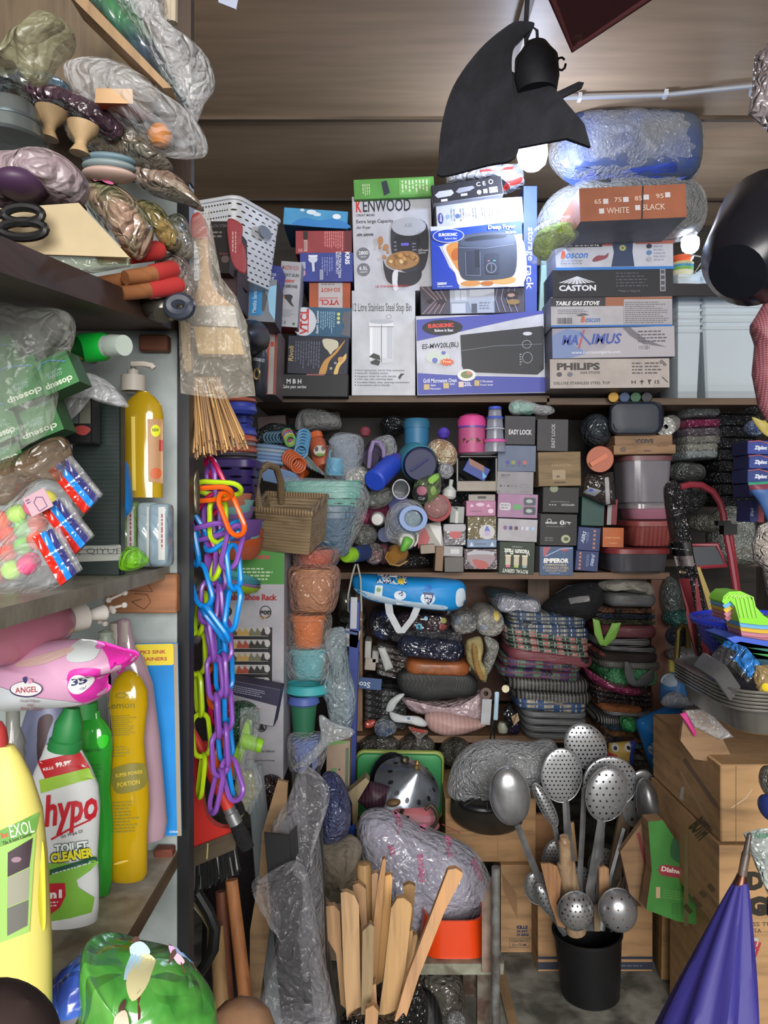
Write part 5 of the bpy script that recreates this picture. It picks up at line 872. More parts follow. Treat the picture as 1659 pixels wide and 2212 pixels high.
pouch('clear_packet', 'clear twisted packet with a red band hanging under the shelf edge', 'package', [(882, 1570), (905, 1576), (925, 1580), (912, 1592), (908, 1622), (898, 1618), (896, 1590)], 2.9, .025, M('8b8580', 'shine', col2='74706c', s=2), nz=.01, specs=[('p', [(882, 1571), (924, 1578), (922, 1586), (888, 1580)], 'a8382c')])
for i, (r_, c_, l_, ro) in enumerate((((788, 1385, 802, 1422), 'a7a6a0', 'upright white box edge in the gap left of the grey lids', 2), ((804, 1406, 818, 1432), '9c9b96', 'small white box edge beside the upright one', 2), ((788, 1422, 812, 1448), 'a39a8c', 'cream box corner under the upright white edges', 5), ((742, 1360, 776, 1398), 'a3a4ac', 'torn white box with a blue bar code label at the left', 12))):
    carton('small_carton', l_, 'box', r_, 3.0 if i < 3 else 2.75, .12, c_, [] if i < 3 else [('r', 743, 1364, 770, 1370, '2c4a80'), ('bar', 744, 1380, 756, 1394, '26282e')], roll=ro)
carton('store_sign', 'small blue sign strip with upside down white letters Sto', 'sign', (776, 1465, 824, 1489), 2.9, .004, '2c4f86', [('t', 'Sto', 776, 1474, 800, 1486, 'c9d2de', {'rot': 180})], roll=5)
pouch('glass_kettle', 'clear glass and steel kettle end behind the hanging string', 'kettle', [(733, 1280), (750, 1274), (764, 1288), (764, 1305), (750, 1320), (734, 1318)], 2.9, .06, M('6f6f66', 'metal', .25), nz=.004)
for i in range(4): fold(['upper', 'second', 'third', 'lower'][i]+' film wrapped pack in the dark stack at the far left of this shelf', 734, 1326+i*16, 790, 1342+i*16, 3.02, M(['4c4f4a', '25272a', '5f5c52', '33332f'][i], 'shine', s=2), 2, cat='package', name='wrapped_pack')
# folded plaid bags, column one
FB = 2.98
def PL(a_, b_, s=1.0): return M(a_, 'plaid', col2=b_, s=s)
fold('blue plaid folded bag, topmost of the left pile', 1092, 1320, 1262, 1346, FB, PL('22405f', '6a6a62,23324c,8f8f8a'), 7)
fold('blue plaid folded bag with a rolled blue right end', 1094, 1340, 1268, 1376, FB-.01, PL('1f3f66', '76766c,1a2c4a,a8a89e'), 7, specs=[('e', 1138, 1348, 11, 8, '2a2c30'), ('l', [(1128, 1352), (1136, 1342)], 1.5, 'a8a8a4'), ('l', [(1134, 1354), (1144, 1343)], 1.5, 'a8a8a4'), ('l', [(1140, 1355), (1148, 1348)], 1.5, 'a8a8a4')])
for i in range(3): fold(['upper', 'middle', 'lower'][i]+' green, white and salmon plaid folded bag in the left pile', 1081+i*6, 1360+i*16, 1268, 1376+i*16, FB-.012-.004*i, PL('23382e', 'b05a58,5f6a60,8f9a8e', 1.2), 8)
fold('maroon roped folded bag in the middle of the left pile', 1090, 1402, 1276, 1428, FB-.03, M('5a1e2a', 'weave', col2='8a4650', s=2), 7, specs=[('e', 1262, 1422, 9, 7, '16161a')])
fold('purple and green plaid folded bag, upper of two', 1078, 1418, 1252, 1440, FB-.03, PL('34244f', '3f6a4a,5a2a34,46306a', .9), 5, specs=[('p', [(1216, 1425), (1236, 1427), (1228, 1448), (1210, 1446)], '191a1c')]+[('l', [(1214+5*i, 1446), (1218+5*i, 1427)], 1.6, '9a9a98') for i in range(4)])
fold('purple and green plaid folded bag, lower of two', 1070, 1438, 1250, 1460, FB-.04, PL('30214a', '3a6244,55283a,3f2c62', .9), 4, specs=[('p', [(1170, 1444), (1192, 1446), (1192, 1462), (1168, 1460)], '191a1c')]+[('l', [(1171+5*i, 1459), (1175+5*i, 1446)], 1.6, '9a9a98') for i in range(4)])
fold('grey and black woven folded bag with white zigzag piping', 1090, 1458, 1268, 1486, FB-.05, M('5c5a55', 'stripe', col2='222224', s=2.4), 3, specs=[('l', [(1098+12*i, 1482+(i % 2)*3), (1110+12*i, 1482+((i+1) % 2)*3)], 2.4, '9f9e9a') for i in range(13)])
fold('grey and black woven folded bag directly below the piped one', 1105, 1485, 1272, 1512, FB-.05, M('605e58', 'stripe', col2='26262a', s=2.4), 3)
fold('blue plaid rolled bag with a chequered patch', 1108, 1502, 1262, 1528, FB-.06, PL('1f4a80', '8c8676,2a3c5a,a39e8c', .9), 4, specs=[('p', [(1195, 1508), (1216, 1510), (1214, 1528), (1193, 1526)], '7a7468')])
for i in range(4): fold(['uppermost', 'second', 'third', 'lowest'][i]+' silver grey folded sheet bag at the bottom of the left pile', 1122+2*i, 1526+i*15, 1262, 1541+i*15, FB-.06, M('6a6d70', 'weave', col2='4f5254', s=1.5), 2, group='silver grey folded bags', nz=.004)
# column two and dark bag
pouch('travel_bag', 'slumped black and navy bag on top of the left pile', 'bag', [(1172, 1312), (1200, 1285), (1240, 1262), (1290, 1258), (1302, 1285), (1290, 1320), (1250, 1345), (1200, 1332)], 3.1, .12, M('16171d', 'cloth'), nz=.02, specs=[('l', [(1205, 1285), (1235, 1268), (1280, 1266)], 3, '3a4c6e'), ('r', 1232, 1290, 1272, 1302, '6a6a6c', -12)])
pouch('white_cloth', 'crumpled off white cloth on the right pile under the shelf', 'cloth', [(1294, 1258), (1330, 1250), (1380, 1252), (1406, 1262), (1412, 1284), (1380, 1282), (1330, 1274), (1298, 1274)], 3.05, .1, M('8e8a80', 'cloth'), nz=.03, ns=18)
fold('grey quilted mat folded on top of the right pile', 1300, 1276, 1408, 1308, FB, M('3f4042', 'weave', col2='5f6062', s=2), 1)
for i in range(3): fold(['upper', 'middle', 'lower'][i]+' dark glossy printed bag with orange streaks in the right pile', 1283, 1309+i*12, 1410, 1320+i*12, FB, M('1b1a1e', 'shine', col2=['7a4a24', '22304a', '4a4c2c'][i], s=3), 1)
fold('maroon woven folded bag in the right pile', 1286, 1344, 1410, 1374, FB-.01, M('4a1820', 'weave', col2='6f3a42', s=2.4), 1)
fold('black folded bag with white stitched edges, upper of two', 1272, 1372, 1398, 1388, FB-.02, M('202022', 'weave', col2='77777a', s=2), 2)
fold('black folded bag with white stitched edges, lower of two', 1290, 1388, 1410, 1402, FB-.02, M('1e1e20', 'weave', col2='6a6a6c', s=2), 3)
pouch('bag_strap', 'lime green webbing strap looping over the right pile', 'strap', dens([(1280, 1336), (1294, 1340), (1304, 1382), (1322, 1346), (1342, 1345), (1330, 1378), (1310, 1396), (1296, 1394), (1284, 1370)], 50), 2.95, .006, '6aa02c', nz=.002, sm=False, ctr=(1303, 1386))
fold('dark brown folded bag with a red brown end', 1280, 1402, 1412, 1424, FB-.02, M('2c2220', 'cloth'), 1, specs=[('e', 1294, 1412, 12, 7, '7a3a2c')])
fold('grey netted folded bag above the green pack', 1284, 1421, 1418, 1438, FB-.03, M('3a3b38', 'net', col2='6a6b66'), 3)
fold('shiny emerald green folded pack in the right pile', 1294, 1435, 1412, 1474, FB-.03, M('1d6a3c', 'shine', col2='4a9a66', s=2), 3)
pouch('webbing_strap', 'grey webbing handle drooping over the emerald pack', 'strap', [(1350, 1430), (1364, 1436), (1368, 1462), (1385, 1472), (1398, 1452), (1412, 1446), (1412, 1468), (1390, 1482), (1362, 1480), (1350, 1460)], 2.92, .006, M('3a3c3e', 'net', col2='55585a'), nz=0, ctr=(1372, 1474))
pouch('magenta_bag', 'magenta folded bag slanting down the right pile', 'folded bag', [(1262, 1442), (1276, 1450), (1320, 1472), (1380, 1486), (1380, 1500), (1340, 1498), (1290, 1480), (1268, 1460)], 2.96, .08, M('7c1a4a', 'shine'), nz=.006)
for i in range(4): fold(['uppermost', 'second', 'third', 'lowest'][i]+' dark limp folded bag in the sagging lower right pile', 1270+3*i, 1480+i*11, 1404, 1490+i*11, FB-.03, M('241f20', 'shine', col2=['5a3a34', '33302f', '3a2a26', '6a3f20'][i], s=2), 7)
fold('orange brown folded flap sticking out of the lower right pile', 1285, 1514, 1380, 1530, FB-.05, M('a0581c', 'cloth'), 6)
fold('silver netted bag closing the bottom of the right pile', 1296, 1526, 1420, 1538, FB-.05, M('5a5c60', 'net', col2='8a8c90'), 3)
fold('black bag with a white tribal pattern strip', 1278, 1538, 1392, 1556, FB-.06, M('18181b', 'stripe', col2='6a6a68', s=4), 3)
pouch('green_bag', 'knotted bright green bag at the shelf end', 'plastic bag', [(1340, 1552), (1360, 1548), (1376, 1556), (1374, 1572), (1362, 1582), (1344, 1574)], 2.86, .04, M('1f8a4a', 'shine'), nz=.015)
for i in range(6): fold(['uppermost', 'second', 'third', 'fourth', 'fifth', 'lowest'][i]+' glossy colourful pouch in the pile behind the slotted spoons', 1296+4*i, 1556+i*12, 1386, 1568+i*12, 2.9, M(['2a4a5c', '8a5a24', '1f2a3a', '2a3a4a', '9a6a2c', '333a2c'][i], 'shine', col2=['1b2c3a', '3a2a1c', '8a4a2c', '4a7a8a', '26262c', '8a8a7a'][i], s=3), 2, cat='pouch', name='printed_pouch', group='printed pouches')
pouch('football_bag', 'yellow and blue bag printed with footballs, behind the slotted spoons', 'bag', dens([(1315, 1605), (1350, 1602), (1372, 1600), (1368, 1650), (1340, 1655), (1312, 1640)], 36), 2.8, .03, 'b0902c', sm=False, nz=.006, specs=[('e', 1358, 1615, 8, 9, 'b9b9b9'), ('e', 1358, 1616, 4, 4, '1c1c20'), ('e', 1330, 1616, 8, 9, 'b5b5b5'), ('e', 1330, 1617, 4, 4, '1c1c20'), ('p', [(1364, 1601), (1372, 1600), (1367, 1650), (1358, 1650)], '22308a'), ('p', [(1312, 1625), (1335, 1632), (1330, 1645), (1312, 1640)], 'a83030')])
# small hanging things at the front edge
spun('tape_roll', 'brown glossy ring lying on the shelf between the two piles', 'roll', (1050, 1498, 2.9), (1052, 1497, 2.98), [(0, 5), (0, 12), (1, 12), (1, 5), (0, 5)], '4a2a1c')
pouch('light_blue_strap', 'pale blue strap hanging beside the brown ring', 'strap', rr(1067, 1494, 1077, 1556, 3, .3), 2.88, .006, '8fb0c4', nz=0, sm=False)
mb = MB(); mb.tube([P(x, y, 2.87) for x, y in ((1066, 1556), (1063, 1575), (1059, 1595), (1062, 1604), (1068, 1600), (1068, 1575), (1070, 1556))], .003, '141416', 6); tag(mb.build('wrist_cord'), 'thin black cord loop hanging from the shelf edge', 'cord')
pouch('black_gadget', 'black boxy gadget pack with a brown paper tag', 'package', dens([(1082, 1538), (1100, 1518), (1116, 1545), (1108, 1566), (1096, 1572)], 30), 2.9, .03, M('17171b', 'shine'), sm=False, specs=[('p', [(1104, 1548), (1118, 1540), (1122, 1556), (1110, 1568)], '9a7f5c')])
spun('white_bulb', 'small whitish round bottle on the shelf edge under the black gadget', 'bottle', (1086, 1584, 2.93), (1086, 1560, 2.93), [(0, 0), (.1, 10), (.6, 12), (1, 8), (1, 0)], '8c907e')
pouch('purple_pouch', 'dark purple small pouch beside the whitish round bottle', 'pouch', rr(1098, 1556, 1122, 1586, 0, .3), 2.93, .03, M('1f1a33', 'shine'), sm=False)
spun('pocket_watch', 'round brass button like lid beside the pale blue strap', 'lid', (1092, 1488, 2.9), (1093, 1487, 2.94), [(0, 0), (0, 8), (.5, 10), (1, 10), (1, 0)], M('77705a', 'metal'))
# blue wipes pack hanging at the right post
t = T('wipes_pack', 'tall bright blue wipes pack hanging beside the right shelf post', 'package', P(1430, 1600, 2.7))
pouch('pack', '', '', [(1376, 1562), (1400, 1545), (1440, 1528), (1455, 1515), (1480, 1535), (1470, 1600), (1452, 1660), (1450, 1715), (1425, 1690), (1405, 1655), (1390, 1610)], 2.7, .06, '1a74c0', nz=.012, p=2.6, n=60, parent=t, specs=[('l', [(1394, 1566), (1412, 1610), (1436, 1660)], 4, 'a9b8b8'), ('e', 1409, 1622, 6, 10, '9fc0dc', -20), ('t', '5', 1406, 1618, 1412, 1628, '1a5a9a', {'rot': -70}), ('e', 1418, 1648, 6, 10, '9fc0dc', -20), ('e', 1434, 1617, 10, 10, '3a98cc'), ('e', 1433, 1613, 5, 5, 'a3765a'), ('e', 1436, 1621, 6, 4, 'c9c2b8'), ('k', 1410, 1536, 1432, 1546, 2, '22347a', -25)])
pouch('pack_top', '', '', [(1430, 1470), (1446, 1455), (1465, 1456), (1482, 1480), (1486, 1510), (1455, 1520), (1428, 1515)], 2.74, .05, '1c68a8', nz=.01, parent=t, specs=[('p', smooth([(1436, 1462), (1458, 1458), (1464, 1478), (1450, 1485), (1434, 1478)], 18), '93a8ba')])
pouch('tissue_knot', '', '', [(1428, 1520), (1440, 1500), (1465, 1495), (1498, 1518), (1480, 1528), (1450, 1530)], 2.66, .03, M('a3aab8', 'film', a=.75), nz=.012, parent=t)
# ---------------------------------------------------------------- shoe rack carton, baskets, bowls at the left of the aisle
shoe = [('r', 491, 1178, 613, 1262, '3a8a2c'), ('t', 'Home', 546, 1195, 582, 1208, 'b04038', {'b': .05}), ('k', 520, 1225, 592, 1255, 4, 'b9d0ae'), ('t', 'Foldable Shoe Rack', 470, 1283, 598, 1297, 'a0232c', {'b': .05}),
        ('o', 573, 1322, 13, 14, 2, '2a2b2e'), ('t', 'son', 562, 1318, 585, 1328, '2a2b2e', {'b': .06}), ('l', [(560, 1330), (567, 1338), (582, 1328)], 2.5, 'b5803a'), ('e', 490, 1321, 11, 11, '1c1e26'), ('t', '20', 485, 1316, 496, 1324, 'c9c9d0'),
        ('r', 492, 1355, 588, 1484, '1c1c1f')]
for j in range(5):
    y = 1358+j*27; shoe.append(('r', 497, y-4, 580, y+16, 'a9a6a6'))
    for i in range(6):
        c = [['4a4a3a', 'b5903c', 'b5903c', '6a6a50', '6a6a50', '2b2b2b'], ['b09a2a', 'a03a24', 'a03a24', '2a2a24', '2a2a24', '2b2b2b']][j % 2][i]; x = 499+i*13
        shoe.append(('p', [(x, y+15), (x, y+8), (x+5, y-3), (x+10, y+5), (x+17, y+10), (x+17, y+15)], c))
    shoe.append(('e', 578, y+4, 6, 8, 'b5b3b4'))
shoe += [('t', 'for Different', 568, 1618, 596, 1623, '55565c'), ('t', 'more Shoes Storage', 552, 1638, 596, 1643, '55565c'), ('o', 567, 1568, 11, 11, 2, '2a2b2e'), ('p', [(560, 1575), (568, 1560), (574, 1575)], '2a2b2e')]
carton('shoe_rack_carton', 'tall white and green carton printed with rows of shoes on a rack', 'box', (488, 1180, 613, 1685), 2.2, .16, 'a9a8b2', shoe, roll=.3, side='a2a2b0', top='6a8a5a')
carton('shoe_rack_carton', 'smaller navy and white shoe rack carton leaning on the tall one', 'box', (478, 1478, 600, 1560), 2.08, .08, 'a5a4ae', [('p', [(478, 1478), (600, 1478), (600, 1514), (478, 1506)], '2c2a48'), ('k', 490, 1486, 580, 1503, 4, '8f90a8'), ('t', 'Shoe Rack', 494, 1522, 566, 1534, 'a03048', {'b': .04, 'sh': .1}), ('o', 540, 1548, 8, 7, 1.5, '3a3a44')], roll=11, side='33305a')
# wicker basket
t = T('wicker_basket', 'brown woven straw basket with one arched handle', 'basket', P(630, 1190, 2.2)); WK = M('7a6244', 'weave', col2='a08a66', s=1.3)
q0 = [P(565, 1188, 2.2), P(665, 1198, 2.18), P(700, 1165, 2.38), P(600, 1160, 2.4)]; q1 = [P(553, 1100, 2.14), P(672, 1110, 2.1), P(706, 1072, 2.38), P(575, 1066, 2.42)]
mb = MB(); n = 12
def lerp(a_, b_, u): return a_+(b_-a_)*u
loop = lambda q: [lerp(q[i], q[(i+1) % 4], j/n) for i in range(4) for j in range(n)]
A_, B_ = loop(q0), loop(q1); rows = 13; V = []
for r_ in range(rows+1):
    for j in range(4*n):
        p = lerp(A_[j], B_[j], r_/rows); c = (q0[0]+q0[2])/2; d = Vector((p.x-c.x, p.y-c.y, 0)).normalized(); V.append(p+d*(.004*math.sin((r_+j)*math.pi)))
mb.add(V, [tuple(range(4*n))]+[(r_*4*n+j, r_*4*n+(j+1) % (4*n), (r_+1)*4*n+(j+1) % (4*n), (r_+1)*4*n+j) for r_ in range(rows) for j in range(4*n)], WK, True)
for r_ in range(rows): mb.tube([lerp(A_[j], B_[j], (r_+.5)/rows) for j in range(4*n)], .0055, M('8a7352', 'woodx'), 5, True)
mb.build('body', t)
mb = MB(); mb.tube(B_, .009, M('957d5a', 'stripe', col2='6a5438', s=4), 6, True); mb.build('rim', t)
mb = MB(); mb.tube([P(x, y, Y) for x, y, Y in ((560, 1100, 2.14), (552, 1050, 2.2), (560, 1018, 2.25), (578, 1004, 2.28), (597, 1010, 2.32), (606, 1040, 2.36), (608, 1085, 2.4))], .011, M('8a7250', 'weave', col2='5f4c32', s=2), 8); mb.build('handle', t)
# teal baskets
for i, (dy, c) in enumerate(((44, '155070'), (30, '15566e'), (0, '3f9a8c'), (-12, '45a292'), (-24, '4aa898'))):
    b = tubbox('storage_basket', ['dark blue bottom', 'deep teal second', 'mint green third', 'mint green fourth', 'mint green top'][i]+' basket in the film wrapped nested pile', (612+i, 1068+dy, 782-(10 if i < 2 else 0), 1160+dy), 2.5+.003*i, .24, M(c, 'perf' if i > 1 else 'plastic', a=.3, s=1.6, col2='slot' if i > 1 else None), M(c), taper=.8)
film('basket_wrap', 'crinkled clear wrap around the nested mint and blue baskets', [(606, 1045), (640, 1032), (760, 1040), (796, 1062), (792, 1110), (770, 1160), (745, 1200), (700, 1195), (640, 1150)], 2.5, .12, a=.14, sm=True)
# left column of bowls
def bowl(label, x, y, rx, hpx, Y, col, sq=1, cat='bowl', name='plastic_bowl', tilt=0, group=None, base=.55):
    return spun(name, label, cat, (x, y+hpx, Y), (x+tilt, y, Y), [(0, 0), (0, rx*base), (.3, rx*(base+.25)), (.8, rx*.94), (1, rx), (1, rx*.95), (.3, rx*(base+.18)), (.12, 0)], col, sq, group=group)
BC = [('brick red rimmed', 'top', 862, 10, 'a8503c'), ('bright blue', 'second', 872, 24, '2038a8')]
for nm, pos, y, h_, c in BC: bowl(nm+' deep bowl at the very top of the left bowl column', 520, y, 33, h_, 2.1, c, base=.85)
tubbox('flower_basket', 'dark blue slotted basket under the bright blue bowl', (505, 895, 545, 945), 2.12, .1, M('1f2f9a', 'perf', a=.32, s=1.5, col2='slot'), None, taper=.75)
for i, (y, h_, c, l_) in enumerate(((925, 22, '2236a0', 'blue'), (938, 22, 'b0502c', 'burnt orange'), (950, 20, '6a6468', 'grey'), (960, 24, 'a84a28', 'rust orange'), (978, 12, '4a4850', 'smoky clear'), (988, 14, '3a383f', 'dark grey'))):
    bowl(l_+' bowl in the middle of the left bowl column', 508, y, 46, h_, 2.12, c, base=.8)
tubbox('slotted_basket', 'deep purple slotted plastic basket behind the coloured chains', (462, 998, 560, 1080), 2.05, .16, M('2f1c66', 'perf', a=.34, s=2.2, col2='slot'), M('35206f'), taper=.8)
for i, (y, c, l_, x, rx) in enumerate(((1066, 'b8684a', 'salmon', 505, 40), (1080, '6fa8a8', 'pale teal', 508, 41), (1094, '7a5a9a', 'lilac', 510, 40), (1122, '6a3f94', 'violet rimmed', 515, 55), (1128, '68aeb4', 'light turquoise', 515, 55), (1144, 'b8542a', 'orange', 515, 55), (1162, 'b04c22', 'deep orange', 515, 55))):
    bowl(l_+' bowl in the lower part of the left bowl column', x, y, rx, 34 if i < 3 else 46, 2.05+.01*i, c, base=.6)
for i, (y, c, l_) in enumerate(((1252, '9aba2a', 'lime green'), (1246, '9a6ab0', 'lilac'), (1240, '2f9aa8', 'turquoise'))):
    spun('plate', l_+' shallow plate under the orange bowls', 'plate', (505, y+24, 2.02+.002*i), (512, y+2, 2.02+.002*i), [(0, 0), (0, 26), (.5, 48), (1, 54), (1, 51), (.5, 44), (.2, 0)], c, group=None)
# wrapped pots right of the shoe rack
def potpack(label, y0, y1, x0, x1, c, Y, wrap=None, c2=None, k=.4):
    t = T('wrapped_pot', label, 'pot', P((x0+x1)/2, y1, Y)); xm, r = (x0+x1)/2, (x1-x0)/2
    spun('pot', '', '', (xm, y1, Y), (xm, y0, Y), [(0, 0), (0, r*.75), (.8, r*.93), (.82, r), (1, r), (1, r*.93), (.2, 0)], c, parent=t)
    if wrap: film('wrap', '', [(x0-6, y0-4), (xm, y0-10), (x1+8, y0-3), (x1+12, (y0+y1)/2), (x1-4, y1+4), (xm, y1+6), (x0, y1+2), (x0-8, (y0+y1)/2)], Y, .09, a=k, col=c2 or 'd9dadd', parent=t, nz=.016)
    return t
potpack('red orange wrapped pot at the top, under the wicker basket', 1188, 1225, 640, 722, 'b84a28', 2.32, 1, 'b08a84')
potpack('pale orange pot in a milky creased bag', 1228, 1318, 632, 722, 'b5763c', 2.28, 1, 'c4907a', .5)
potpack('bright orange tub seen through clear wrap', 1326, 1396, 628, 704, 'c4621a', 2.3, 1, 'c0b0a4', .2)
potpack('turquoise tub with a white rim in clear wrap', 1398, 1462, 626, 708, '1c96a0', 2.3, 1, None, .2)
bowl('cyan basin below the turquoise tub', 665, 1474, 46, 26, 2.3, '18a0a8', base=.8)
potpack('dark green wrapped bowl with a violet blue rim', 1508, 1588, 626, 686, '1f6a4c', 2.28, None)
bowl('violet blue rimmed bowl on the dark green bowl', 656, 1500, 33, 24, 2.28, '3f58a8', base=.8)
potpack('cobalt blue bucket in a torn clear bag', 1592, 1662, 630, 694, '2c58b0', 2.25, 1, None, .25)
film('hanging_film', 'large milky clear plastic sheet hanging beside the turquoise tub', [(700, 1370), (742, 1355), (750, 1400), (756, 1450), (770, 1500), (762, 1560), (748, 1580), (716, 1570), (705, 1520), (690, 1480), (712, 1430)], 2.3, .05, a=.5, col='9fb4bd', nz=.02)
film('bag_corner', 'twisted milky bag corner pointing right above the beige box', [(690, 1545), (720, 1560), (762, 1575), (760, 1590), (725, 1598), (700, 1620), (670, 1650), (632, 1662), (650, 1640), (690, 1600)], 2.2, .02, a=.5, col='b9c0c6')
carton('navy_panel', 'tall deep blue long carton standing at the left shelf post', 'box', (750, 1300, 772, 1740), 2.75, .05, '1c3c94', [('r', 752, 1290, 766, 1358, 'a9adb8')], roll=1.5)
carton('beige_carton', 'beige carton with a green top corner and green symbol', 'box', (702, 1600, 752, 2075), 2.5, .14, 'a38a74', [('p', [(702, 1600), (752, 1600), (740, 1606), (706, 1610)], '6a9a4a'), ('t', 'T', 713, 1660, 724, 1684, '4a8a3a', {'b': .08}), ('e', 730, 1662, 2, 2, '3a3a38'), ('r', 743, 1615, 750, 1728, '5a6a54')], roll=1, kind='paper')
carton('cream_packet_stack', 'pale papers stack beside the deep blue long carton', 'paper', (748, 1418, 776, 1480), 2.9, .1, '8f8a86', kind='paper')
for i in range(4):
    pouch('steel_wool_roll', ['top', 'second', 'third', 'lowest'][i]+' silver steel wool roll hanging behind the panel edge', 'steel wool', ell(413, 1262+i*38, 20, 22), 1.95, .06, M('8a8c8e', 'metal', .35, s=6), nz=.02, ns=60, group=None)
# lime squeegee pack and clear sheets
t = T('squeegee', 'lime green squeegee with a tube handle in clear wrap', 'squeegee', P(530, 1620, 1.75))
mb = MB(); mb.extr([(502, 1640), (530, 1560), (538, 1564), (540, 1590), (514, 1660), (505, 1655)], 1.75, .03, M('8fc62a')); mb.build('blade', t)
spun('tube', '', '', (520, 1598, 1.75), (566, 1612, 1.75), [(0, 0), (0, 17), (1, 15), (1, 13), (.1, 0)], '86c01e', parent=t)
pouch('green_net_pack', 'dark green crinkled pack in clear film behind the chains', 'package', [(470, 1540), (510, 1515), (545, 1520), (560, 1545), (548, 1590), (520, 1600), (498, 1640), (475, 1600)], 1.85, .05, M('1f4a38', 'shine', col2='2f6a50', s=1.5), nz=.015)
film('clear_film', 'stiff clear film around the lime squeegee', dens([(520, 1530), (562, 1525), (560, 1580), (548, 1650), (568, 1700), (540, 1760), (505, 1720), (515, 1640)], 50), 1.72, .03, a=.12, sm=False)
pouch('clear_board', 'yellowish scraper blade behind clear plastic near the lime tube', 'scraper', dens([(512, 1660), (548, 1668), (556, 1715), (520, 1770), (498, 1740)], 36), 1.76, .01, M('8a8c5a', 'clear', a=.8), sm=False, nz=0)
for i in range(3):
    mb = MB(); mb.tube([P(540+i*9, 1640+i*6, 1.82), P(600+i*16, 2380, 1.78)], .011, M('7d878c', 'clear', a=.75)); tag(mb.build('plastic_tube'), ['left', 'middle', 'right'][i]+' grey translucent tube leaning below the lime squeegee', 'tube')
# ---------------------------------------------------------------- right side, behind and above the cartons
mb = MB(); mb.box((1.45, 3.5, SB+.02), (.62, .5, .03), M('4a3a2c', 'woodx')); tag(mb.build('side_shelf'), 'dark shelf board at the far right behind the step ladder', 'shelf')
for i in range(9):
    pouch('folded_garment', ['topmost', 'second', 'third', 'fourth', 'fifth', 'sixth', 'seventh', 'eighth', 'lowest'][i]+' black garment in shiny film in the tall right pile', 'clothes', rr(1512+i % 3*3, 880+i*24, 1616, 904+i*24, 2, .4), 3.35, .16, M('17181c', 'shine', col2='26282e', s=2), p=5, nz=.012, sm=False, seed=i, group=None)
for i, (y, c, l_) in enumerate(((880, '5a5f62', 'grey bulging'), (912, '7a1c48', 'magenta rimmed'), (930, '5c5560', 'mauve grey'), (946, '7d7c76', 'beige grey'), (962, '94958c', 'off white'), (976, '93a0a4', 'pale blue grey'))):
    pouch('tray_pack', l_+' film wrapped tray in the pile right of the brown boxes', 'tray', rr(1450, y, 1532-(y > 960)*6, y+(30 if y < 900 else 20), -2, .4), 3.25, .15, M(c, 'shine', s=1.6), p=5, nz=.008, sm=False)
spun('tissue_roll', 'white paper roll end in clear film on the brown cake boxes', 'roll', (1438, 922, 3.05), (1450, 915, 3.2), [(0, 5), (0, 20), (1, 20), (1, 5), (0, 5)], M('a9aaa6', 'shine'))
for i, (x0, y0, x1, y1, c, c2, l_) in enumerate(((1446, 1000, 1520, 1040, '5c625f', '7b817e', 'greyish wrapped bundle under the white trays'), (1448, 1036, 1520, 1110, '33363a', '55585a', 'dim wrapped bundle behind the black umbrella'), (1490, 1110, 1560, 1150, '6d6f66', '8b8d80', 'clear bag of small parts left of the ladder hoop'), (1530, 1092, 1625, 1215, '7f8480', '9aa09c', 'large pale clear bag under the black garments'), (1545, 1160, 1640, 1220, '777a72', '8c9088', 'pale clear bag on the far right shelf'))):
    pouch('clear_bundle', l_, 'plastic bag', smooth(rr(x0, y0, x1, y1, 4, .5, 16), 40), 3.2, .1, M(c, 'shine', col2=c2, s=1.6), nz=.025, sm=False)
for i in range(4):
    carton('zip_bag_carton', ['topmost', 'second', 'third', 'fourth'][i]+' blue zip bag carton in the stack at the right edge', 'box', (1615+(i % 2)*3, 952+i*31, 1700, 982+i*31), 2.6, .12, ['1c3a9a', '1a3a90', '18347f', '16307a'][i], [('t', 'Ziploc', 1629, 963+i*31, 1657, 974+i*31, 'c9d2e6', {'b': .06, 'sh': .15}), ('l', [(1616, 955+i*31), (1640, 952+i*31), (1659, 958+i*31)], 2, 'a83a38')], roll=1, side='122a6a')
pouch('zip_bag_pack', 'blue zip pack with green and red top edges at the right edge', 'package', dens([(1616, 1042), (1662, 1038), (1700, 1040), (1700, 1090), (1660, 1130), (1640, 1085), (1622, 1062)], 40), 2.45, .02, '2a5a9a', sm=False, specs=[('p', [(1616, 1042), (1680, 1038), (1680, 1044), (1617, 1048)], '2a9a7a'), ('p', [(1617, 1048), (1680, 1044), (1680, 1056), (1620, 1058)], '7a2440')])
carton('zip_bag_carton', 'upright blue and red zip bag carton end below the blue stack', 'box', (1620, 1080, 1652, 1128), 2.6, .1, '1a2f78', [('r', 1638, 1092, 1650, 1128, '8a2430'), ('t', 'Zipl', 1616, 1104, 1634, 1111, 'b9c4da', {'rot': -90})], roll=2)
pouch('blue_film_pack', 'blue film wrapped bundle above the zip bag cartons', 'package', ell(1630, 925, 20, 18), 2.7, .05, M('2c4a8c', 'shine', col2='6f86a8', s=2), nz=.012)
pouch('yellow_packet', 'crumpled dull yellow packet at the right edge', 'packet', [(1624, 902), (1650, 908), (1680, 898), (1680, 945), (1650, 938)], 2.3, .01, 'a8983a', nz=.008)
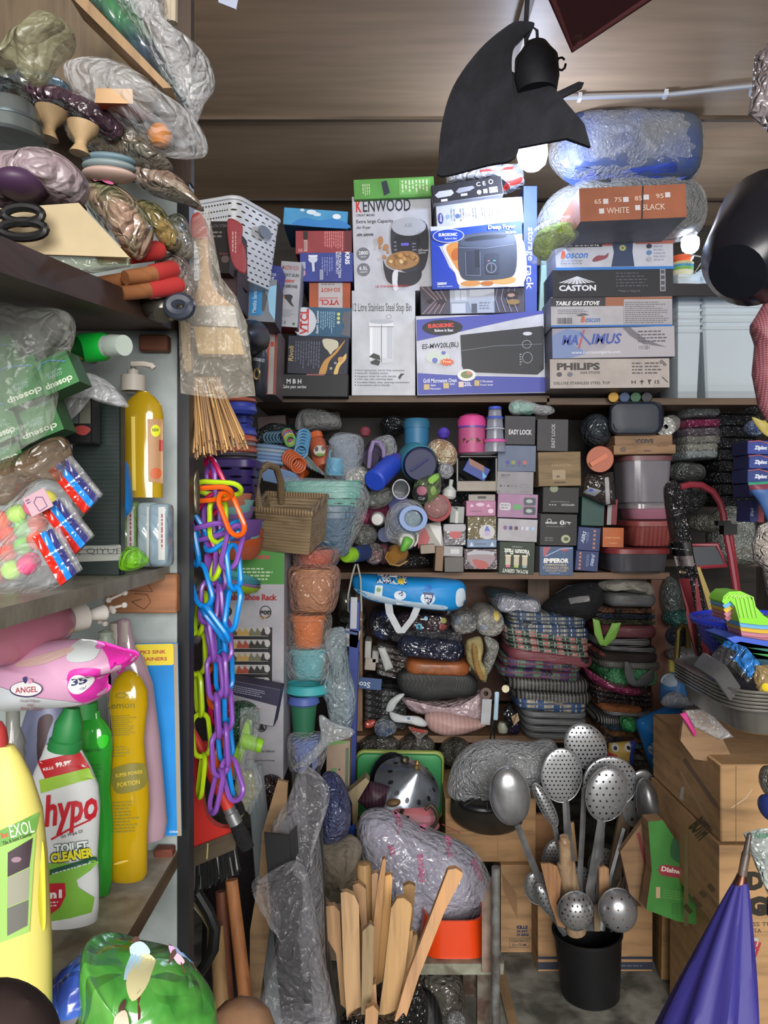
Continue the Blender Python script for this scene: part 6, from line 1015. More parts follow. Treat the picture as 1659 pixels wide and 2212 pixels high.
# step ladder
t = T('step_ladder', 'folded red step ladder with a grey tread behind the baskets', 'ladder', P(1560, 1280, 2.9)); RD = M('8a1c30')
mb = MB(); mb.tube([P(x, y, 2.9) for x, y in ((1470, 1052), (1490, 1047), (1515, 1048), (1540, 1062), (1555, 1085), (1562, 1110), (1566, 1140), (1578, 1200), (1592, 1290), (1596, 1330))], .013, RD); mb.build('hoop', t)
mb = MB(); mb.tube([P(1577, 1150, 2.92), P(1600, 1330, 2.92)], .012, RD); mb.build('leg', t)
mb = MB(); mb.extr([(1490, 1178), (1548, 1176), (1568, 1222), (1500, 1224)], 2.86, .03, '3a4048'); mb.build('tread', t)
mb = MB(); mb.tube([P(*p, 2.86) for p in ((1490, 1178), (1548, 1176), (1568, 1222), (1500, 1226))], .009, RD, 6, True); mb.build('tread_frame', t)
mb = MB(); mb.box(P(1573, 1143, 2.88), (.05, .04, .04), '17171a'); mb.box(P(1562, 1130, 2.88), (.05, .03, .018), '17171a'); mb.build('clamp', t)
# tall black wrapped umbrella pack
t = T('ironing_board', 'long black and maroon pack in clear film leaning at the shelf end', 'package', P(1490, 1400, 2.6))
pouch('sleeve', '', '', [(1436, 1060), (1442, 1042), (1458, 1038), (1467, 1056), (1480, 1110), (1490, 1180), (1503, 1240), (1518, 1300), (1540, 1420), (1508, 1420), (1492, 1330), (1468, 1230), (1448, 1140)], 2.6, .05, M('1b1b1f', 'shine', s=1.5), p=2.6, nz=.004, n=70, ctr=(1480, 1230), parent=t,
      specs=[('p', [(1453, 1173), (1487, 1171), (1491, 1200), (1462, 1204)], '0f0f12'), ('k', 1460, 1185, 1486, 1189, 1, '9a9aa0', 6), ('p', [(1463, 1204), (1492, 1200), (1496, 1222), (1468, 1226)], '6a6064'), ('p', [(1478, 1252), (1502, 1248), (1534, 1418), (1510, 1418)], '7a1c28'), ('e', 1483, 1238, 3, 3, 'b9a98a')])
mb = MB(); mb.extr([(1505, 1225), (1512, 1225), (1545, 1312), (1535, 1330)], 2.65, .02, 'a08a3a'); tag(mb.build('yellow_board'), 'thin mustard edged board behind the long black pack', 'board')
pouch('pale_sleeve', 'pale ribbed plastic sleeve beside the mustard edged board', 'sleeve', dens([(1508, 1235), (1530, 1300), (1530, 1345), (1520, 1330), (1506, 1260)], 30), 2.68, .01, M('7f8a96', 'stripe', col2='9aa4ae', s=2), sm=False)
# teal odds below
for i, (x, y, rx, ry, c, l_, Yd) in enumerate(((1462, 1335, 30, 20, '1f5a54', 'dark teal plastic tray behind the long pack', 2.95), (1448, 1290, 20, 45, '55605f', 'grey clear bag beside the shelf post', 2.98), (1465, 1375, 26, 22, '1c2a40', 'dark strap bundle with red and yellow stripes', 2.8), (1470, 1415, 30, 14, '7a7a80', 'pale carton edge behind the wipes pack', 2.95))):
    pouch('bundle', l_, 'bundle', ell(x, y, rx, ry), Yd, .06, M(c, 'shine', s=1.5), nz=.012)
mb = MB(); mb.tube([P(x, y, 2.75) for x, y in ((1462, 1430), (1466, 1362), (1474, 1350), (1484, 1358), (1486, 1400))], .011, M('8a7a3a', 'metal')); tag(mb.build('walking_stick'), 'brass coloured hooked stick beside the dark strap bundle', 'stick')
mb = MB(); mb.tube([P(1451, 1425, 2.78), P(1451, 1462, 2.78)], .012, 'a8982a'); tag(mb.build('yellow_rod'), 'short yellow rod above the wipes pack', 'rod')
# blue colander with hangers
t = T('laundry_colander', 'royal blue round perforated basket at the right', 'basket', P(1590, 1400, 1.95)); BLc = M('1c2ca8', 'perf', a=.2, s=1.4)
cc = P(1640, 1338, 1.95); mb = MB(); mb.spin(cc-Vector((0, 0, .11)), cc, [(0, 0), (0, .1), (.5, .14), (1, .155), (1, .165), (.9, .165)], BLc, 40); mb.build('bowl', t)
mb = MB(); mb.tube([cc+Vector((.162*math.cos(a), .162*math.sin(a), 0)) for a in [k*math.pi/24 for k in range(48)]], .006, '2a3cc8', 6, True); mb.build('rim', t)
for i, c in enumerate(('7ac42c', '5a9ac8', 'c4a02c', 'b06a7a', 'a85a6a')):
    dy = i*9
    mb = MB(); pts = [(1560, 1300), (1563, 1288), (1575, 1278), (1600, 1277), (1618, 1285), (1632, 1310), (1650, 1330), (1659, 1336), (1700, 1340), (1700, 1352), (1640, 1350), (1598, 1345), (1588, 1310), (1578, 1298), (1566, 1306)]
    mb.extr([(x+i*1.5, y+dy) for x, y in pts], 1.72+.01*i, .07, M(c), dy=lambda x, y: 0)
    if i == 0:
        for j in range(5): mb.tube([P(x+j*9, y, 1.718) for x, y in ((1566, 1292), (1576, 1284), (1590, 1290), (1600, 1335))], .0022, 'a4dc6a', 5)
    tag(mb.build('plastic_scoop', bevel=.002), ['lime green', 'sky blue', 'yellow', 'pink', 'dusky pink'][i]+' curved plastic scoop in the nested stack over the blue basket', 'scoop', None)
for i, (c, l_) in enumerate((('3a58b8', 'periwinkle'), ('1c6a5a', 'dark green'), ('2a8a3c', 'leaf green'), ('16485c', 'petrol'))):
    mb = MB(); mb.extr([(1570+i*14, 1378+i*12), (1590+i*10, 1374+i*12), (1700, 1392+i*12), (1700, 1404+i*12), (1600+i*10, 1398+i*12)], 1.74, .12, M(c)); tag(mb.build('plastic_tray', bevel=.002), l_+' tray edge in the stack under the pink scoops', 'tray')
# steel trays
for i in range(6):
    x0, dy = 1500+i*4, i*8
    t = T('steel_tray', ['top', 'second', 'third', 'fourth', 'fifth', 'lowest'][i]+' rounded steel tray in the stack on the big carton', 'tray', P(1600, 1540+dy, 1.8)); mm = M('8f8c84', 'metal', .28)
    z = P(0, 1500+dy, 1.62).z; mb = MB(); rg = []
    for f_, dz in ((1.03, 0), (.97, 0), (.93, -.035-.02*(i == 5)), (0.9, -.04-.02*(i == 5))):
        rg.append([Vector((1.03+.275*f_*math.copysign(abs(math.cos(a))**.35, math.cos(a)), 1.83+.2*f_*math.copysign(abs(math.sin(a))**.35, math.sin(a)), z+dz)) for a in [k*math.pi/20 for k in range(40)]])
    V = sum(rg, []); mb.add(V, [(r_*40+j, r_*40+(j+1) % 40, (r_+1)*40+(j+1) % 40, (r_+1)*40+j) for r_ in range(3) for j in range(40)]+[tuple(range(120, 160))], mm, True); mb.build('tray', t)
    mb = MB(); mb.tube(rg[0], .0035, M('a8a6a0', 'metal', .2), 6, True); mb.build('rim', t)
for i, (a_, b_, c_, l_) in enumerate((((1512, 1425), (1590, 1500), '8a8c90', 'flat steel bar lying in the top tray'), ((1548, 1410), (1628, 1462), '3a3a3c', 'clear cased dark grater in the top tray'), ((1560, 1398), (1632, 1450), '2a74c0', 'bright blue ladle arching over the top tray'))):
    mb = MB(); m_ = M(c_, 'metal' if i == 0 else 'shine'); mid = ((a_[0]+b_[0])/2+6, (a_[1]+b_[1])/2-10)
    A = [P(*a_, 1.76), P(*mid, 1.7), P(*b_, 1.66)]; up = Vector((.012, .0, .016)); V = [p+u for p in A for u in (-up, up)]+[p+u+Vector((0, .012, 0)) for p in A for u in (-up, up)]
    mb.add(V, [(0, 1, 3, 2), (2, 3, 5, 4), (6, 8, 9, 7), (8, 10, 11, 9), (0, 2, 8, 6), (2, 4, 10, 8), (1, 7, 9, 3), (3, 9, 11, 5), (0, 6, 7, 1), (4, 5, 11, 10)], m_, i == 2); tag(mb.build(['steel_bar', 'grater_pack', 'ladle'][i], bevel=.002), l_, ['bar', 'grater', 'ladle'][i])
pouch('yellow_flower_pack', 'small clear pack with yellow print at the right edge over the trays', 'package', dens([(1632, 1438), (1700, 1432), (1700, 1495), (1640, 1505), (1628, 1470)], 36), 1.66, .02, M('8a7448', 'shine'), sm=False, specs=[('e', 1655, 1485, 8, 9, 'c8b020')])
# big right cartons
CB = 'a8804f'
def bigbox(label, x0, z0, z1, y0, y1, x1, specs=(), sspecs=(), name='cardboard_box', c=CB):
    mb = MB(); cm_ = M(c, 'card'); mb.box(((x0+x1)/2, (y0+y1)/2, (z0+z1)/2), (x1-x0, y1-y0, z1-z0), cm_)
    decals(mb, lambda x, y, e: P(x, y, y0-e), specs)
    def sf(x, y, e):      # left side face: pixel ray hits the plane X = x0
        Y = x0*F/(x-CX); q = P(x, y, Y); return Vector((x0-e, q.y, q.z))
    decals(mb, sf, sspecs); return tag(mb.build(name, bevel=.004), label, 'cardboard box')
X0 = P(1557, 0, 1.9).x; z1_, z0_ = P(0, 1652, 1.9).z, P(0, 1822, 1.9).z
bigbox('big upper brown carton with a torn taped corner, under the steel trays', X0, z0_+.002, z1_, 1.9, 2.38, X0+.62, [('l', [(1580, 1745), (1610, 1725), (1625, 1705)], 2, 'c0a888'), ('l', [(1590, 1655), (1590, 1820)], 1.5, '7f5c36')], [('l', [(1470, 1668), (1500, 1720), (1545, 1800)], 5, 'b08a5c'), ('l', [(1478, 1640), (1520, 1700), (1548, 1740)], 8, '6f4e2e'), ('p', [(1472, 1700), (1480, 1700), (1476, 1730), (1468, 1724)], 'b8b0a4')])
bigbox('lower brown carton lettered with big black G letters', X0-.006, .46, z0_-.002, 1.895, 2.38, X0+.62,
       [('t', 'DO', 1614, 1882, 1690, 1924, '2a251e', {'b': .07}), ('t', 'GI', 1614, 1936, 1672, 1979, '2a251e', {'b': .09}), ('t', 'PRESS TURN', 1600, 1992, 1690, 2001, '5a4630'), ('t', 'USTA', 1612, 2006, 1645, 2015, '5a4630')],
       [('t', 'BOTH', 1495, 1770, 1532, 1810, '4a3622', {'b': .05, 'rot': 50}), ('r', 1478, 1800, 1488, 2000, 'a8895e'), ('k', 1500, 1900, 1530, 1990, 4, '6f5232', 50)])
mb = MB(); mb.extr([(1470, 1600), (1478, 1536), (1530, 1533), (1582, 1638), (1576, 1652), (1500, 1640)], 1.98, .012, M('8a6a48', 'card')); mb2 = mb
tag(mb.build('box_flap'), 'raised brown carton flap under shiny tape, left of the steel trays', 'cardboard')
film('packing_tape', 'shiny clear tape strip across the raised carton flap', dens([(1480, 1535), (1525, 1530), (1585, 1592), (1555, 1598), (1500, 1570)], 50), 1.97, .01, a=.35, sm=False, nz=.004)
pouch('pink_tape', 'bright pink strip on the edge of the raised carton flap', 'tape', dens([(1468, 1542), (1482, 1538), (1505, 1585), (1500, 1592)], 24), 1.97, .005, 'c83a84', sm=False)
bigbox('lowest brown carton behind the umbrella, on the floor', P(1592, 0, 1.9).x, 0, .457, 1.9, 2.35, X0+.62)
carton('fragile_tape', 'white tape strip with red letters on the lower right carton', 'tape', (1588, 2024, 1632, 2168), 1.87, .002, 'a9a8a4', [('t', 'FRAGILE', 1540, 2086, 1680, 2110, 'a0202c', {'rot': -76, 'b': .05})], roll=6)
mb = MB(); mb.extr([(1400, 1775), (1432, 1772), (1470, 1830), (1530, 1985), (1528, 2002), (1462, 1990), (1396, 1965), (1408, 1880)], 2.15, .05, M('2f7a24', 'paper'), M('8a6a44', 'card'))
decals(mb, lambda x, y, e: P(x, y, 2.15-e), [('p', rr(1422, 1872, 1500, 1896, 9, .5), '8a1c2c'), ('t', 'Dishwashing', 1428, 1878, 1512, 1892, 'cdb9ae', {'rot': 10, 'b': .04}), ('r', 1417, 1916, 1426, 1940, 'a58a64'), ('k', 1432, 1925, 1500, 1945, 4, '4f8a34', 8), ('r', 1452, 1952, 1478, 1975, '276a20'), ('p', smooth([(1448, 1845), (1455, 1810), (1468, 1826), (1480, 1862), (1462, 1862)], 18), '1c4f2c')])
tag(mb.build('dishwashing_carton'), 'green carton side with a red Dishwashing banner', 'cardboard box')
mb = MB(); mb.extr([(1340, 1840), (1395, 1765), (1432, 1770), (1395, 1965), (1360, 1930)], 2.22, .02, M('7d5e3c', 'card')); decals(mb, lambda x, y, e: P(x, y, 2.22-e), [('p', [(1375, 1800), (1382, 1798), (1396, 1860), (1392, 1870)], '7a2430')]); tag(mb.build('box_flap'), 'brown open flap left of the green dishwashing carton', 'cardboard')
carton('taped_carton', 'brown taped carton lettered with item number lines on the floor', 'box', (1432, 1975, 1560, 2122), 2.42, .2, '94703f', [('k', 1438, 1978, 1540, 1990, 2, 'b8a890')]+[('t', s_, 1467, 2034+i*13.5, 1467+w_, 2043+i*13.5, '4a3a24') for i, (s_, w_) in enumerate((('ITEM NO.', 38), ('QTY', 18), ('N.W.', 20), ('G.W.', 20), ('MEAS', 24)))], kind='card', roll=1, yaw=-8)
carton('striped_carton', 'brown carton with two navy stripes along the bottom, behind the bucket', 'box', (1162, 1958, 1410, 2099), 2.49, .2, 'a0784a', [('r', 1162, 2066, 1410, 2072, '2c3040'), ('r', 1162, 2078, 1410, 2094, '2c3040'), ('k', 1340, 2082, 1405, 2090, 1, '4f5668')], kind='card')
# umbrella in front
t = T('umbrella', 'closed purple blue umbrella standing point up at the right', 'umbrella', P(1550, 2212, 1.3)); UA, UB = P(1505, 2330, 1.28), P(1599, 1905, 1.34)
mb = MB(); ax = UB-UA; N_ = 44; V = []
for i in range(17):
    tt = i/16; R_ = (.083*(1-tt)**.9+.011)
    for k in range(N_):
        an = 2*math.pi*k/N_; rr_ = R_*(1+.13*math.cos(8*an+tt*2)*(1-tt*.3)); V.append(UA+ax*tt+Vector((rr_*math.cos(an), rr_*math.sin(an), rr_*.2*math.cos(an))))
mb.add(V, [(i*N_+k, i*N_+(k+1) % N_, (i+1)*N_+(k+1) % N_, (i+1)*N_+k) for i in range(16) for k in range(N_)], M('29227e', 'plastic', .6), True); mb.build('canopy', t)
spun('collar', '', '', (1598, 1912, 1.34), (1603, 1890, 1.34), [(0, 15), (.3, 13), (1, 10), (1, 0)], M('6a4030', 'metal'), parent=t)
spun('tip', '', '', (1603, 1892, 1.34), (1620, 1797, 1.35), [(0, 9), (.5, 9), (.55, 7), (.95, 5), (1, 0)], M('3a3230', 'mess', col2='5a4a42'), parent=t)
pouch('silver_bag', 'silver and white printed bag at the right edge by the umbrella', 'bag', dens([(1606, 1800), (1640, 1790), (1700, 1786), (1700, 1980), (1662, 1940), (1632, 1870)], 40), 1.6, .02, M('8a9490', 'shine', col2='b4bcb8', s=1.2), sm=False, nz=.008, specs=[('t', 'AMA', 1630, 1800, 1664, 1812, '1f6a4a', {'b': .02})])
pouch('blue_bundle', 'royal blue bundle edge at the right margin above the silver bag', 'bundle', ell(1662, 1745, 17, 26), 1.62, .04, '1c3c9c', nz=0)
pouch('crumpled_film', 'grey crumpled plastic at the right margin over the blue cap', 'plastic bag', ell(1668, 1690, 22, 34), 1.66, .04, M('7f7c74', 'shine', s=2), nz=.02)
# hanging things upper right
t = T('hanging_basin', 'big glossy black basin hanging tilted at the upper right', 'basin', P(1640, 560, 1.5))
spun('basin', '', '', (1590, 590, 1.45), (1680, 500, 1.55), [(0, 0), (0.02, 60), (.2, 95), (.8, 128), (1, 140), (1, 132), (.2, 88), (.1, 0)], M('14161f', 'plastic', .25), parent=t, up=(0, 0, 1))
mb = MB(); mb.tube([P(x, y, 1.6) for x, y in ((1645, 425), (1618, 425), (1590, 435), (1555, 470), (1538, 510), (1545, 545), (1560, 560))], .002, '17171a', 6); tag(mb.build('cable'), 'thin black cable looping left of the hanging basin', 'cable')
mb = MB(); mb.tube([P(x, y, 3.0) for x, y in ((1490, 550), (1515, 555), (1535, 540), (1530, 580), (1500, 590), (1520, 560), (1545, 575))], .003, 'a9acb0', 6); tag(mb.build('cable'), 'white tangled cable below the smaller glowing bulb', 'cable')
pouch('red_net_bag', 'dusty red mesh bag hanging at the right margin', 'bag', dens([(1650, 655), (1700, 640), (1700, 920), (1660, 915), (1640, 880), (1626, 810), (1632, 740), (1622, 700)], 50), 1.5, .03, M('7a3844', 'net', col2='9a6a70', s=1.5), sm=False, nz=.012)
pouch('hanging_bag', 'grey plastic bag hanging high at the right margin', 'plastic bag', dens([(1632, 120), (1660, 90), (1700, 90), (1700, 330), (1655, 275), (1618, 245), (1628, 180)], 50), 1.5, .03, M('6f6468', 'shine', col2='8a8084', s=1.2), sm=False, nz=.02)
pouch('foam_bag', 'milky foam wrapped bundle at the right margin beside the colander', 'bag', dens([(1626, 1175), (1640, 1135), (1700, 1110), (1700, 1300), (1662, 1290), (1650, 1230), (1630, 1210)], 50), 1.9, .04, M('a39a92', 'shine', col2='8a7f78', s=1.5), sm=False, nz=.02)
# ---------------------------------------------------------------- floor zone: bucket of ladles
YB_ = 2.37
t = T('bucket', 'black plastic bucket on the floor holding the aluminium ladles', 'bucket', P(1268, 2150, YB_))
spun('body', '', '', (1276, 2148, YB_), (1268, 2008, YB_), [(0, 0), (0, 56), (.03, 61), (.96, 72), (.97, 75), (1, 75), (1, 71), (.1, 56), (.05, 0)], M('131315', 'plastic', .45), parent=t, seg=44)
AL = M('a9abaf', 'metal', .3, s=1.5); ALd = M('8b8c8f', 'metal', .36)
def pf(pitch, a_): return M('a2a4a8', 'perf', r=.32, a=a_, s=pitch, col2='metal')
def handle(pts, Y, w_, m, t, up=.003):
    mb = MB(); Q = [P(x, y, Y_) for (x, y), Y_ in zip(pts, Y)]; V = []
    for i, p in enumerate(Q):
        d = (Q[min(i+1, len(Q)-1)]-Q[max(i-1, 0)]); nn = Vector((d.z, 0, -d.x)).normalized()*w_[i]*Y[i]/F/2
        V += [p-nn, p+Vector((0, -up*1.5, 0)), p+nn, p+Vector((0, up, 0))]
    n_ = len(Q); mb.add(V, [(i*4+k, i*4+(k+1) % 4, (i+1)*4+(k+1) % 4, (i+1)*4+k) for i in range(n_-1) for k in range(4)]+[(3, 2, 1, 0), tuple(range((n_-1)*4, n_*4))], m, False); return mb.build('handle', t)
def ladle(name, label, c, rx, ry, rot, Y, hp, m, depth=.012, sgn=1, hw=13, hm=None):
    t = T(name, label, 'ladle' if 'ladle' in name else 'spoon', P(*c, Y)); o_ = ell(c[0], c[1], rx, ry, rot, 40)
    sf = Surf(o_, Y, depth, 2.2, 0); mb = MB(); sf.mesh(mb, m, 8, 0); 
    if sgn < 0:
        for i in range(len(mb.v)): mb.v[i] = Vector((mb.v[i].x, 2*Y-mb.v[i].y, mb.v[i].z))
    mb.build('bowl', t); mb = MB(); mb.tube([P(x, y, Y) for x, y in o_], .0022, AL, 6, True); mb.build('rim', t)
    n_ = len(hp); handle(hp, [Y+(YB_-Y)*i/max(1, n_-1) for i in range(n_)], [hw*(1 if i else .9) for i in range(n_)], hm or AL, t); return t
WH = M('7a6650', 'wood')
ladle('skimmer_ladle', 'upright large skimmer ladle with many holes, topmost of the bucket', (1265, 1612), 42, 52, -35, 2.42, [(1280, 1660), (1300, 1800), (1290, 2010)], pf(1.35, .22))
ladle('skimmer_ladle', 'large round skimmer ladle left of the topmost one', (1213, 1675), 44, 58, 0, 2.40, [(1222, 1728), (1226, 1800), (1240, 1900), (1250, 2010)], pf(1.3, .2), .006, hw=16)
ladle('skimmer_ladle', 'large skimmer ladle behind the oval slotted spoon', (1318, 1690), 58, 55, 0, 2.38, [(1262, 1700), (1258, 1800), (1252, 1900), (1256, 2010)], pf(1.4, .2), .004, hw=12)
ladle('slotted_spoon', 'oval slotted spoon shining in the middle of the bucket', (1311, 1714), 45, 60, 12, 2.30, [(1300, 1770), (1288, 1850), (1275, 1920), (1280, 2010)], pf(1.9, .17), .02, hw=20)
ladle('serving_spoon', 'big plain aluminium spoon leaning left out of the bucket', (1101, 1718), 43, 64, -8, 2.28, [(1118, 1782), (1140, 1840), (1165, 1900), (1215, 2010)], M('adafb3', 'metal', .28, s=1.5), .035, hw=15)
ladle('slotted_spoon', 'narrow slotted spoon seen sideways at the left', (1178, 1738), 14, 52, -28, 2.36, [(1195, 1770), (1212, 1850), (1225, 1920), (1240, 2010)], pf(1.1, .2), .02, hw=12)
t = ladle('soup_ladle', 'deep curved soup ladle at the right with a thin white handle', (1400, 1742), 24, 62, -10, 2.35, [(1398, 1798), (1372, 1830), (1352, 1880), (1346, 1930), (1342, 2010)], ALd, .05, hw=7)
ladle('skimmer_ladle', 'flat pale skimmer ladle with few big holes behind the soup ladle', (1380, 1725), 36, 62, 12, 2.42, [(1350, 1790), (1320, 1900), (1300, 2010)], pf(3.2, .16), .006)
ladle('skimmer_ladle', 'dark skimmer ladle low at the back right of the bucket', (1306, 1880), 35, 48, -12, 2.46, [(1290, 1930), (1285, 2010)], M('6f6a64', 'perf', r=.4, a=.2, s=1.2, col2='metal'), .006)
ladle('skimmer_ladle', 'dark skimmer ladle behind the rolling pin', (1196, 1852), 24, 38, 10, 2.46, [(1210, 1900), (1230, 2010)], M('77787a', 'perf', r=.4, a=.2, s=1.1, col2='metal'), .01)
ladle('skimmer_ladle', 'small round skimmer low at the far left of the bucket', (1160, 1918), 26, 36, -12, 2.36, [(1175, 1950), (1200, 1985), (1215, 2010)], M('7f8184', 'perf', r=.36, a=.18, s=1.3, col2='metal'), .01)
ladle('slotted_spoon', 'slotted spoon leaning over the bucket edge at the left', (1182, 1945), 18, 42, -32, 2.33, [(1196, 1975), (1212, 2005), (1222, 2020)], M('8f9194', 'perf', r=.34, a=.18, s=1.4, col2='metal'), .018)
ladle('skimmer_ladle', 'small skimmer right of the rolling pin, half hidden', (1262, 1910), 22, 40, -20, 2.4, [(1268, 1950), (1265, 2010)], M('77797c', 'perf', r=.36, a=.2, s=1.1, col2='metal'), .008)
ladle('skimmer_ladle', 'round shiny skimmer cup hanging over the bucket rim, left of two', (1243, 1966), 38, 41, 0, 2.25, [(1240, 2000), (1245, 2012)], pf(1.35, .2), .045, hw=10)
ladle('skimmer_ladle', 'round hammered ladle cup hanging over the bucket rim, right of two', (1334, 1964), 41, 46, -10, 2.25, [(1330, 1990), (1322, 2012)], pf(2.6, .1), .05, hw=10)
t = T('rolling_pin', 'worn wooden rolling pin standing in the bucket', 'rolling pin', P(1235, 2000, 2.33))
spun('pin', '', '', (1245, 2012, 2.36), (1222, 1862, 2.32), [(0, 0), (0, 21), (.97, 19), (1, 12), (1, 0)], M('a08260', 'wood'), parent=t)
spun('grip', '', '', (1222, 1864, 2.32), (1218, 1806, 2.31), [(0, 13), (.8, 13), (.85, 10), (1, 9), (1, 0)], M('8a6a48', 'mess', col2='a58a66', s=3), parent=t)
def slat(name, label, cat, pts, Y, th, m, **k):
    mb = MB(); mb.extr(pts, Y, th, m, **k); return tag(mb.build(name, bevel=.003, seg=2), label, cat)
slat('wooden_spatula', 'brown wooden spatula left of the rolling pin in the bucket', 'spatula', [(1168, 1866), (1188, 1865), (1204, 1872), (1212, 1900), (1210, 1935), (1202, 1950), (1222, 2005), (1205, 2000), (1188, 1950)], 2.29, .008, M('9a6a3c', 'wood'))
slat('wooden_spatula', 'short pale wooden handle at the right of the rolling pin', 'spatula', [(1294, 1876), (1305, 1871), (1315, 1876), (1316, 1990), (1296, 1990)], 2.32, .01, M('a87c50', 'wood'))
slat('wooden_stick', 'weathered grey brown stick behind the oval slotted spoon', 'stick', [(1342, 1740), (1368, 1730), (1362, 1780), (1338, 1900), (1312, 1900)], 2.42, .015, M('6f5a44', 'wood'))
slat('wooden_stick', 'thin pale stick between the big ladle handles', 'stick', [(1233, 1778), (1240, 1776), (1248, 1860), (1240, 1862)], 2.44, .01, M('a07c4c', 'wood'))
slat('wooden_stick', 'short grey stick end between the two hanging ladle cups', 'stick', [(1283, 1958), (1294, 1956), (1297, 2012), (1284, 2012)], 2.3, .012, M('6f5c40', 'wood'))
# cartons behind the bucket
carton('cleaner_carton', 'brown carton printed KILLS 99.99% OF GERMS standing on the floor', 'box', (1082, 1868, 1150, 2057), 2.6, .2, 'a07a4e', [('t', 'KILLS', 1116, 1999, 1140, 2007, '2c3252', {'b': .07}), ('t', '99.99%', 1116, 2009, 1141, 2015, '2c3252', {'b': .05}), ('t', 'OF GERMS', 1116, 2016, 1142, 2022, '2c3252', {'b': .05}), ('l', [(1101, 2027), (1143, 2027), (1143, 2046), (1101, 2046), (1101, 2027)], .8, '4a4a50'), ('t', 'CONTENTS', 1104, 2030, 1139, 2035, '2f3040'), ('t', '12 x 725ML', 1106, 2038, 1139, 2043, '2f3040'), ('p', [(1084, 1885), (1116, 1930), (1118, 1985), (1088, 1925)], '86633c')], kind='card')
carton('flat_carton_box', 'wide brown cardboard box under the gas burner', 'box', (962, 1725, 1158, 1862), 2.62, .3, 'a2794a', [('l', [(965, 1795), (1150, 1795)], 1.4, '7f5c34'), ('l', [(955, 1780), (995, 1800)], 2, 'a03a44'), ('l', [(1075, 1800), (1075, 1862)], 1, '8a6438')], kind='card')
carton('striped_carton_flap', 'upright brown flap between burner and skimmers', 'cardboard', (1150, 1760, 1200, 1960), 2.66, .02, '8a6036', kind='card', roll=-3)
mb = MB(); mb.box(P(1100, 2155, 2.3), (.03, .5, .004), M('93744c', 'card')); mb.v = [Vector((v.x, v.y, .004+(v.z-mb.v[0].z))) for v in mb.v]; tag(mb.build('cardboard_strip'), 'narrow cardboard strip lying on the floor beside the table leg', 'cardboard')
# gas burner
t = T('gas_burner', 'round gas stove top with a black ring behind the plain spoon', 'stove', P(1050, 1770, 2.5))
spun('plate', '', '', (1050, 1770, 2.52), (1052, 1740, 2.56), [(0, 0), (0, 60), (.3, 78), (1, 80), (1, 70), (.6, 0)], M('5f5c54', 'metal', .4), parent=t)
mb = MB(); mb.tube([P(1050+52*math.cos(a), 1732+19*math.sin(a), 2.5-.06*math.sin(a)) for a in [k*math.pi/16 for k in range(32)]], .010, M('16161a'), 8, True); mb.build('ring', t)
[MB().tube([P(1050+52*math.cos(a), 1732+19*math.sin(a), 2.49-.06*math.sin(a)), P(1050+28*math.cos(a), 1724+8*math.sin(a), 2.47-.03*math.sin(a))], .005, '1a1a1e').build('pan_support', t) for a in (.4, 1.5, 2.7, 3.9, 5.4)]
film('clear_bag', 'big crumpled milky bag over the gas burner', [(966, 1700), (985, 1640), (1030, 1605), (1090, 1600), (1150, 1605), (1195, 1600), (1205, 1640), (1160, 1690), (1120, 1720), (1060, 1725), (1015, 1732), (975, 1722)], 2.55, .11, a=.5, nz=.03, col='b4b8bd', s=1.3)
pouch('bag_stuffing', 'pale folded stuff showing inside the milky bag', 'bag', smooth([(985, 1690), (1010, 1640), (1070, 1612), (1160, 1615), (1180, 1650), (1120, 1700), (1040, 1715)], 40), 2.6, .07, M('8d8f90', 'shine', s=2), sm=False, nz=.02)
for i, (x, y, rx, ry, c, l_) in enumerate(((820, 1612, 45, 24, '3f403c', 'dim grey wrapped dish under the lower shelf, left'), (900, 1612, 40, 24, '4f4a40', 'brownish wrapped bundle under the lower shelf, middle'), (985, 1625, 36, 30, '45493c', 'greenish clear bag under the lower shelf'), (1390, 1700, 40, 60, '4a382e', 'brown wrapped shape in the dark behind the soup ladle'))):
    pouch('bundle', l_, 'bundle', ell(x, y, rx, ry), 2.95, .09, M(c, 'shine', col2='6a6a64', s=2), nz=.025)
t = T('plastic_tray', 'green tray with a yellow rim standing behind the steamer lid', 'tray', P(865, 1740, 2.75))
pouch('tray', '', '', rr(770, 1628, 954, 1765, 1, .12), 2.76, .012, '1c8a48', p=8, nz=0, sm=False, parent=t)
pouch('rim', '', '', rr(768, 1620, 959, 1768, 1, .12), 2.78, .012, '8a9a34', p=8, nz=0, sm=False, parent=t)
spun('round_cover', 'black round lid leaning behind the silver steamer lid', 'lid', (835, 1700, 2.62), (848, 1688, 2.68), [(0, 0), (0, 20), (.3, 50), (.6, 62), (1, 64)], M('1a1b1e', 'plastic', .2), .8)
t = T('steamer_lid', 'silver domed steamer lid with a ring of dark holes', 'lid', P(895, 1700, 2.5)); A_, B_ = P(903, 1666, 2.45), P(880, 1703, 2.51)
mb = MB(); mb.spin(A_, B_, [(0, 0), (.02, .012), (.3, .035), (.34, .045), (.85, .095), (1, .115)], M('8f98a4', 'metal', .22), 40); mb.build('dome', t)
ax = (B_-A_); d = ax.normalized(); e1 = d.cross(Vector((0, 1, 0))).normalized(); e2 = e1.cross(d).normalized(); mb = MB()
for k in range(12):
    an = k*math.pi/6; c_ = A_+ax*.62+(e1*math.cos(an)+e2*math.sin(an))*.074-d*.005; u = e1*-math.sin(an)+e2*math.cos(an); v = ((e1*math.cos(an)+e2*math.sin(an))*.8+d*.6).normalized()
    mb.add([c_+u*.006*math.cos(q)+v*.009*math.sin(q)-d*.003+(e1*math.cos(an)+e2*math.sin(an))*.003 for q in [j*math.pi/6 for j in range(12)]], [tuple(range(12))], M('101114'))
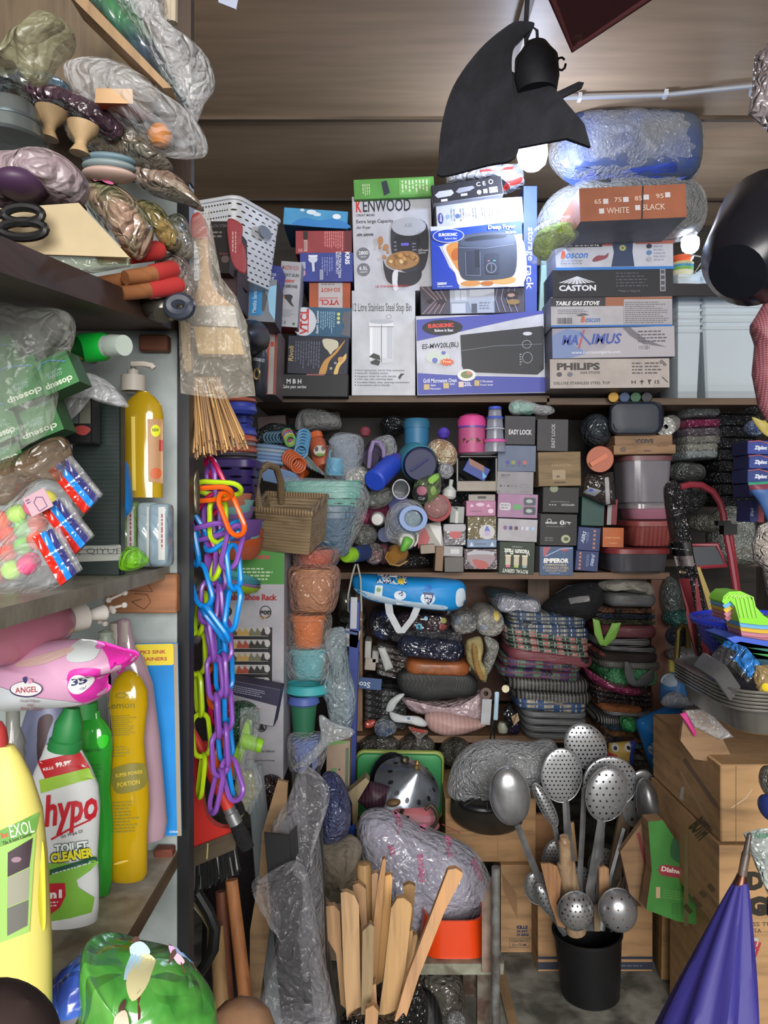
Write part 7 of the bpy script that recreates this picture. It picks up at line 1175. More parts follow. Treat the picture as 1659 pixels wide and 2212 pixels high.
mb.build('holes', t); spun('knob', '', '', (899, 1664, 2.44), (902, 1640, 2.42), [(0, 3), (.3, 6), (.5, 3), (.7, 6), (1, 0)], M('a8843c', 'metal'), parent=t)
mb = MB(); mb.tube([P(890, 1665, 2.5), P(875, 1640, 2.52)], .005, M('4a4438', 'metal')); mb.spin(P(878, 1640, 2.5), P(872, 1642, 2.52), [(0, 0), (.1, .011), (1, .012), (1, 0)], M('5a5040', 'metal')); tag(mb.build('knob_screw'), 'loose lid knob with a metal screw above the steamer lid', 'knob')
t = T('scrubbing_brush', 'dark plum bristled brush on a wooden block', 'brush', P(805, 1725, 2.45))
pouch('bristles', '', '', dens([(800, 1688), (842, 1700), (832, 1745), (805, 1760), (770, 1725)], 40), 2.45, .04, M('3f1a2c', 'stripe', col2='2a1220', s=3), sm=False, nz=.004, parent=t)
mb = MB(); mb.extr([(752, 1712), (790, 1680), (798, 1688), (770, 1735), (762, 1740)], 2.43, .05, M('8a7a58', 'wood')); mb.extr([(760, 1738), (774, 1732), (772, 1790), (762, 1790)], 2.44, .03, M('8a7450', 'wood')); mb.build('block', t)
pouch('blue_clip', 'blue plastic clip hooked on a torn strip beside the broom head', 'clip', dens([(755, 1785), (768, 1780), (766, 1806), (753, 1804)], 24), 2.4, .01, '1c52b8', sm=False, nz=0)
t = T('pink_dish', 'stacked pink dishes with a brown metal ring on top', 'dish', P(880, 1790, 2.45))
for i, c in enumerate(('a8545c', 'b5707c', 'a8646f')): pouch('dish', '', '', ell(880+i*6, 1752+i*13, 58, 20, 6), 2.46-.01*i, .05, c, nz=0, parent=t)
pouch('pan_knob', '', '', ell(850, 1734, 16, 8, -8), 2.39, .015, '5f4420', nz=0, parent=t)
mb = MB(); mb.tube([P(905+40*math.cos(a), 1765+34*math.sin(a), 2.38) for a in [-.9+k*.24 for k in range(20)]], .006, M('5a4a3a', 'metal', .5)); [mb.tube([P(905+40*math.cos(a), 1765+34*math.sin(a), 2.38), P(905+22*math.cos(a), 1765+20*math.sin(a), 2.37)], .005, M('5a4a3a', 'metal', .5)) for a in (-.9, 1.7, 3.1)]; tag(mb.build('trivet'), 'brown three pronged metal ring standing on the pink dishes', 'trivet')
# bag with pink print
t = T('printed_bag', 'lilac clear bag printed with pink sideways words', 'plastic bag', P(920, 1980, 2.2))
sp = [('t', 'SAYAN', x, y, x+44, y+14, 'a8306c', {'rot': r_, 'b': .06}) for x, y, r_ in ((826, 1840, 80), (893, 1795, 85), (888, 1873, 85), (952, 1840, 85), (1012, 1880, 65), (836, 1780, 70))]
pouch('bag', '', '', [(774, 1800), (786, 1762), (830, 1755), (880, 1780), (930, 1805), (985, 1825), (1030, 1850), (1050, 1900), (1066, 1930), (1050, 1965), (1000, 1985), (930, 2000), (880, 1998), (850, 1950), (815, 1900), (785, 1865)], 2.22, .12, M('9a96aa', 'shine', col2='86849a', s=.8), sp, p=2.4, nz=.022, ns=12, n=70, parent=t)
film('film', '', [(770, 1800), (784, 1758), (830, 1750), (890, 1778), (985, 1820), (1036, 1850), (1070, 1930), (1052, 1972), (930, 2006), (872, 2000), (810, 1905), (780, 1868)], 2.22, .135, a=.1, parent=t, nz=.026, s=1)
pouch('brown_paper', 'crumpled cream wrapping paper behind the wooden paddles', 'paper', [(688, 1830), (720, 1815), (760, 1808), (782, 1830), (778, 1870), (800, 1900), (770, 1935), (720, 1945), (696, 1910)], 2.1, .07, M('9a8e7a', 'cloth'), nz=.05, ns=16, n=60)
# little table, orange tub, pole
tz = P(0, 2078, 2.0).z
t = T('side_table', 'low table with a chipped pale green edge under the orange tub', 'table', (P(960, 0, 2.1).x, 2.15, 0))
mb = MB(); mb.box((P(950, 0, 2.1).x-.02, 2.2, tz-.015), (.36, .42, .03), [M('8a8c78', 'mess', col2='5f5a4c', s=3)]*6); mb.build('tabletop', t, .003)
for lx, ly in ((P(1046, 0, 2.0).x, 2.02), (P(1046, 0, 2.0).x, 2.38), (P(870, 0, 2.0).x, 2.02), (P(870, 0, 2.0).x, 2.38)):
    mb = MB(); mb.box((lx, ly, (tz-.03)/2), (.035, .03, tz-.03), M('4f3a30', 'mess', col2='6f6a5c', s=3)); mb.build('leg', t)
tubbox('orange_tub', 'bright orange plastic tub upside down on the low table', (905, 1990, 1040, 2074), 2.03, .3, M('c83c10', 'plastic', .25), None, taper=1.12)
mb = MB(); mb.spin(P(1071, 1873, 1.95)*1, P(1071, 1873, 1.95)+Vector((.0, 0, -.6)), [(0, 0), (0, .011), (1, .011), (1, 0)], M('4a4440', 'mess', col2='6a6c6a', s=3)); mb.v = [v if v.z > .3 else Vector((v.x, v.y, 0)) for v in mb.v]; tag(mb.build('metal_pole'), 'rusty grey metal pole standing at the corner of the low table', 'pole')
mb = MB(); mb.hexa([P(1041, 1950, 1.98), P(1062, 1890, 1.98), P(1062, 2100, 1.98), P(1041, 2100, 1.98)], [P(1041, 1950, 2.0), P(1062, 1890, 2.0), P(1062, 2100, 2.0), P(1041, 2100, 2.0)], M('6a5648', 'mess', col2='8a7466', s=2)); tag(mb.build('dusty_board'), 'dusty brown panel edge between the orange tub and the metal pole', 'panel')
pouch('grey_bag', 'grey glossy bag stuffed under the low table', 'plastic bag', [(905, 2110), (950, 2095), (990, 2110), (1005, 2150), (990, 2200), (940, 2230), (905, 2190)], 2.15, .08, M('5a564e', 'shine', col2='3f3c38'), nz=.03)
pouch('black_belt', 'coiled black ribbed hose under the low table', 'hose', [(900, 2150), (935, 2150), (955, 2200), (950, 2260), (905, 2260)], 2.05, .05, M('151517', 'stripe', col2='222226', s=3), nz=.01)
pouch('foil', 'small crumpled silver wrapper at the bottom under the table', 'wrapper', ell(985, 2205, 20, 14), 1.95, .03, M('9a9c9c', 'shine', s=3), nz=.015)
# bucket of wooden paddles
YP = 1.75
t = T('paddle_bucket', 'black bag lined bucket holding the wooden paddles', 'bucket', P(830, 2212, YP))
spun('body', '', '', (825, 2420, YP), (830, 2205, YP), [(0, 0), (0, 68), (.9, 88), (1, 92), (1, 84), (.2, 70), (.1, 0)], M('141416', 'shine'), parent=t)
pouch('bag_lining', '', '', [(750, 2205), (780, 2185), (830, 2192), (870, 2170), (905, 2120), (912, 2135), (925, 2170), (915, 2225), (840, 2245), (752, 2240)], 1.66, .04, M('131315', 'shine', s=1.5), nz=.012, parent=t)
PD = [([(736, 1929), (748, 1926), (766, 1935), (775, 1955), (778, 2090), (782, 2215), (750, 2215), (742, 2100)], 'b08a5c', 'broad rounded paddle at the left front of the bucket', 1.68), ([(704, 1958), (722, 1956), (734, 1970), (738, 2050), (748, 2180), (736, 2170), (726, 2060), (708, 2030)], 'ab8254', 'leftmost curved wooden paddle of the bucket', 1.72),
      ([(762, 1912), (775, 1908), (790, 1920), (793, 2000), (782, 2010), (775, 1960), (764, 1940)], '9c764c', 'short brown paddle top behind the broad left paddle', 1.76), ([(801, 1890), (812, 1885), (817, 1888), (812, 1990), (800, 2000), (796, 1990)], 'c0966a', 'pale narrow blade behind the tall thin stick', 1.8),
      ([(826, 1858), (832, 1854), (834, 1862), (822, 2000), (812, 2150), (800, 2150), (806, 2000), (816, 1910)], 'a07442', 'tallest thin stick leaning slightly right', 1.72), ([(832, 1892), (844, 1889), (848, 1896), (842, 1990), (826, 2120), (812, 2130), (822, 2000)], 'c0935c', 'pale flat paddle right of the tallest stick', 1.75),
      ([(783, 2012), (800, 1996), (808, 2002), (806, 2120), (794, 2215), (780, 2215)], '8a7450', 'grey brown stick with a slanted top in front', 1.65), ([(845, 1962), (858, 1941), (872, 1940), (888, 1952), (890, 1962), (876, 2090), (858, 2180), (845, 2215), (815, 2215), (828, 2120)], 'ae8650', 'broadest wooden paddle in the middle with a worn rounded end', 1.66),
      ([(871, 1915), (884, 1909), (897, 1914), (892, 1990), (884, 2010), (874, 1980)], '9a7440', 'square topped stick behind the broadest paddle', 1.76), ([(884, 2012), (891, 2009), (892, 2018), (876, 2110), (862, 2190), (852, 2190)], 'b58c58', 'slender stick touching the broadest paddle on its right', 1.7),
      ([(892, 2022), (900, 2018), (902, 2026), (890, 2080), (878, 2110), (880, 2060)], 'ab824c', 'small stick end right of the slender stick', 1.73), ([(968, 1879), (985, 1876), (1000, 1886), (998, 1896), (960, 1970), (905, 2110), (872, 2215), (852, 2205), (880, 2110), (922, 2000)], 'b8895a', 'long straight paddle leaning far to the right', 1.62),
      ([(790, 2180), (806, 2172), (818, 2185), (815, 2215), (788, 2215)], 'a67c4e', 'short round wooden end sticking up at the very front', 1.6), ([(800, 2130), (812, 2125), (816, 2200), (798, 2200)], 'b08658', 'pale blade between the slant topped stick and the broadest paddle', 1.68)]
for pts, c, l_, Y in PD: slat('wooden_paddle', l_, 'paddle', pts, Y, .016, M(c, 'wood'))
spun('wooden_pestle', 'round topped wooden pestle at the back of the paddle bucket', 'pestle', (790, 2100, 1.8), (786, 1862, 1.8), [(0, 0), (0, 14), (.95, 17), (.99, 14), (1, 0)], M('93703c', 'wood'))
# black angle bars in film
t = T('angle_bars', 'bundle of black angle bars standing in a torn clear bag', 'metal bars', P(640, 2212, 1.6)); BK = M('17181a', 'plastic', .4)
def bar(a_, b_, w_, Y, m=BK): mb = MB(); mb.extr([a_, (a_[0]+w_, a_[1]+6), (b_[0]+w_, b_[1]), b_], Y, .008, m); mb.extr([(a_[0]+w_-3, a_[1]+6), (a_[0]+w_+16, a_[1]-14), (b_[0]+w_+16, b_[1]), (b_[0]+w_-3, b_[1])], Y+.004, .02, m); return mb.build('bar', t)
bar((570, 1800), (620, 2330), 54, 1.55); bar((630, 1668), (650, 2330), 26, 1.66); bar((662, 1672), (690, 2330), 12, 1.62); bar((605, 1790), (700, 2330), 40, 1.64)
for i, (pts, Y, a_) in enumerate((([(560, 1895), (545, 1910), (590, 1880), (640, 1860), (665, 1890), (680, 1960), (700, 2080), (720, 2230), (560, 2230), (575, 2120), (600, 2010), (580, 1950)], 1.52, .14), ([(585, 1790), (620, 1730), (645, 1665), (665, 1655), (705, 1690), (712, 1730), (688, 1765), (698, 1900), (705, 2100), (720, 2230), (640, 2230), (640, 1950), (600, 1850)], 1.6, .22))):
    film('film_bag', '', pts, Y, .05, a=a_, parent=t, nz=.02, s=1, n=70, col='a9a8b0')
slat('cardboard_sheet', 'bent brown cardboard sheet between the poles and the black bars', 'cardboard', [(600, 1685), (622, 1690), (618, 1760), (575, 1860), (590, 1950), (552, 2230), (538, 2230), (540, 2010), (560, 1890), (566, 1800)], 1.7, .01, M('8a6c48', 'card'))
pouch('blue_bag', 'navy blue cloth in clear film behind the black bars', 'bag', [(690, 1700), (705, 1668), (735, 1680), (756, 1730), (755, 1790), (730, 1815), (695, 1810)], 2.1, .07, M('27305f', 'shine', col2='4a5278', s=1.2), nz=.02)
pouch('brown_bundle', 'dark maroon wrapped bundle behind the grey tubes', 'bundle', [(565, 1685), (605, 1682), (612, 1740), (600, 1790), (570, 1790)], 1.95, .05, M('33191a', 'shine', s=1.5), nz=.015)
pouch('dark_cloth', 'dark plum cloth hanging behind the broom handles', 'cloth', dens([(470, 1780), (560, 1790), (575, 1900), (540, 2230), (430, 2230), (440, 1900)], 50), 1.95, .03, M('241a22', 'cloth'), sm=False, nz=.02)
# handles and brush
for i, (a_, b_, r_, c, l_) in enumerate((((478, 1925), (495, 2240), 15, '6f3a1e', 'reddish brown broom handle with worn patches'), ((500, 1900), (540, 2240), 16, 'a5652c', 'orange brown smooth broom handle'), ((468, 2000), (482, 2240), 17, 'a8824c', 'pale wooden handle at the left of the broom handles'))):
    spun('broomstick', l_, 'handle', (*b_, 1.6-.03*i), (*a_, 1.65-.03*i), [(0, r_), (1, r_*.85), (1, 0)], M(c, 'wood'))
for i, (c, r_) in enumerate((('191b1c', .010), ('22251f', .008), ('6a5a1c', .006), ('8c8a84', .003))):
    mb = MB(); mb.tube([P(x, y, 1.45+.02*i) for x, y in ((405-8*i, 2130+i*12), (440-4*i, 2090+i*10), (462-i*4, 2050), (466-i*5, 2005), (452-i*5, 1970+i*3), (425-i*6, 1925+i*6))], r_, M(c), 8); tag(mb.build('hose'), ['thick black', 'thinner black', 'mustard', 'thin pale grey'][i]+' looped cable beside the shelf panel near the floor', 'cable')
spun('wooden_stool', 'round brown worn wooden knob at the bottom left', 'stool', (520, 2330, 1.15), (520, 2150, 1.2), [(0, 88), (.5, 80), (.8, 62), (.95, 34), (1, 0)], M('7a5238', 'mess', col2='9a7450', s=1), 1)
t = T('wall_brush', 'large red handled brush with black bristles hanging below the chains', 'brush', P(460, 1850, 1.42))
mb = MB(); mb.extr(smooth([(408, 1500), (414, 1560), (432, 1650), (440, 1740), (452, 1772), (475, 1788), (506, 1790), (508, 1802), (412, 1834), (408, 1700)], 60), 1.42, .018, M('b8302a', 'plastic', .3)); mb.build('handle', t, .003)
mb = MB(); mb.extr([(410, 1834), (508, 1796), (509, 1834), (411, 1876)], 1.415, .03, M('8a7a60', 'metal')); decals(mb, lambda x, y, e: P(x, y, 1.415-e), [('l', [(411, 1845), (508, 1806)], 3, '4a3a30'), ('l', [(411, 1866), (509, 1826)], 2, '5a4a3a'), ('l', [(449, 1822), (447, 1856)], 3, 'b0a45a')]); mb.build('ferrule', t)
mb = MB(); rnd = random.Random(8)
for i in range(150):
    u = rnd.random(); x = 412+u*98; y = 1872-u*38; mb.tube([P(x, y-8, 1.42+rnd.uniform(0, .025)), P(x+u*8+rnd.uniform(-4, 4), y+rnd.uniform(45, 66)-12*u, 1.42+rnd.uniform(-.01, .035))], .0016, M('0c0c0d', 'plain', .9) if i % 9 else '4a4b4e', 3)
mb.build('bristles', t)
for i, (a_, b_, Y) in enumerate((((412, 1570), (508, 1775), 1.38), ((440, 1600), (500, 1725), 1.44))):
    t = T('paint_brush', ['nearer red handled round paint brush with black bristles', 'farther red handled paint brush behind the purple chain'][i], 'paint brush', P(*b_, Y)); q = lambda u: (a_[0]+(b_[0]-a_[0])*u, a_[1]+(b_[1]-a_[1])*u, Y)
    spun('handle', '', '', q(0), q(.86), [(0, 0), (.05, 7), (.5, 14), (1, 13), (1, 0)], 'c03428', parent=t); spun('ferrule', '', '', q(.85), q(1.02), [(0, 14), (.3, 13), (.35, 15), (1, 15), (1, 0)], M('a5a8ac', 'metal'), parent=t); spun('bristles', '', '', q(1.0), q(1.3), [(0, 14), (.5, 18), (.95, 15), (1, 4), (1, 0)], M('111113', 'cloth'), parent=t, sq=.6)
# ---- near shelving at the left
PYY = 1.16
t = T('display_rack', 'grey painted plywood shelf rack in the left foreground', 'shelf', (-.5, .9, 0)); GR = M('8f9a9a', 'mess', .6, s=2, col2='a3adac'); xe = P(384, 0, PYY).x
mb = MB(); mb.box((xe-.2, PYY+.01, 1.0), (.4, .02, 2.0), GR); mb.box((xe+.009, PYY+.012, 1.0), (.018, .03, 2.0), '1b1c20'); mb.build('end_panel', t)
mb = MB(); mb.box((xe-.1, PYY+.01, 2.25), (.24, .02, .5), M('3c2c20', 'wood')); mb.build('end_panel', t)
def shelf(z0, z1, x, nm, m, th=.018, y0=.45, back=.75):     # z at near end, z at panel
    mb = MB(); a_ = [Vector((x, y0, z0)), Vector((x, PYY, z1)), Vector((x-back, PYY, z1)), Vector((x-back, y0, z0))]
    mb.hexa([v-Vector((0, 0, th)) for v in a_], a_, m); return mb.build(nm, t)
ZS1, ZS2, ZS3 = P(0, 1836, PYY).z, P(0, 1222, PYY).z, P(0, 672, PYY).z
shelf(ZS1-.01, ZS1, xe+.0, 'shelf_board', th=.026, m=[M('5f4c38', 'card'), M('b0a898', 'mess', col2='8a7c68', s=3), M('6a553c', 'woody'), M('6a553c', 'woody'), M('6a553c'), M('6a553c')])
shelf(ZS2, ZS2, xe-.012, 'shelf_board', M('8f8a7c', 'mess', col2='76705f', s=2))
shelf(1.70, ZS3, xe-.0, 'shelf_board', M('4a3228', 'woody'), .03)
mb = MB(); mb.box((-.95, .8, 1.0), (.01, .75, 2.0), M('241f1c')); mb.build('side_panel', t)
carton('support_block', '', '', (226, 1240, 382, 1325), 1.135, .02, '9a6238', [('l', [(290, 1282), (318, 1284), (326, 1300), (312, 1316), (300, 1310), (285, 1300), (306, 1294)], 1.6, '5a3018'), ('l', [(280, 1258), (320, 1262), (330, 1278), (280, 1276)], 1.5, '5f3419')], kind='woodx', parent=t)
carton('support_block', '', '', (300, 722, 362, 757), 1.135, .02, '6f3c22', kind='woodx', parent=t); carton('support_block', '', '', (332, 1836, 372, 1895), 1.135, .02, '7a3a26', parent=t)
carton('shelf_sticker', 'black torn sticker with faint scribble on the middle shelf edge', 'sticker', (188, 1254, 234, 1284), .93, .001, '1b1b1e', [('t', 'Vono', 198, 1262, 222, 1274, '4a4c52', {'sh': .3, 'b': 0})], roll=-14)
# -- row of cleaning bottles on the lower shelf
def flask(name, label, prof, cx, Y, m, sq=.6, cat='bottle', decs=(), lean=0, parent=None):
    """prof = [(y px, r px)] bottom to top, vertical bottle of oval section"""
    t = parent or T(name, label, cat, P(cx, prof[0][0], Y)); y0, y1 = prof[0][0], prof[-1][0]; k = Y/F
    A = P(cx, y0, Y); B = P(cx+lean, y1, Y); mb = MB(); pr = [((y0-y)/(y0-y1), r*k) for y, r in prof]; mb.spin(A, B, pr, MC(m), 40, sq); 
    def fn(x, y, eps):
        f = fn0(x, y, eps).y/Y; return fn0(CX+(x-CX)*f, CY+(y-CY)*f, eps)
    def fn0(x, y, eps):
        tt = (y0-y)/(y0-y1); r = pr[-1][1]
        for (t0, r0), (t1, r1) in zip(pr, pr[1:]):
            if t0 <= tt <= t1 and t1 > t0: r = r0+(r1-r0)*(tt-t0)/(t1-t0)
        q = P(x, y, Y); xc = (A.x+(B.x-A.x)*tt); u = max(-.97, min(.97, (q.x-xc)/max(r, 1e-4))); return Vector((q.x, Y-sq*r*math.sqrt(1-u*u)-eps*.6, q.z))
    decals(mb, fn, decs, True); mb.build('body', t, sharp=60); return t
card = carton('sink_strainer_card', 'blue card with a yellow header reading PK3 SINK TRAINERS', 'card', (296, 1390, 388, 1806), 1.12, .003, '1a86d4', [('p', rr(296, 1391, 379, 1437, 0, .1), 'd8c43a'), ('t', 'PK3 SINK', 307, 1404, 363, 1412, 'b0402c', {'b': .03}), ('t', 'TRAINERS', 302, 1419, 365, 1427, 'b0402c', {'b': .03}), ('r', 379, 1391, 388, 1806, '9a8a70'), ('r', 296, 1540, 318, 1730, 'b02424'), ('t', 'CHINA', 362, 1794, 381, 1799, 'd9e2ea')], roll=-1.2)
flask('detergent_jug', 'tall pale pink translucent jug behind the yellow soap bottle', [(1812, 0), (1812, 44), (1780, 52), (1600, 54), (1480, 50), (1420, 34), (1400, 20), (1370, 16), (1340, 14), (1335, 0)], 312, 1.09, M('a58494', 'clear', a=.9), lean=-46, decs=[('r', 262, 1338, 276, 1388, '9a8f88')])
flask('detergent_jug', 'lavender grey jug with a handle hole behind the hypo bottle', [(1830, 0), (1830, 60), (1600, 62), (1560, 50), (1530, 40), (1500, 30), (1500, 0)], 100, 1.02, M('7f86ac'), decs=[('p', smooth([(82, 1560), (92, 1546), (106, 1544), (112, 1556), (100, 1590), (92, 1640), (84, 1660), (80, 1610)], 24), '4a3038')])
flask('glass_bottle', 'clear ribbed bottle between the yellow jug and the lavender jug', [(1700, 0), (1700, 24)]+[(1690-i*12, 23+3*(i % 2)) for i in range(9)]+[(1570, 14), (1530, 14), (1530, 0)], 28, .95, M('8a8880', 'clear', a=.5), 1)
t = flask('dish_soap', 'bright green dish soap bottle with a green cap', [(1930, 0), (1930, 34), (1900, 40), (1780, 42), (1700, 36), (1660, 38), (1610, 41), (1580, 38), (1560, 26), (1548, 14), (1535, 14), (1535, 0)], 202, 1.03, M('12a01c', 'clear', a=.93), decs=[('t', 'original', 166, 1616, 218, 1626, '0d6a20'), ('p', smooth([(208, 1600), (222, 1588), (232, 1594), (228, 1612), (216, 1618)], 16), '2cc81c'), ('k', 182, 1650, 222, 1690, 5, '0e7a1c')])
flask('', '', [(1549, 27), (1517, 25), (1515, 0)], 184, 1.03, '1f9a3e', 1, parent=t)
flask('dish_soap', 'tall wavy bottle of golden yellow dish soap', [(1897, 0), (1897, 36), (1885, 42), (1800, 42), (1740, 46), (1690, 44), (1640, 37), (1600, 34), (1560, 37), (1520, 42), (1490, 40), (1465, 28), (1452, 14), (1448, 0)], 276, 1.05, M('b8960c', 'clear', a=.93), .65, decs=[('t', 'Lemon', 232, 1516, 290, 1530, '6a6a14', {'b': 0}), ('o', 262, 1502, 12, 6, 2, '8a8010'), ('k', 240, 1544, 296, 1590, 10, '8a7c10'), ('k', 240, 1610, 280, 1636, 4, '8f8210'), ('p', smooth([(240, 1668), (256, 1655), (290, 1650), (314, 1658), (312, 1700), (280, 1712), (250, 1710)], 24), '7c7410'), ('t', 'SUPER POWER', 250, 1668, 306, 1676, 'c9b030', {'rot': -6}), ('t', 'PORTION', 254, 1688, 300, 1698, 'c9b030', {'rot': -6}), ('k', 242, 1730, 300, 1800, 10, '8f8210'), ('e', 262, 1862, 16, 3, 'd8b850', -12)], lean=2)
t = flask('toilet_cleaner', 'white toilet cleaner bottle with red script lettering and green swirls', [(1990, 0), (1990, 62), (1960, 66), (1900, 68), (1850, 67), (1800, 72), (1750, 76), (1700, 74), (1660, 60), (1630, 45), (1605, 35), (1605, 0)], 148, .93, 'c9cdd0', .55, decs=[
    ('p', [(82, 1644), (168, 1626), (196, 1664), (98, 1682)], 'b01c24'), ('t', 'KILLS', 94, 1657, 115, 1663, 'd9d4d4', {'b': .04, 'rot': -8}), ('t', '99.9%', 119, 1646, 152, 1657, 'e2dddd', {'b': .05, 'rot': -8}), ('p', [(86, 1684), (190, 1662), (206, 1684), (170, 1692), (130, 1702), (90, 1712)], '8fb838'),
    ('t', 'hypo', 96, 1712, 208, 1800, 'b81c2c', {'b': .03, 'sh': .25, 'rot': -6}), ('l', [(112, 1812), (150, 1792), (193, 1774)], 4, 'b81c2c'), ('t', 'Go Wipe O!', 131, 1799, 177, 1808, '4a4a50', {'rot': -12}),
    ('t', 'TOILET', 118, 1820, 188, 1842, '1c4a3a', {'b': .12, 'rot': -4}), ('t', 'TOILET', 119, 1821, 187, 1841, 'd9dfe0', {'b': .05, 'rot': -4}), ('t', 'CLEANER', 109, 1836, 198, 1862, '1f3a30', {'b': .12, 'rot': -5}), ('t', 'CLEANER', 111, 1838, 197, 1860, 'd8d02c', {'b': .05, 'rot': -5}),
    ('p', [(84, 1862), (150, 1866), (214, 1862), (190, 1886), (160, 1894), (168, 1920), (200, 1945), (195, 1975), (150, 1984), (84, 1990)], '6fae1c'), ('p', [(109, 1877), (210, 1853), (211, 1864), (109, 1889)], '14503c'), ('k', 113, 1873, 206, 1879, 1, 'b9cfc4', -13), ('p', [(92, 1906), (140, 1908), (142, 1935), (130, 1960), (112, 1972), (92, 1950)], 'b01c2c'), ('t', 'in1', 102, 1921, 134, 1939, 'e0d9da', {'b': .06}), ('k', 96, 1944, 132, 1958, 2, 'd8c0c2')], lean=-14)
A_, B_ = (140, 1618, .93), (156, 1528, .93); t2 = spun('cap', '', '', A_, B_, [(0, 0), (0, 36), (.22, 35), (.26, 31), (.6, 30), (.9, 19), (1, 16), (1, 0)], '12863c', parent=t)
t = flask('cleaner_jug', 'yellow jug with a green tile cleaner label at the left edge', [(2250, 0), (2250, 98), (2200, 108), (2050, 108), (1850, 98), (1750, 88), (1680, 66), (1630, 42), (1610, 28), (1610, 0)], 2, .74, 'c8be66', .6, decs=[
    ('p', [(-40, 1812), (76, 1762), (68, 1808), (-40, 1842)], '5f9a34'), ('t', 'EXOL', 17, 1782, 64, 1810, 'd4dcc8', {'b': 0, 'rot': -10}), ('t', 'bc', 0, 1800, 14, 1812, 'c84a2c', {'b': .04, 'rot': -12}), ('t', 'Tile & Joint Cleaner', 2, 1812, 62, 1824, '2a4a1c', {'rot': -16}), ('p', [(-40, 1842), (68, 1810), (56, 2022), (-40, 2050)], '8ab84c'),
    ('p', [(13, 1845), (62, 1818), (56, 1880), (13, 1898)], '3a2a34'), ('p', [(13, 1900), (56, 1882), (54, 1950), (12, 1964)], '8a8a78'), ('p', [(12, 1966), (54, 1952), (52, 2008), (12, 2026)], '5f5f58'), ('e', 30, 1862, 10, 6, '8a6a78'), ('p', smooth([(82, 1830), (92, 1850), (90, 2000), (78, 2020), (72, 1940)], 20), 'c0b838')])
flask('', '', [(1625, 22), (1600, 24), (1575, 20), (1560, 12), (1555, 0)], -8, .74, 'b02420', 1, parent=t)
t = T('lotion_bottle', 'fat pink lotion bottle lying with its white cap to the right', 'bottle', P(60, 1370, .85))
spun('body', '', '', (-70, 1392, .78), (150, 1338, .92), [(0, 0), (.05, 52), (.3, 62), (.7, 60), (.9, 46), (1, 26), (1, 0)], M('b86a80', 'plastic', .2), parent=t, sq=.8)
spun('collar', '', '', (142, 1340, .92), (180, 1331, .94), [(0, 0), (0, 30), (1, 30), (1, 0)], 'c3bcb4', parent=t); spun('pump', '', '', (180, 1331, .94), (228, 1322, .96), [(0, 20), (.1, 14), (.3, 12), (.9, 18), (1, 16), (1, 0)], 'cfcac2', parent=t)
t = T('face_wipes', 'pink and white face wipes pack with an oval ANGEL badge', 'wipes', P(120, 1530, .84))
pouch('pack', '', '', [(-20, 1440), (30, 1425), (90, 1390), (150, 1382), (200, 1385), (230, 1392), (262, 1402), (296, 1412), (290, 1430), (268, 1444), (232, 1452), (234, 1490), (222, 1502), (190, 1520), (110, 1528), (0, 1532), (-30, 1500)], .85, .045, 'c890b4', nz=.006, n=70, parent=t, specs=[
    ('p', smooth([(-10, 1480), (60, 1500), (150, 1512), (180, 1518), (110, 1526), (0, 1530)], 30), 'b8bfc4'), ('p', smooth([(150, 1450), (200, 1445), (232, 1455), (230, 1492), (215, 1505), (180, 1515), (150, 1490)], 30), 'c8309a'), ('p', smooth([(185, 1388), (225, 1394), (290, 1415), (272, 1440), (240, 1446), (215, 1420)], 24), 'd0289c'), ('p', smooth([(150, 1392), (185, 1385), (200, 1410), (190, 1430), (140, 1428)], 20), 'bcc4c6'),
    ('p', smooth([(28, 1440), (60, 1422), (140, 1402), (146, 1412), (100, 1432), (60, 1440)], 24), 'c4a098'), ('e', 61, 1487, 35, 17, '3a2a58'), ('e', 61, 1486, 33, 15, 'd2d0d4'), ('t', 'ANGEL', 37, 1482, 86, 1494, 'a8303c', {'rot': -4, 'b': .02}), ('p', smooth([(53, 1463), (59, 1460), (62, 1468), (59, 1475), (55, 1472)], 12), '2c3468'), ('e', 68, 1470, 6, 5, 'c88aac'), ('e', 169, 1478, 21, 20, 'd2d2d4'), ('t', '35', 154, 1466, 180, 1481, '28305c', {'rot': -4, 'b': .04}), ('t', 'cal', 172, 1484, 181, 1490, '6a7090'),
    ('t', 'Facial Wipes', 50, 1508, 92, 1515, '8a7880'), ('t', 'With', 66, 1517, 80, 1522, 'a05a68'), ('t', 'Rose Water', 54, 1523, 104, 1529, 'a05a68'), ('e', 195, 1402, 8, 8, 'd06ab4'), ('l', [(240, 1436), (256, 1456), (270, 1444)], 4, 'c0288c')])
mb = MB()
for (x0, y0), (x1, y1) in zip(((235, 1296), (240, 1314), (230, 1322), (215, 1342)), ((270, 1280), (269, 1307), (245, 1320), (227, 1347))):
    for p_ in ((x0, y0), (x1, y1)): c_ = P(*p_, .98); r_ = 7*.98/F; mb.spin(c_-Vector((0, 0, r_)), c_+Vector((0, 0, r_)), [(0, 0), (.15, r_*.7), (.5, r_), (.85, r_*.7), (1, 0)], 'b9b2aa', 12)
    mb.tube([P(x0, y0, .98), P(x1, y1, .98)], .0018, 'b9b2aa', 6)
tag(mb.build('ball_pins'), 'white ball ended pins sticking out beside the pink lotion bottle', 'pins')
flask('white_cap_bottle', 'white ribbed cap of a tall bottle beside the grey panel', [(1420, 0), (1420, 22), (1345, 18), (1340, 0)], 256, 1.1, 'b4aea2', 1); flask('mint_bottle', 'small whitish green bottle neck behind the face wipes', [(1420, 0), (1420, 20), (1385, 20), (1375, 13), (1365, 16), (1358, 0)], 228, 1.04, M('9fae9f'), 1)
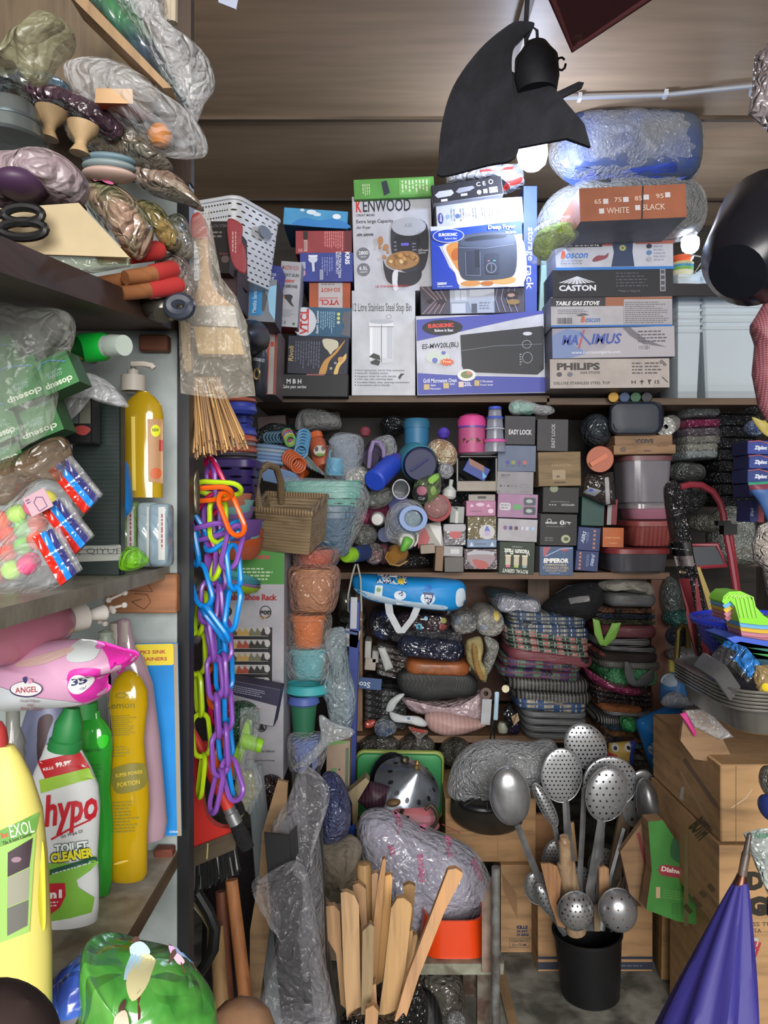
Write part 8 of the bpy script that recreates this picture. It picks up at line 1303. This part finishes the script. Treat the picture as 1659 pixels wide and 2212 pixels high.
# -- middle compartment
t = flask('hand_wash', 'yellow pump bottle of hand wash on the middle shelf', [(1075, 0), (1075, 42), (900, 44), (875, 40), (858, 26), (850, 14), (846, 14), (846, 0)], 309, 1.08, M('b09018', 'clear', a=.85), .55, decs=[('p', [(318, 905), (352, 905), (352, 1045), (320, 1040)], 'a87a4c'), ('e', 335, 930, 10, 13, 'c8cc1c'), ('t', 'NEW', 328, 925, 342, 932, '4a5a14', {'b': .04}), ('r', 342, 950, 352, 974, 'a82c24'), ('e', 336, 1022, 12, 12, 'b85a34'), ('l', [(288, 900), (290, 1060)], 8, 'e0c860')])
flask('', '', [(846, 26), (812, 26), (811, 12), (800, 12), (799, 6), (785, 6), (785, 0)], 288, 1.08, 'b4aca0', 1, parent=t)
mb = MB(); mb.tube([P(x, y, 1.07) for x, y in ((284, 786), (310, 786), (328, 790), (333, 796))], .0042, 'c4bcb0'); mb.build('spout', t)
carton('comb_case', 'tall dark green glossy case with a QIYUE sticker', 'case', (155, 862, 260, 1245), .98, .02, '10221f', [('p', rr(164, 1178, 262, 1212, -2, .12), '8f938c'), ('t', 'QIYUE', 187, 1184, 262, 1198, '3c3c38', {'b': -.01}), ('k', 168, 1182, 176, 1210, 1, '5a5c56', 0, 1)]+[('r', 157, 880+i*9, 259, 881+i*9, '1c3430') for i in range(36)], kind='plain')
carton('brush_case', 'black carton with a red lip shaped print and a clear window', 'box', (136, 858, 198, 958), .94, .03, '15161a', [('r', 150, 862, 170, 915, '4a5656'), ('r', 172, 865, 196, 915, '5f6052'), ('p', smooth([(157, 928), (170, 920), (185, 920), (197, 928), (185, 940), (170, 938)], 16), 'a02c24'), ('r', 137, 920, 150, 938, '8f8c88')], kind='plain')
pouch('blue_soap_dish', 'bright blue plastic dish edge beside the hand wash', 'dish', [(256, 1000), (270, 996), (276, 1010), (284, 1090), (276, 1112), (256, 1118)], 1.02, .02, '1278c8', nz=0)
for i, (c, x) in enumerate((('7fa05c', 282), ('8aa0a8', 325), ('7f98a8', 350))):
    pouch('wipes_packet', ['green flowered', 'blue edged', 'striped'][i]+' wet wipes packet standing under the hand wash', 'wipes', rr(x-22, 1082+i*3, x+20, 1224, 0, .2), 1.1-.01*i, .02, M(c, 'shine', s=.5), sm=False, nz=.003, p=5, specs=[('r', x-8, 1095, x+6, 1210, 'b4b8b4'), ('k', x-4, 1110, x+4, 1200, 1, '8a3c50', 0, 1)])
pouch('green_wrapper', 'lime green transparent wrapper at the foot of the wipes packets', 'wrapper', [(262, 1200), (280, 1180), (305, 1188), (320, 1215), (290, 1232), (262, 1230)], .98, .02, M('7ac81c', 'film', a=.7), nz=.012)
t = T('green_cap_bottle', 'dark bottle lying with a bright green and clear cap', 'bottle', P(200, 755, .95))
spun('body', '', '', (120, 755, .9), (195, 760, .98), [(0, 0), (.05, 30), (.9, 32), (1, 24), (1, 0)], M('14201a', 'plastic', .15), parent=t); spun('cap', '', '', (186, 752, .95), (232, 748, .93), [(0, 0), (0, 32), (.8, 30), (1, 24), (1, 0)], '12b23a', parent=t)
spun('nozzle', '', '', (230, 748, .93), (268, 746, .91), [(0, 24), (.3, 20), (.35, 25), (1, 22), (1, 0)], M('b4c4ba', 'clear', a=.85), parent=t)
BXS = [(80, 790, 160, 835, -24, 'topmost right'), (-6, 800, 92, 862, -22, 'second, at the left edge'), (-40, 880, 32, 945, -22, 'leftmost of the middle row'), (28, 880, 125, 940, -22, 'right of the middle row'), (-50, 955, 42, 1005, -22, 'lowest at the left edge'), (-50, 755, 40, 805, -22, 'highest at the left edge')]
for i, (x0, y0, x1, y1, r_, l_) in enumerate(BXS):
    y0 -= 22; y1 += 8; xc, yc = (x0+x1)/2, (y0+y1)/2
    carton('toothpaste_carton', 'green toothpaste carton with upside down lettering, '+l_, 'box', (x0, y0, x1, y1), .80+.012*i, .035, '2f7a3a', [('t', 'closeup', x0+8, y1-24, x1-10, y1-6, 'c4d0b8', {'rot': 180, 'b': .03}), ('t', 'CLEANS', xc-18, y1-36, xc+14, y1-29, '8ab4a8', {'rot': 180}), ('t', 'PROTECTS', xc-20, y1-44, xc+16, y1-38, '8ab4a8', {'rot': 180}), ('l', [(x0+8, y0+18), (x0+20, y0+8), (x0+40, y0+8), (x1-10, y0+24)], 3, '3a80a8')], roll=r_, side='25602e')
film('clear_bag', 'big clear bag around the green toothpaste cartons', [(-30, 680), (60, 665), (130, 668), (158, 690), (150, 740), (120, 770), (110, 800), (112, 880), (100, 930), (60, 960), (-30, 980)], .78, .03, a=.16, col='c8ccc4', nz=.01, s=.8)
film('bag_flap', 'loose clear bag flap pointing right above the dark case', [(140, 840), (180, 812), (196, 806), (240, 830), (278, 878), (220, 870), (200, 862), (158, 850), (130, 925), (128, 870)], .9, .012, a=.3, nz=.006)
rnd = random.Random(11)
for j, (cx, cy, ro, l_) in enumerate(((90, 1110, -40, 'upper'), (70, 1195, -38, 'middle'), (40, 1250, -30, 'lowest'))):
    t = T('foam_ball_pack', l_+' clear pack of neon foam balls with red and blue end stripes', 'ball pack', P(cx, cy, .82-.03*j)); Y = .86-.03*j
    for k in range(7 if j < 2 else 5):
        u = (-85+k % 4*36+rnd.uniform(-4, 4), -22+k//4*38); q = rotp([(cx+u[0], cy+u[1])], ro*.6, (cx, cy))[0]; r_ = 22; c_ = ['c8501c', '9ac83c', 'd02c6a', 'd0c81c', 'c8401c', '6fb84a', 'c8502c'][(k+j*3) % 7]
        spun('foam_ball', '', '', (q[0], q[1]+r_, Y), (q[0], q[1]-r_, Y), [(0, 0), (.07, 11), (.25, 19), (.5, 22), (.75, 19), (.93, 11), (1, 0)], M(c_, 'plastic', .7), parent=t, seg=18)
    a_ = [rotp([(cx+x, cy+y)], ro, (cx, cy))[0] for x, y in ((70, -62), (88, -62), (102, -60), (116, -58), (128, -56), (70, 58), (88, 56), (102, 54), (116, 52), (126, 50))]
    for k, c_ in enumerate(('b82418', '1c78c8', '2c2c6c', 'a0a0a8')): mb = MB(); mb.extr([a_[k], a_[k+1], a_[k+6], a_[k+5]], Y-.03, .006, M(c_, 'shine') if k < 3 else M(c_, 'film', a=.4)); mb.build('end_stripe', t)
    film('clear_pack', '', rotp(rr(cx-140, cy-60, cx+95, cy+58, 0, .3), ro, (cx, cy)), Y, .045, a=.14, parent=t, sm=False, nz=.008)
carton('barcode_label', 'pale pink label with a purple basket print on the upper ball pack', 'label', (55, 1062, 108, 1108), .785, .001, 'b8909c', [('l', [(74, 1082), (84, 1074), (96, 1080), (96, 1102), (76, 1104), (74, 1082)], 1.6, '5a2c6c'), ('k', 60, 1068, 72, 1080, 2, '6a3a6a')], roll=-28)
pouch('crumpled_bag', 'brownish crumpled clear bag between the toothpaste and the ball packs', 'plastic bag', [(-30, 1010), (40, 985), (110, 950), (140, 945), (155, 985), (145, 1040), (100, 1035), (60, 1050), (20, 1090), (-30, 1080)], .84, .03, M('7a6248', 'film', a=.75), nz=.02)
# -- upper shelf with packed kitchenware
def tp(label, pts, Y, th, m, name='pack', cat='package', **k): return pouch(name, label, cat, pts, Y, th, m, **k)
slat('wooden_beam', 'raw wooden beam edge slanting down from the top left', 'beam', [(140, -20), (172, -20), (372, 190), (352, 190)], .9, .05, M('8a6c46', 'wood'))
slat('plywood_sheet', 'brown plywood underside behind the slanting beam at the top left', 'board', [(-30, -20), (150, -20), (350, 190), (300, 260), (-30, 230)], 1.0, .01, M('55452f', 'wood'))
tp('green sheet roll in clear plastic hanging from the upper shelf', [(170, -20), (270, -20), (320, 60), (380, 170), (405, 230), (330, 170), (240, 80)], 1.0, .04, M('2a6e38', 'shine', s=.6, col2='3a4a5a'), name='sheet_roll', cat='roll')
film('clear_bag', 'long clear crinkled bag hanging along the green roll', [(240, -20), (345, -20), (360, 50), (395, 90), (450, 130), (462, 180), (440, 215), (415, 262), (370, 200), (310, 100)], .98, .05, a=.3, nz=.02, s=1.3)
t = T('board_pack', 'bagged wooden blocks with an orange underside and orange ball', 'package', P(300, 240, .98)); mb = MB(); mb.hexa([P(205, 222, .9), P(288, 224, .9), P(286, 192, .9), P(207, 190, .9)], [P(250, 262, .98), P(330, 258, .98), P(335, 215, 1.0), P(240, 190, 1.0)], [M('b08a5c', 'woodx'), M('b08a5c', 'woodx'), M('b8502c'), M('8a6a44', 'wood'), M('a07c50', 'woodx'), M('8a6a44', 'wood')]); mb.build('blocks', t)
spun('ball', '', '', (345, 318, .98), (345, 268, .98), [(0, 0), (.1, 16), (.5, 28), (.9, 16), (1, 0)], 'c8781c', parent=t); spun('ball', '', '', (310, 300, 1.0), (310, 250, 1.0), [(0, 0), (.1, 14), (.5, 24), (.9, 14), (1, 0)], '9a928a', parent=t)
film('bag', '', [(140, 150), (230, 135), (320, 175), (370, 215), (430, 270), (448, 320), (420, 335), (340, 325), (260, 270), (180, 220)], .95, .05, a=.25, parent=t, nz=.015)
for i, (y, r_, c) in enumerate(((232, 48, '8a9698'), (272, 56, '7f8a8c'))): spun('food_tin', ['upper', 'lower'][i]+' grey round tin stacked at the left edge of the top rack', 'tin', (20, y+36, .86), (20, y-8, .86), [(0, 0), (0, r_*1.3), (.1, r_*1.4), (.2, r_*1.3), (.8, r_*1.2), (1, r_), (1, 0)], M(c, 'metal', .3))
for i, (x, y) in enumerate(((112, 250), (180, 282))): spun('wooden_cup', ['left', 'right'][i]+' pale wooden egg cup beside the round tins', 'cup', (x-8, y+50, .9), (x, y-12, .9), [(0, 0), (0, 22), (.3, 12), (.45, 14), (.75, 30), (1, 34), (1, 29), (.6, 0)], M('a5875c', 'wood'))
for i, (y, c) in enumerate(((348, '56707c'), (362, '6d7c80'), (378, 'a4887c'))): tp(['slate blue', 'grey blue', 'flesh pink'][i]+' flat oval spatula head in the fanned set below the wooden cups', ell(236, y, 58, 13, 3), .92-.01*i, .02, c, name='spatula', cat='spatula', nz=0, specs=[('e', 215, y+4, 18, 8, '9a2c60')] if i == 2 else ())
tp('knotted translucent greenish bag at the top left corner', [(-20, 150), (30, 80), (80, 60), (110, 36), (158, 68), (130, 110), (95, 170), (60, 178), (30, 140), (-20, 135)], .8, .04, M('8a8a68', 'film', a=.6, r=.35), name='knotted_bag', cat='plastic bag', nz=.02)
tp('dusky pink tissue wrapped pack lying at the left', [(-30, 345), (40, 335), (120, 332), (170, 365), (188, 400), (160, 440), (90, 430), (0, 430), (-30, 400)], .82, .04, M('9c8890', 'film', a=.9, r=.4), nz=.02)
tp('dark purple shape inside the pink tissue pack', ell(45, 400, 52, 30), .79, .03, '3f2444', name='purple_cup', cat='cup', nz=0)
slat('cream_board', 'cream card with a clear sleeve under the black scissors', 'card', [(-30, 452), (170, 438), (280, 556), (-30, 545)], .8, .004, M('a8946c', 'paper'))
tp('clear green tinted sleeve below the cream card', dens([(60, 548), (280, 556), (282, 575), (200, 590), (100, 582)], 30), .82, .01, M('7d8a6c', 'film', a=.6), sm=False, name='clear_sleeve', cat='sleeve', nz=0)
t = T('scissors', 'black handled scissors lying on the cream card', 'scissors', P(50, 490, .78))
for cy_, rx in ((464, 40), (496, 48)): mb = MB(); mb.tube([P(50+rx*math.cos(a), cy_+17*math.sin(a), .775) for a in [k*math.pi/10 for k in range(20)]], .0048, '0f1012', 8, True); mb.tube([P(12, cy_, .775), P(-40, cy_-6, .775)], .005, '0f1012'); mb.build('grip', t)
for i, (x, y, w_) in enumerate(((276, 536, 76), (330, 578, 50), (270, 592, 82), (320, 612, 72))):
    t = T('paint_brush', ['uppermost', 'second', 'third', 'lowest'][i]+' stubby red tipped wooden brush handle in the cluster', 'brush handle', P(x, y, .95)); spun('tip', '', '', (x, y+14, .95), (x+w_, y+4, .98), [(0, 0), (0, 20), (.85, 21), (1, 15), (1, 0)], M('a81c1c', 'plastic', .3), parent=t); spun('handle', '', '', (x-60, y+22, .92), (x+2, y+14, .95), [(0, 0), (0, 15), (1, 18), (1, 0)], M('8f5424', 'woodx'), parent=t)
pouch('yellow_fringe', 'yellow bristles sticking out under the cream card', 'brush', dens([(120, 588), (150, 592), (178, 598), (176, 612), (160, 608), (140, 602)], 24), .88, .008, M('c8a41c', 'stripe', col2='3a6a78', s=5), sm=False, nz=0)
t = T('metal_strainer', 'round metal strainer and dark ring below the red handles', 'strainer', P(350, 665, .98)); spun('strainer', '', '', (350, 680, .98), (348, 650, 1.0), [(0, 0), (0, 18), (.5, 40), (1, 46), (1, 40)], M('6a665c', 'metal', .25), parent=t); mb = MB(); mb.tube([P(388+22*math.cos(a), 662+17*math.sin(a), .97) for a in [k*math.pi/8 for k in range(16)]], .008, '2b3240', 8, True); mb.build('ring', t)
for i, (pts, c, c2, Y, l_) in enumerate((([(185, 395), (250, 400), (310, 450), (330, 500), (300, 560), (250, 520), (190, 450)], '6a6a4c', '9a7a66', .93, 'glossy clear pack with green and brown tones above the red brushes'), ([(300, 440), (350, 450), (390, 520), (360, 540), (330, 500)], '4f5a3c', '8a7238', .99, 'clear pack with an orange and green item beside the hanging brush'), ([(270, 320), (330, 325), (372, 358), (330, 370), (280, 350)], '7d786a', '5f5a50', .98, 'beige creased bag tip under the block pack'), ([(285, 365), (380, 380), (440, 450), (400, 435), (310, 410)], '7a5a4c', '8d8070', 1.0, 'tan bag with salmon packets pointing right'), ([(60, 190), (140, 195), (260, 260), (240, 300), (150, 250), (80, 230)], '4a2c3f', '3a2a34', .95, 'purple grey cloth roll behind the wooden cups'), ([(150, 240), (260, 260), (330, 310), (300, 345), (220, 330), (150, 300)], '6d6250', '807460', .99, 'dull beige wrapped heap behind the wooden cups'), ([(360, 480), (400, 470), (415, 540), (390, 560), (366, 545)], '2a3a30', '8a8478', 1.03, 'dark and cream tags bunch beside the big brush'), ([(-20, 165), (80, 160), (150, 185), (130, 215), (-20, 215)], '3f5868', '4a4438', .97, 'blue grey wrapped things at the far left of the top rack'), ([(-20, 410), (90, 420), (180, 440), (150, 460), (-20, 460)], '2c2628', '4a3c40', .84, 'dark wrapped strip above the cream card'), ([(340, 560), (400, 560), (420, 640), (380, 650), (350, 620)], '5a4a44', '8a7c74', 1.03, 'crumpled tag bundle beside the red handles'))):
    tp(l_, pts, Y, .035, M(c, 'shine', col2=c2, s=1.2), nz=.015)
# -- hanging paint brush and broom
t = T('paint_brush', 'wide wooden paint brush with a red tip hanging in clear plastic', 'paint brush', P(470, 700, 1.08))
mb = MB(); mb.extr(smooth([(414, 478), (420, 462), (440, 470), (448, 520), (452, 580), (462, 622), (490, 650), (504, 664), (415, 664), (428, 620), (430, 560)], 60), 1.1, .02, M('a37a48', 'wood')); mb.build('handle', t, .004)
mb = MB(); mb.extr(smooth([(412, 480), (418, 462), (432, 460), (443, 480), (446, 512), (416, 512)], 30), 1.097, .026, M('a01c24')); mb.build('tip', t, .003); mb = MB(); mb.extr([(414, 660), (506, 660), (514, 706), (416, 702)], 1.09, .035, M('6f6c66', 'metal')); mb.build('ferrule', t)
mb = MB(); mb.extr([(417, 702), (514, 706), (528, 766), (428, 764)], 1.095, .028, M('a8884c', 'wood', s=3)); mb.build('bristles', t)
mb = MB(); mb.extr([(388, 690), (410, 694), (414, 800), (402, 804), (396, 780)], 1.1, .015, M('9a7c48', 'wood', s=3)); mb.extr([(384, 640), (408, 640), (410, 696), (388, 694)], 1.1, .018, M('6f6c66', 'metal')); mb.build('small_brush', t)
film('clear_sleeve', '', dens([(384, 640), (416, 470), (450, 450), (478, 600), (510, 640), (534, 700), (552, 855), (480, 862), (390, 850)], 60), 1.07, .012, a=.2, parent=t, sm=False, nz=.005, col='c8c0b0')
t = T('stick_broom', 'broom of thin straw coloured sticks hanging below the brush', 'broom', P(450, 900, 1.2)); mb = MB(); rnd = random.Random(4)
for i in range(190):
    u = rnd.random(); x = 398+u*134; mb.tube([P(402+u*70, 815, 1.2+rnd.uniform(0, .04)), P(x+rnd.uniform(-5, 5), rnd.uniform(962, 1000)-u*28, 1.2+rnd.uniform(-.02, .06))], .0016, ['b58a50', 'c49a60', 'a37840', '94683a'][i % 4], 4)
mb.build('sticks', t)
pouch('keys', 'bunch of small pale keys hanging under the broom', 'keys', dens([(400, 1015), (428, 1015), (432, 1055), (430, 1110), (416, 1114), (410, 1060), (398, 1055)], 30), 1.2, .01, M('77705c', 'metal', s=4), sm=False, nz=.004)
# -- coloured chains
ch_i = 0
def link_mesh(m, L_=.074, W_=.034, r=.0045):
    h_ = L_/2-W_/2; pts = []
    for k in range(9): a = math.pi*k/8; pts.append(Vector((W_/2*math.cos(a), 0, h_+W_/2*math.sin(a))))
    for k in range(9): a = math.pi+math.pi*k/8; pts.append(Vector((W_/2*math.cos(a), 0, -h_+W_/2*math.sin(a))))
    mb = MB(); mb.tube(pts, r, m, 7, True); o = mb.build('link'); me = o.data; bpy.data.objects.remove(o); return me
LM = {c: link_mesh(M(c, 'plastic', .28)) for c in ('7a38a8', '1484d8', 'd85a14', 'b0d01c', 'b81450')}
CH = [('7a38a8', 'purple', [(455, 1010), (460, 1200), (448, 1350), (463, 1440), (470, 1560), (478, 1660), (458, 1750)], 1.30, 'long front purple plastic chain'), ('7a38a8', 'purple', [(450, 1120), (470, 1260), (482, 1400), (486, 1520), (490, 1640), (512, 1720)], 1.32, 'second purple plastic chain, right of the front one'), ('1484d8', 'blue', [(408, 1130), (420, 1200), (435, 1270), (455, 1330), (478, 1370), (500, 1340), (508, 1250), (500, 1180)], 1.27, 'blue plastic chain looping in a big U'), ('1484d8', 'blue', [(452, 1190), (470, 1270), (478, 1380), (484, 1450), (480, 1540), (492, 1660), (502, 1710)], 1.35, 'straight hanging blue plastic chain'),
      ('d85a14', 'orange', [(410, 1075), (440, 1070), (480, 1060), (500, 1110), (515, 1150)], 1.24, 'short orange plastic chain draped at the top'), ('d85a14', 'orange', [(470, 1200), (450, 1300), (462, 1400), (468, 1500), (480, 1600), (486, 1690)], 1.38, 'orange plastic chain hanging behind the purple ones'), ('b0d01c', 'lime', [(440, 1080), (480, 1050), (470, 1120), (478, 1200), (450, 1240)], 1.28, 'short lime plastic chain draped at the top'), ('b0d01c', 'lime', [(440, 1280), (425, 1380), (428, 1460), (432, 1560), (440, 1640), (430, 1720)], 1.33, 'lime plastic chain at the left of the bunch'), ('b81450', 'magenta', [(440, 1030), (470, 1020), (460, 1100), (420, 1110), (465, 1200)], 1.3, 'magenta plastic chain at the top of the bunch'), ('b81450', 'magenta', [(462, 1240), (470, 1340), (470, 1440), (472, 1540), (470, 1640)], 1.39, 'magenta plastic chain deep inside the bunch'),
      ('1484d8', 'blue', [(405, 1090), (430, 1150), (480, 1165), (500, 1120)], 1.29, 'short blue plastic chain crossing the top of the bunch'), ('7a38a8', 'purple', [(405, 1170), (440, 1150), (490, 1150), (505, 1180), (470, 1210)], 1.26, 'short purple plastic chain looped across the bunch')]
for c, nm, pts, Y, l_ in CH:
    Q = [P(x, y, Y) for x, y in pts]; t = T('plastic_chain', l_, 'chain', Q[0], None); D = [0]
    for a_, b_ in zip(Q, Q[1:]): D.append(D[-1]+(b_-a_).length)
    n_ = max(2, int(D[-1]/.0605))
    def pos(s_):
        s_ = max(0, min(D[-1]-1e-5, s_)); i = max(k for k in range(len(D)-1) if D[k] <= s_); return Q[i].lerp(Q[i+1], (s_-D[i])/(D[i+1]-D[i]))
    for i in range(n_):
        s_ = (i+.5)/n_*D[-1]; d_ = (pos(s_+.03)-pos(s_-.03)).normalized(); o = bpy.data.objects.new('link', LM[c]); COL.objects.link(o); o.parent = t
        o.rotation_mode = 'QUATERNION'; o.rotation_quaternion = d_.to_track_quat('Z', 'Y') @ Matrix.Rotation(math.radians((25 if i % 2 else -35)+(i*13 % 20)), 3, 'Z').to_quaternion(); o.location = pos(s_)-Q[0]
# -- bags under the rack and the dark shape in the corner
t = T('detergent_bag', 'glossy green bag printed with a walking family', 'bag', P(330, 2212, .8)); G = []
for (x, y, s_, cs) in ((255, 2110, 1.2, ('9fc4d8', 'c8c08a')), (335, 2118, .8, ('b08ab8', 'c89ab0')), (362, 2098, .9, ('6a7aa0', '2c5a8c')), (262, 2190, 1.0, ('b8a88c', '8a6a4c'))):
    G += [('e', x, y-12*s_, 6*s_, 7*s_, '4a2a20'), ('p', smooth([(x-10*s_, y), (x+8*s_, y-6*s_), (x+24*s_, y+16*s_), (x+18*s_, y+26*s_), (x-2*s_, y+30*s_)], 16), cs[0]), ('p', smooth([(x, y+28*s_), (x+22*s_, y+22*s_), (x+38*s_, y+44*s_), (x+20*s_, y+54*s_)], 16), cs[1]), ('l', [(x+26*s_, y+48*s_), (x+40*s_, y+74*s_)], 4*s_, '5a2a20')]
pouch('bag', '', '', [(185, 2040), (220, 2050), (290, 2062), (360, 2080), (400, 2110), (440, 2150), (466, 2200), (440, 2260), (200, 2260), (180, 2140)], .8, .06, M('2a8a24', 'shine', col2='5aa83c', s=.5), G, nz=.003, n=60, parent=t)
tp('blue bag with a pale flower print at the bottom left', [(100, 2140), (170, 2065), (200, 2070), (232, 2120), (205, 2190), (150, 2210)], .82, .04, M('1c2c9a', 'shine', col2='3a6ac0', s=.6), name='blue_bag', cat='bag', nz=.008)
spun('brown_pouch', 'dark brown smooth rounded shape in the bottom left corner', 'bag', (-60, 2330, .36), (60, 2160, .36), [(0, 0), (0, 150), (.4, 150), (.75, 110), (.95, 50), (1, 0)], M('2f1f1c', 'plastic', .8))  # added plain solid standing in for an unidentified dark blur, not a real bag
# ---------------------------------------------------------------- hanging from the ceiling
FN = M('11131c', 'mess', .7, col2='1b1d28', s=2)
t = T('ceiling_fan', 'dusty dark fan with drooping broad blades hanging from the ceiling', 'fan', P(1145, 340, 1.9))
mb = MB(); mb.extr(smooth([(1160, 33), (1100, 50), (1040, 85), (985, 150), (960, 230), (954, 310), (960, 345), (1060, 343), (1104, 344), (1122, 318), (1118, 260), (1108, 180), (1108, 110), (1130, 75)], 70), 1.9, .012, FN, dy=lambda x, y: .0006*abs(x-1110)); mb.build('blade', t)
mb = MB(); mb.extr([(1105, 150), (1190, 205), (1215, 245), (1248, 295), (1260, 345), (1215, 318), (1112, 318)], 1.93, .012, FN, dy=lambda x, y: -.0005*(x-1120)); mb.build('blade', t)
mb = MB(); mb.extr([(1195, 202), (1250, 176), (1262, 178), (1258, 188), (1205, 215)], 1.92, .01, FN); mb.build('bracket', t)
spun('motor', '', '', (1160, 200, 1.93), (1158, 96, 1.93), [(0, 0), (0, 42), (.3, 48), (.7, 46), (.85, 34), (1, 24), (1, 0)], FN, parent=t)
mb = MB(); mb.tube([P(*p, 1.93) for p in ((1138, 110), (1136, 60), (1140, -20))], .006, FN); mb.tube([P(*p, 1.93) for p in ((1140, 80), (1150, 58), (1160, 66), (1161, 86))], .004, FN); mb.tube([P(1212+10*math.cos(a), 138+14*math.sin(a), 1.92) for a in [k*.7 for k in range(9)]], .003, FN); mb.build('hook', t)
t = T('plastic_crate', 'dark red brown slotted plastic basket hanging at the top', 'basket', P(1250, 60, 1.7)); CR = M('3a1a1e', 'perf', a=.22, s=3, col2='slot')
mb = MB(); q = [P(1185, -20, 1.6), P(1425, -20, 1.6), P(1240, 108, 1.75)]; mb.add(q+[v+Vector((.0, .1, .12)) for v in q], [(0, 2, 1), (0, 3, 5, 2), (2, 5, 4, 1)], CR, False, [(v.x, v.z) for v in q]*2); mb.tube([P(1185, -20, 1.6), P(1236, 106, 1.75), P(1425, -20, 1.6)], .008, M('4a2024')); mb.build('body', t)
mb = MB(); zc = 2.985; mb.tube([Vector((.42, 2.75, zc)), Vector((1.0, 2.72, zc)), Vector((1.6, 2.6, zc))], .008, M('8f98a8'), 8); tag(mb.build('ceiling_conduit'), 'pale cable conduit clipped along the ceiling', 'conduit')
for i in range(3): mb = MB(); mb.box((.7+.3*i, 2.735-.02*i, zc), (.012, .03, .022), 'c0c6d0'); tag(mb.build('cable_clip'), ['left', 'middle', 'right'][i]+' white clip holding the ceiling conduit', 'clip')
mb = MB(); mb.tube([P(362, -20, 1.0), P(366, 48, 1.0)], .0065, M('9a8e78', 'wood')); mb.tube([P(374, -20, 1.0), P(373, 50, 1.0)], .0065, M('9a8e78', 'wood')); tag(mb.build('rolled_stick'), 'pair of pale cream rods hanging at the top edge', 'rods')
slat('plastic_tag', 'small pale torn tag hanging at the top edge', 'tag', [(470, -10), (516, -10), (510, 20), (472, 5)], 1.2, .002, M('8f98b0'))
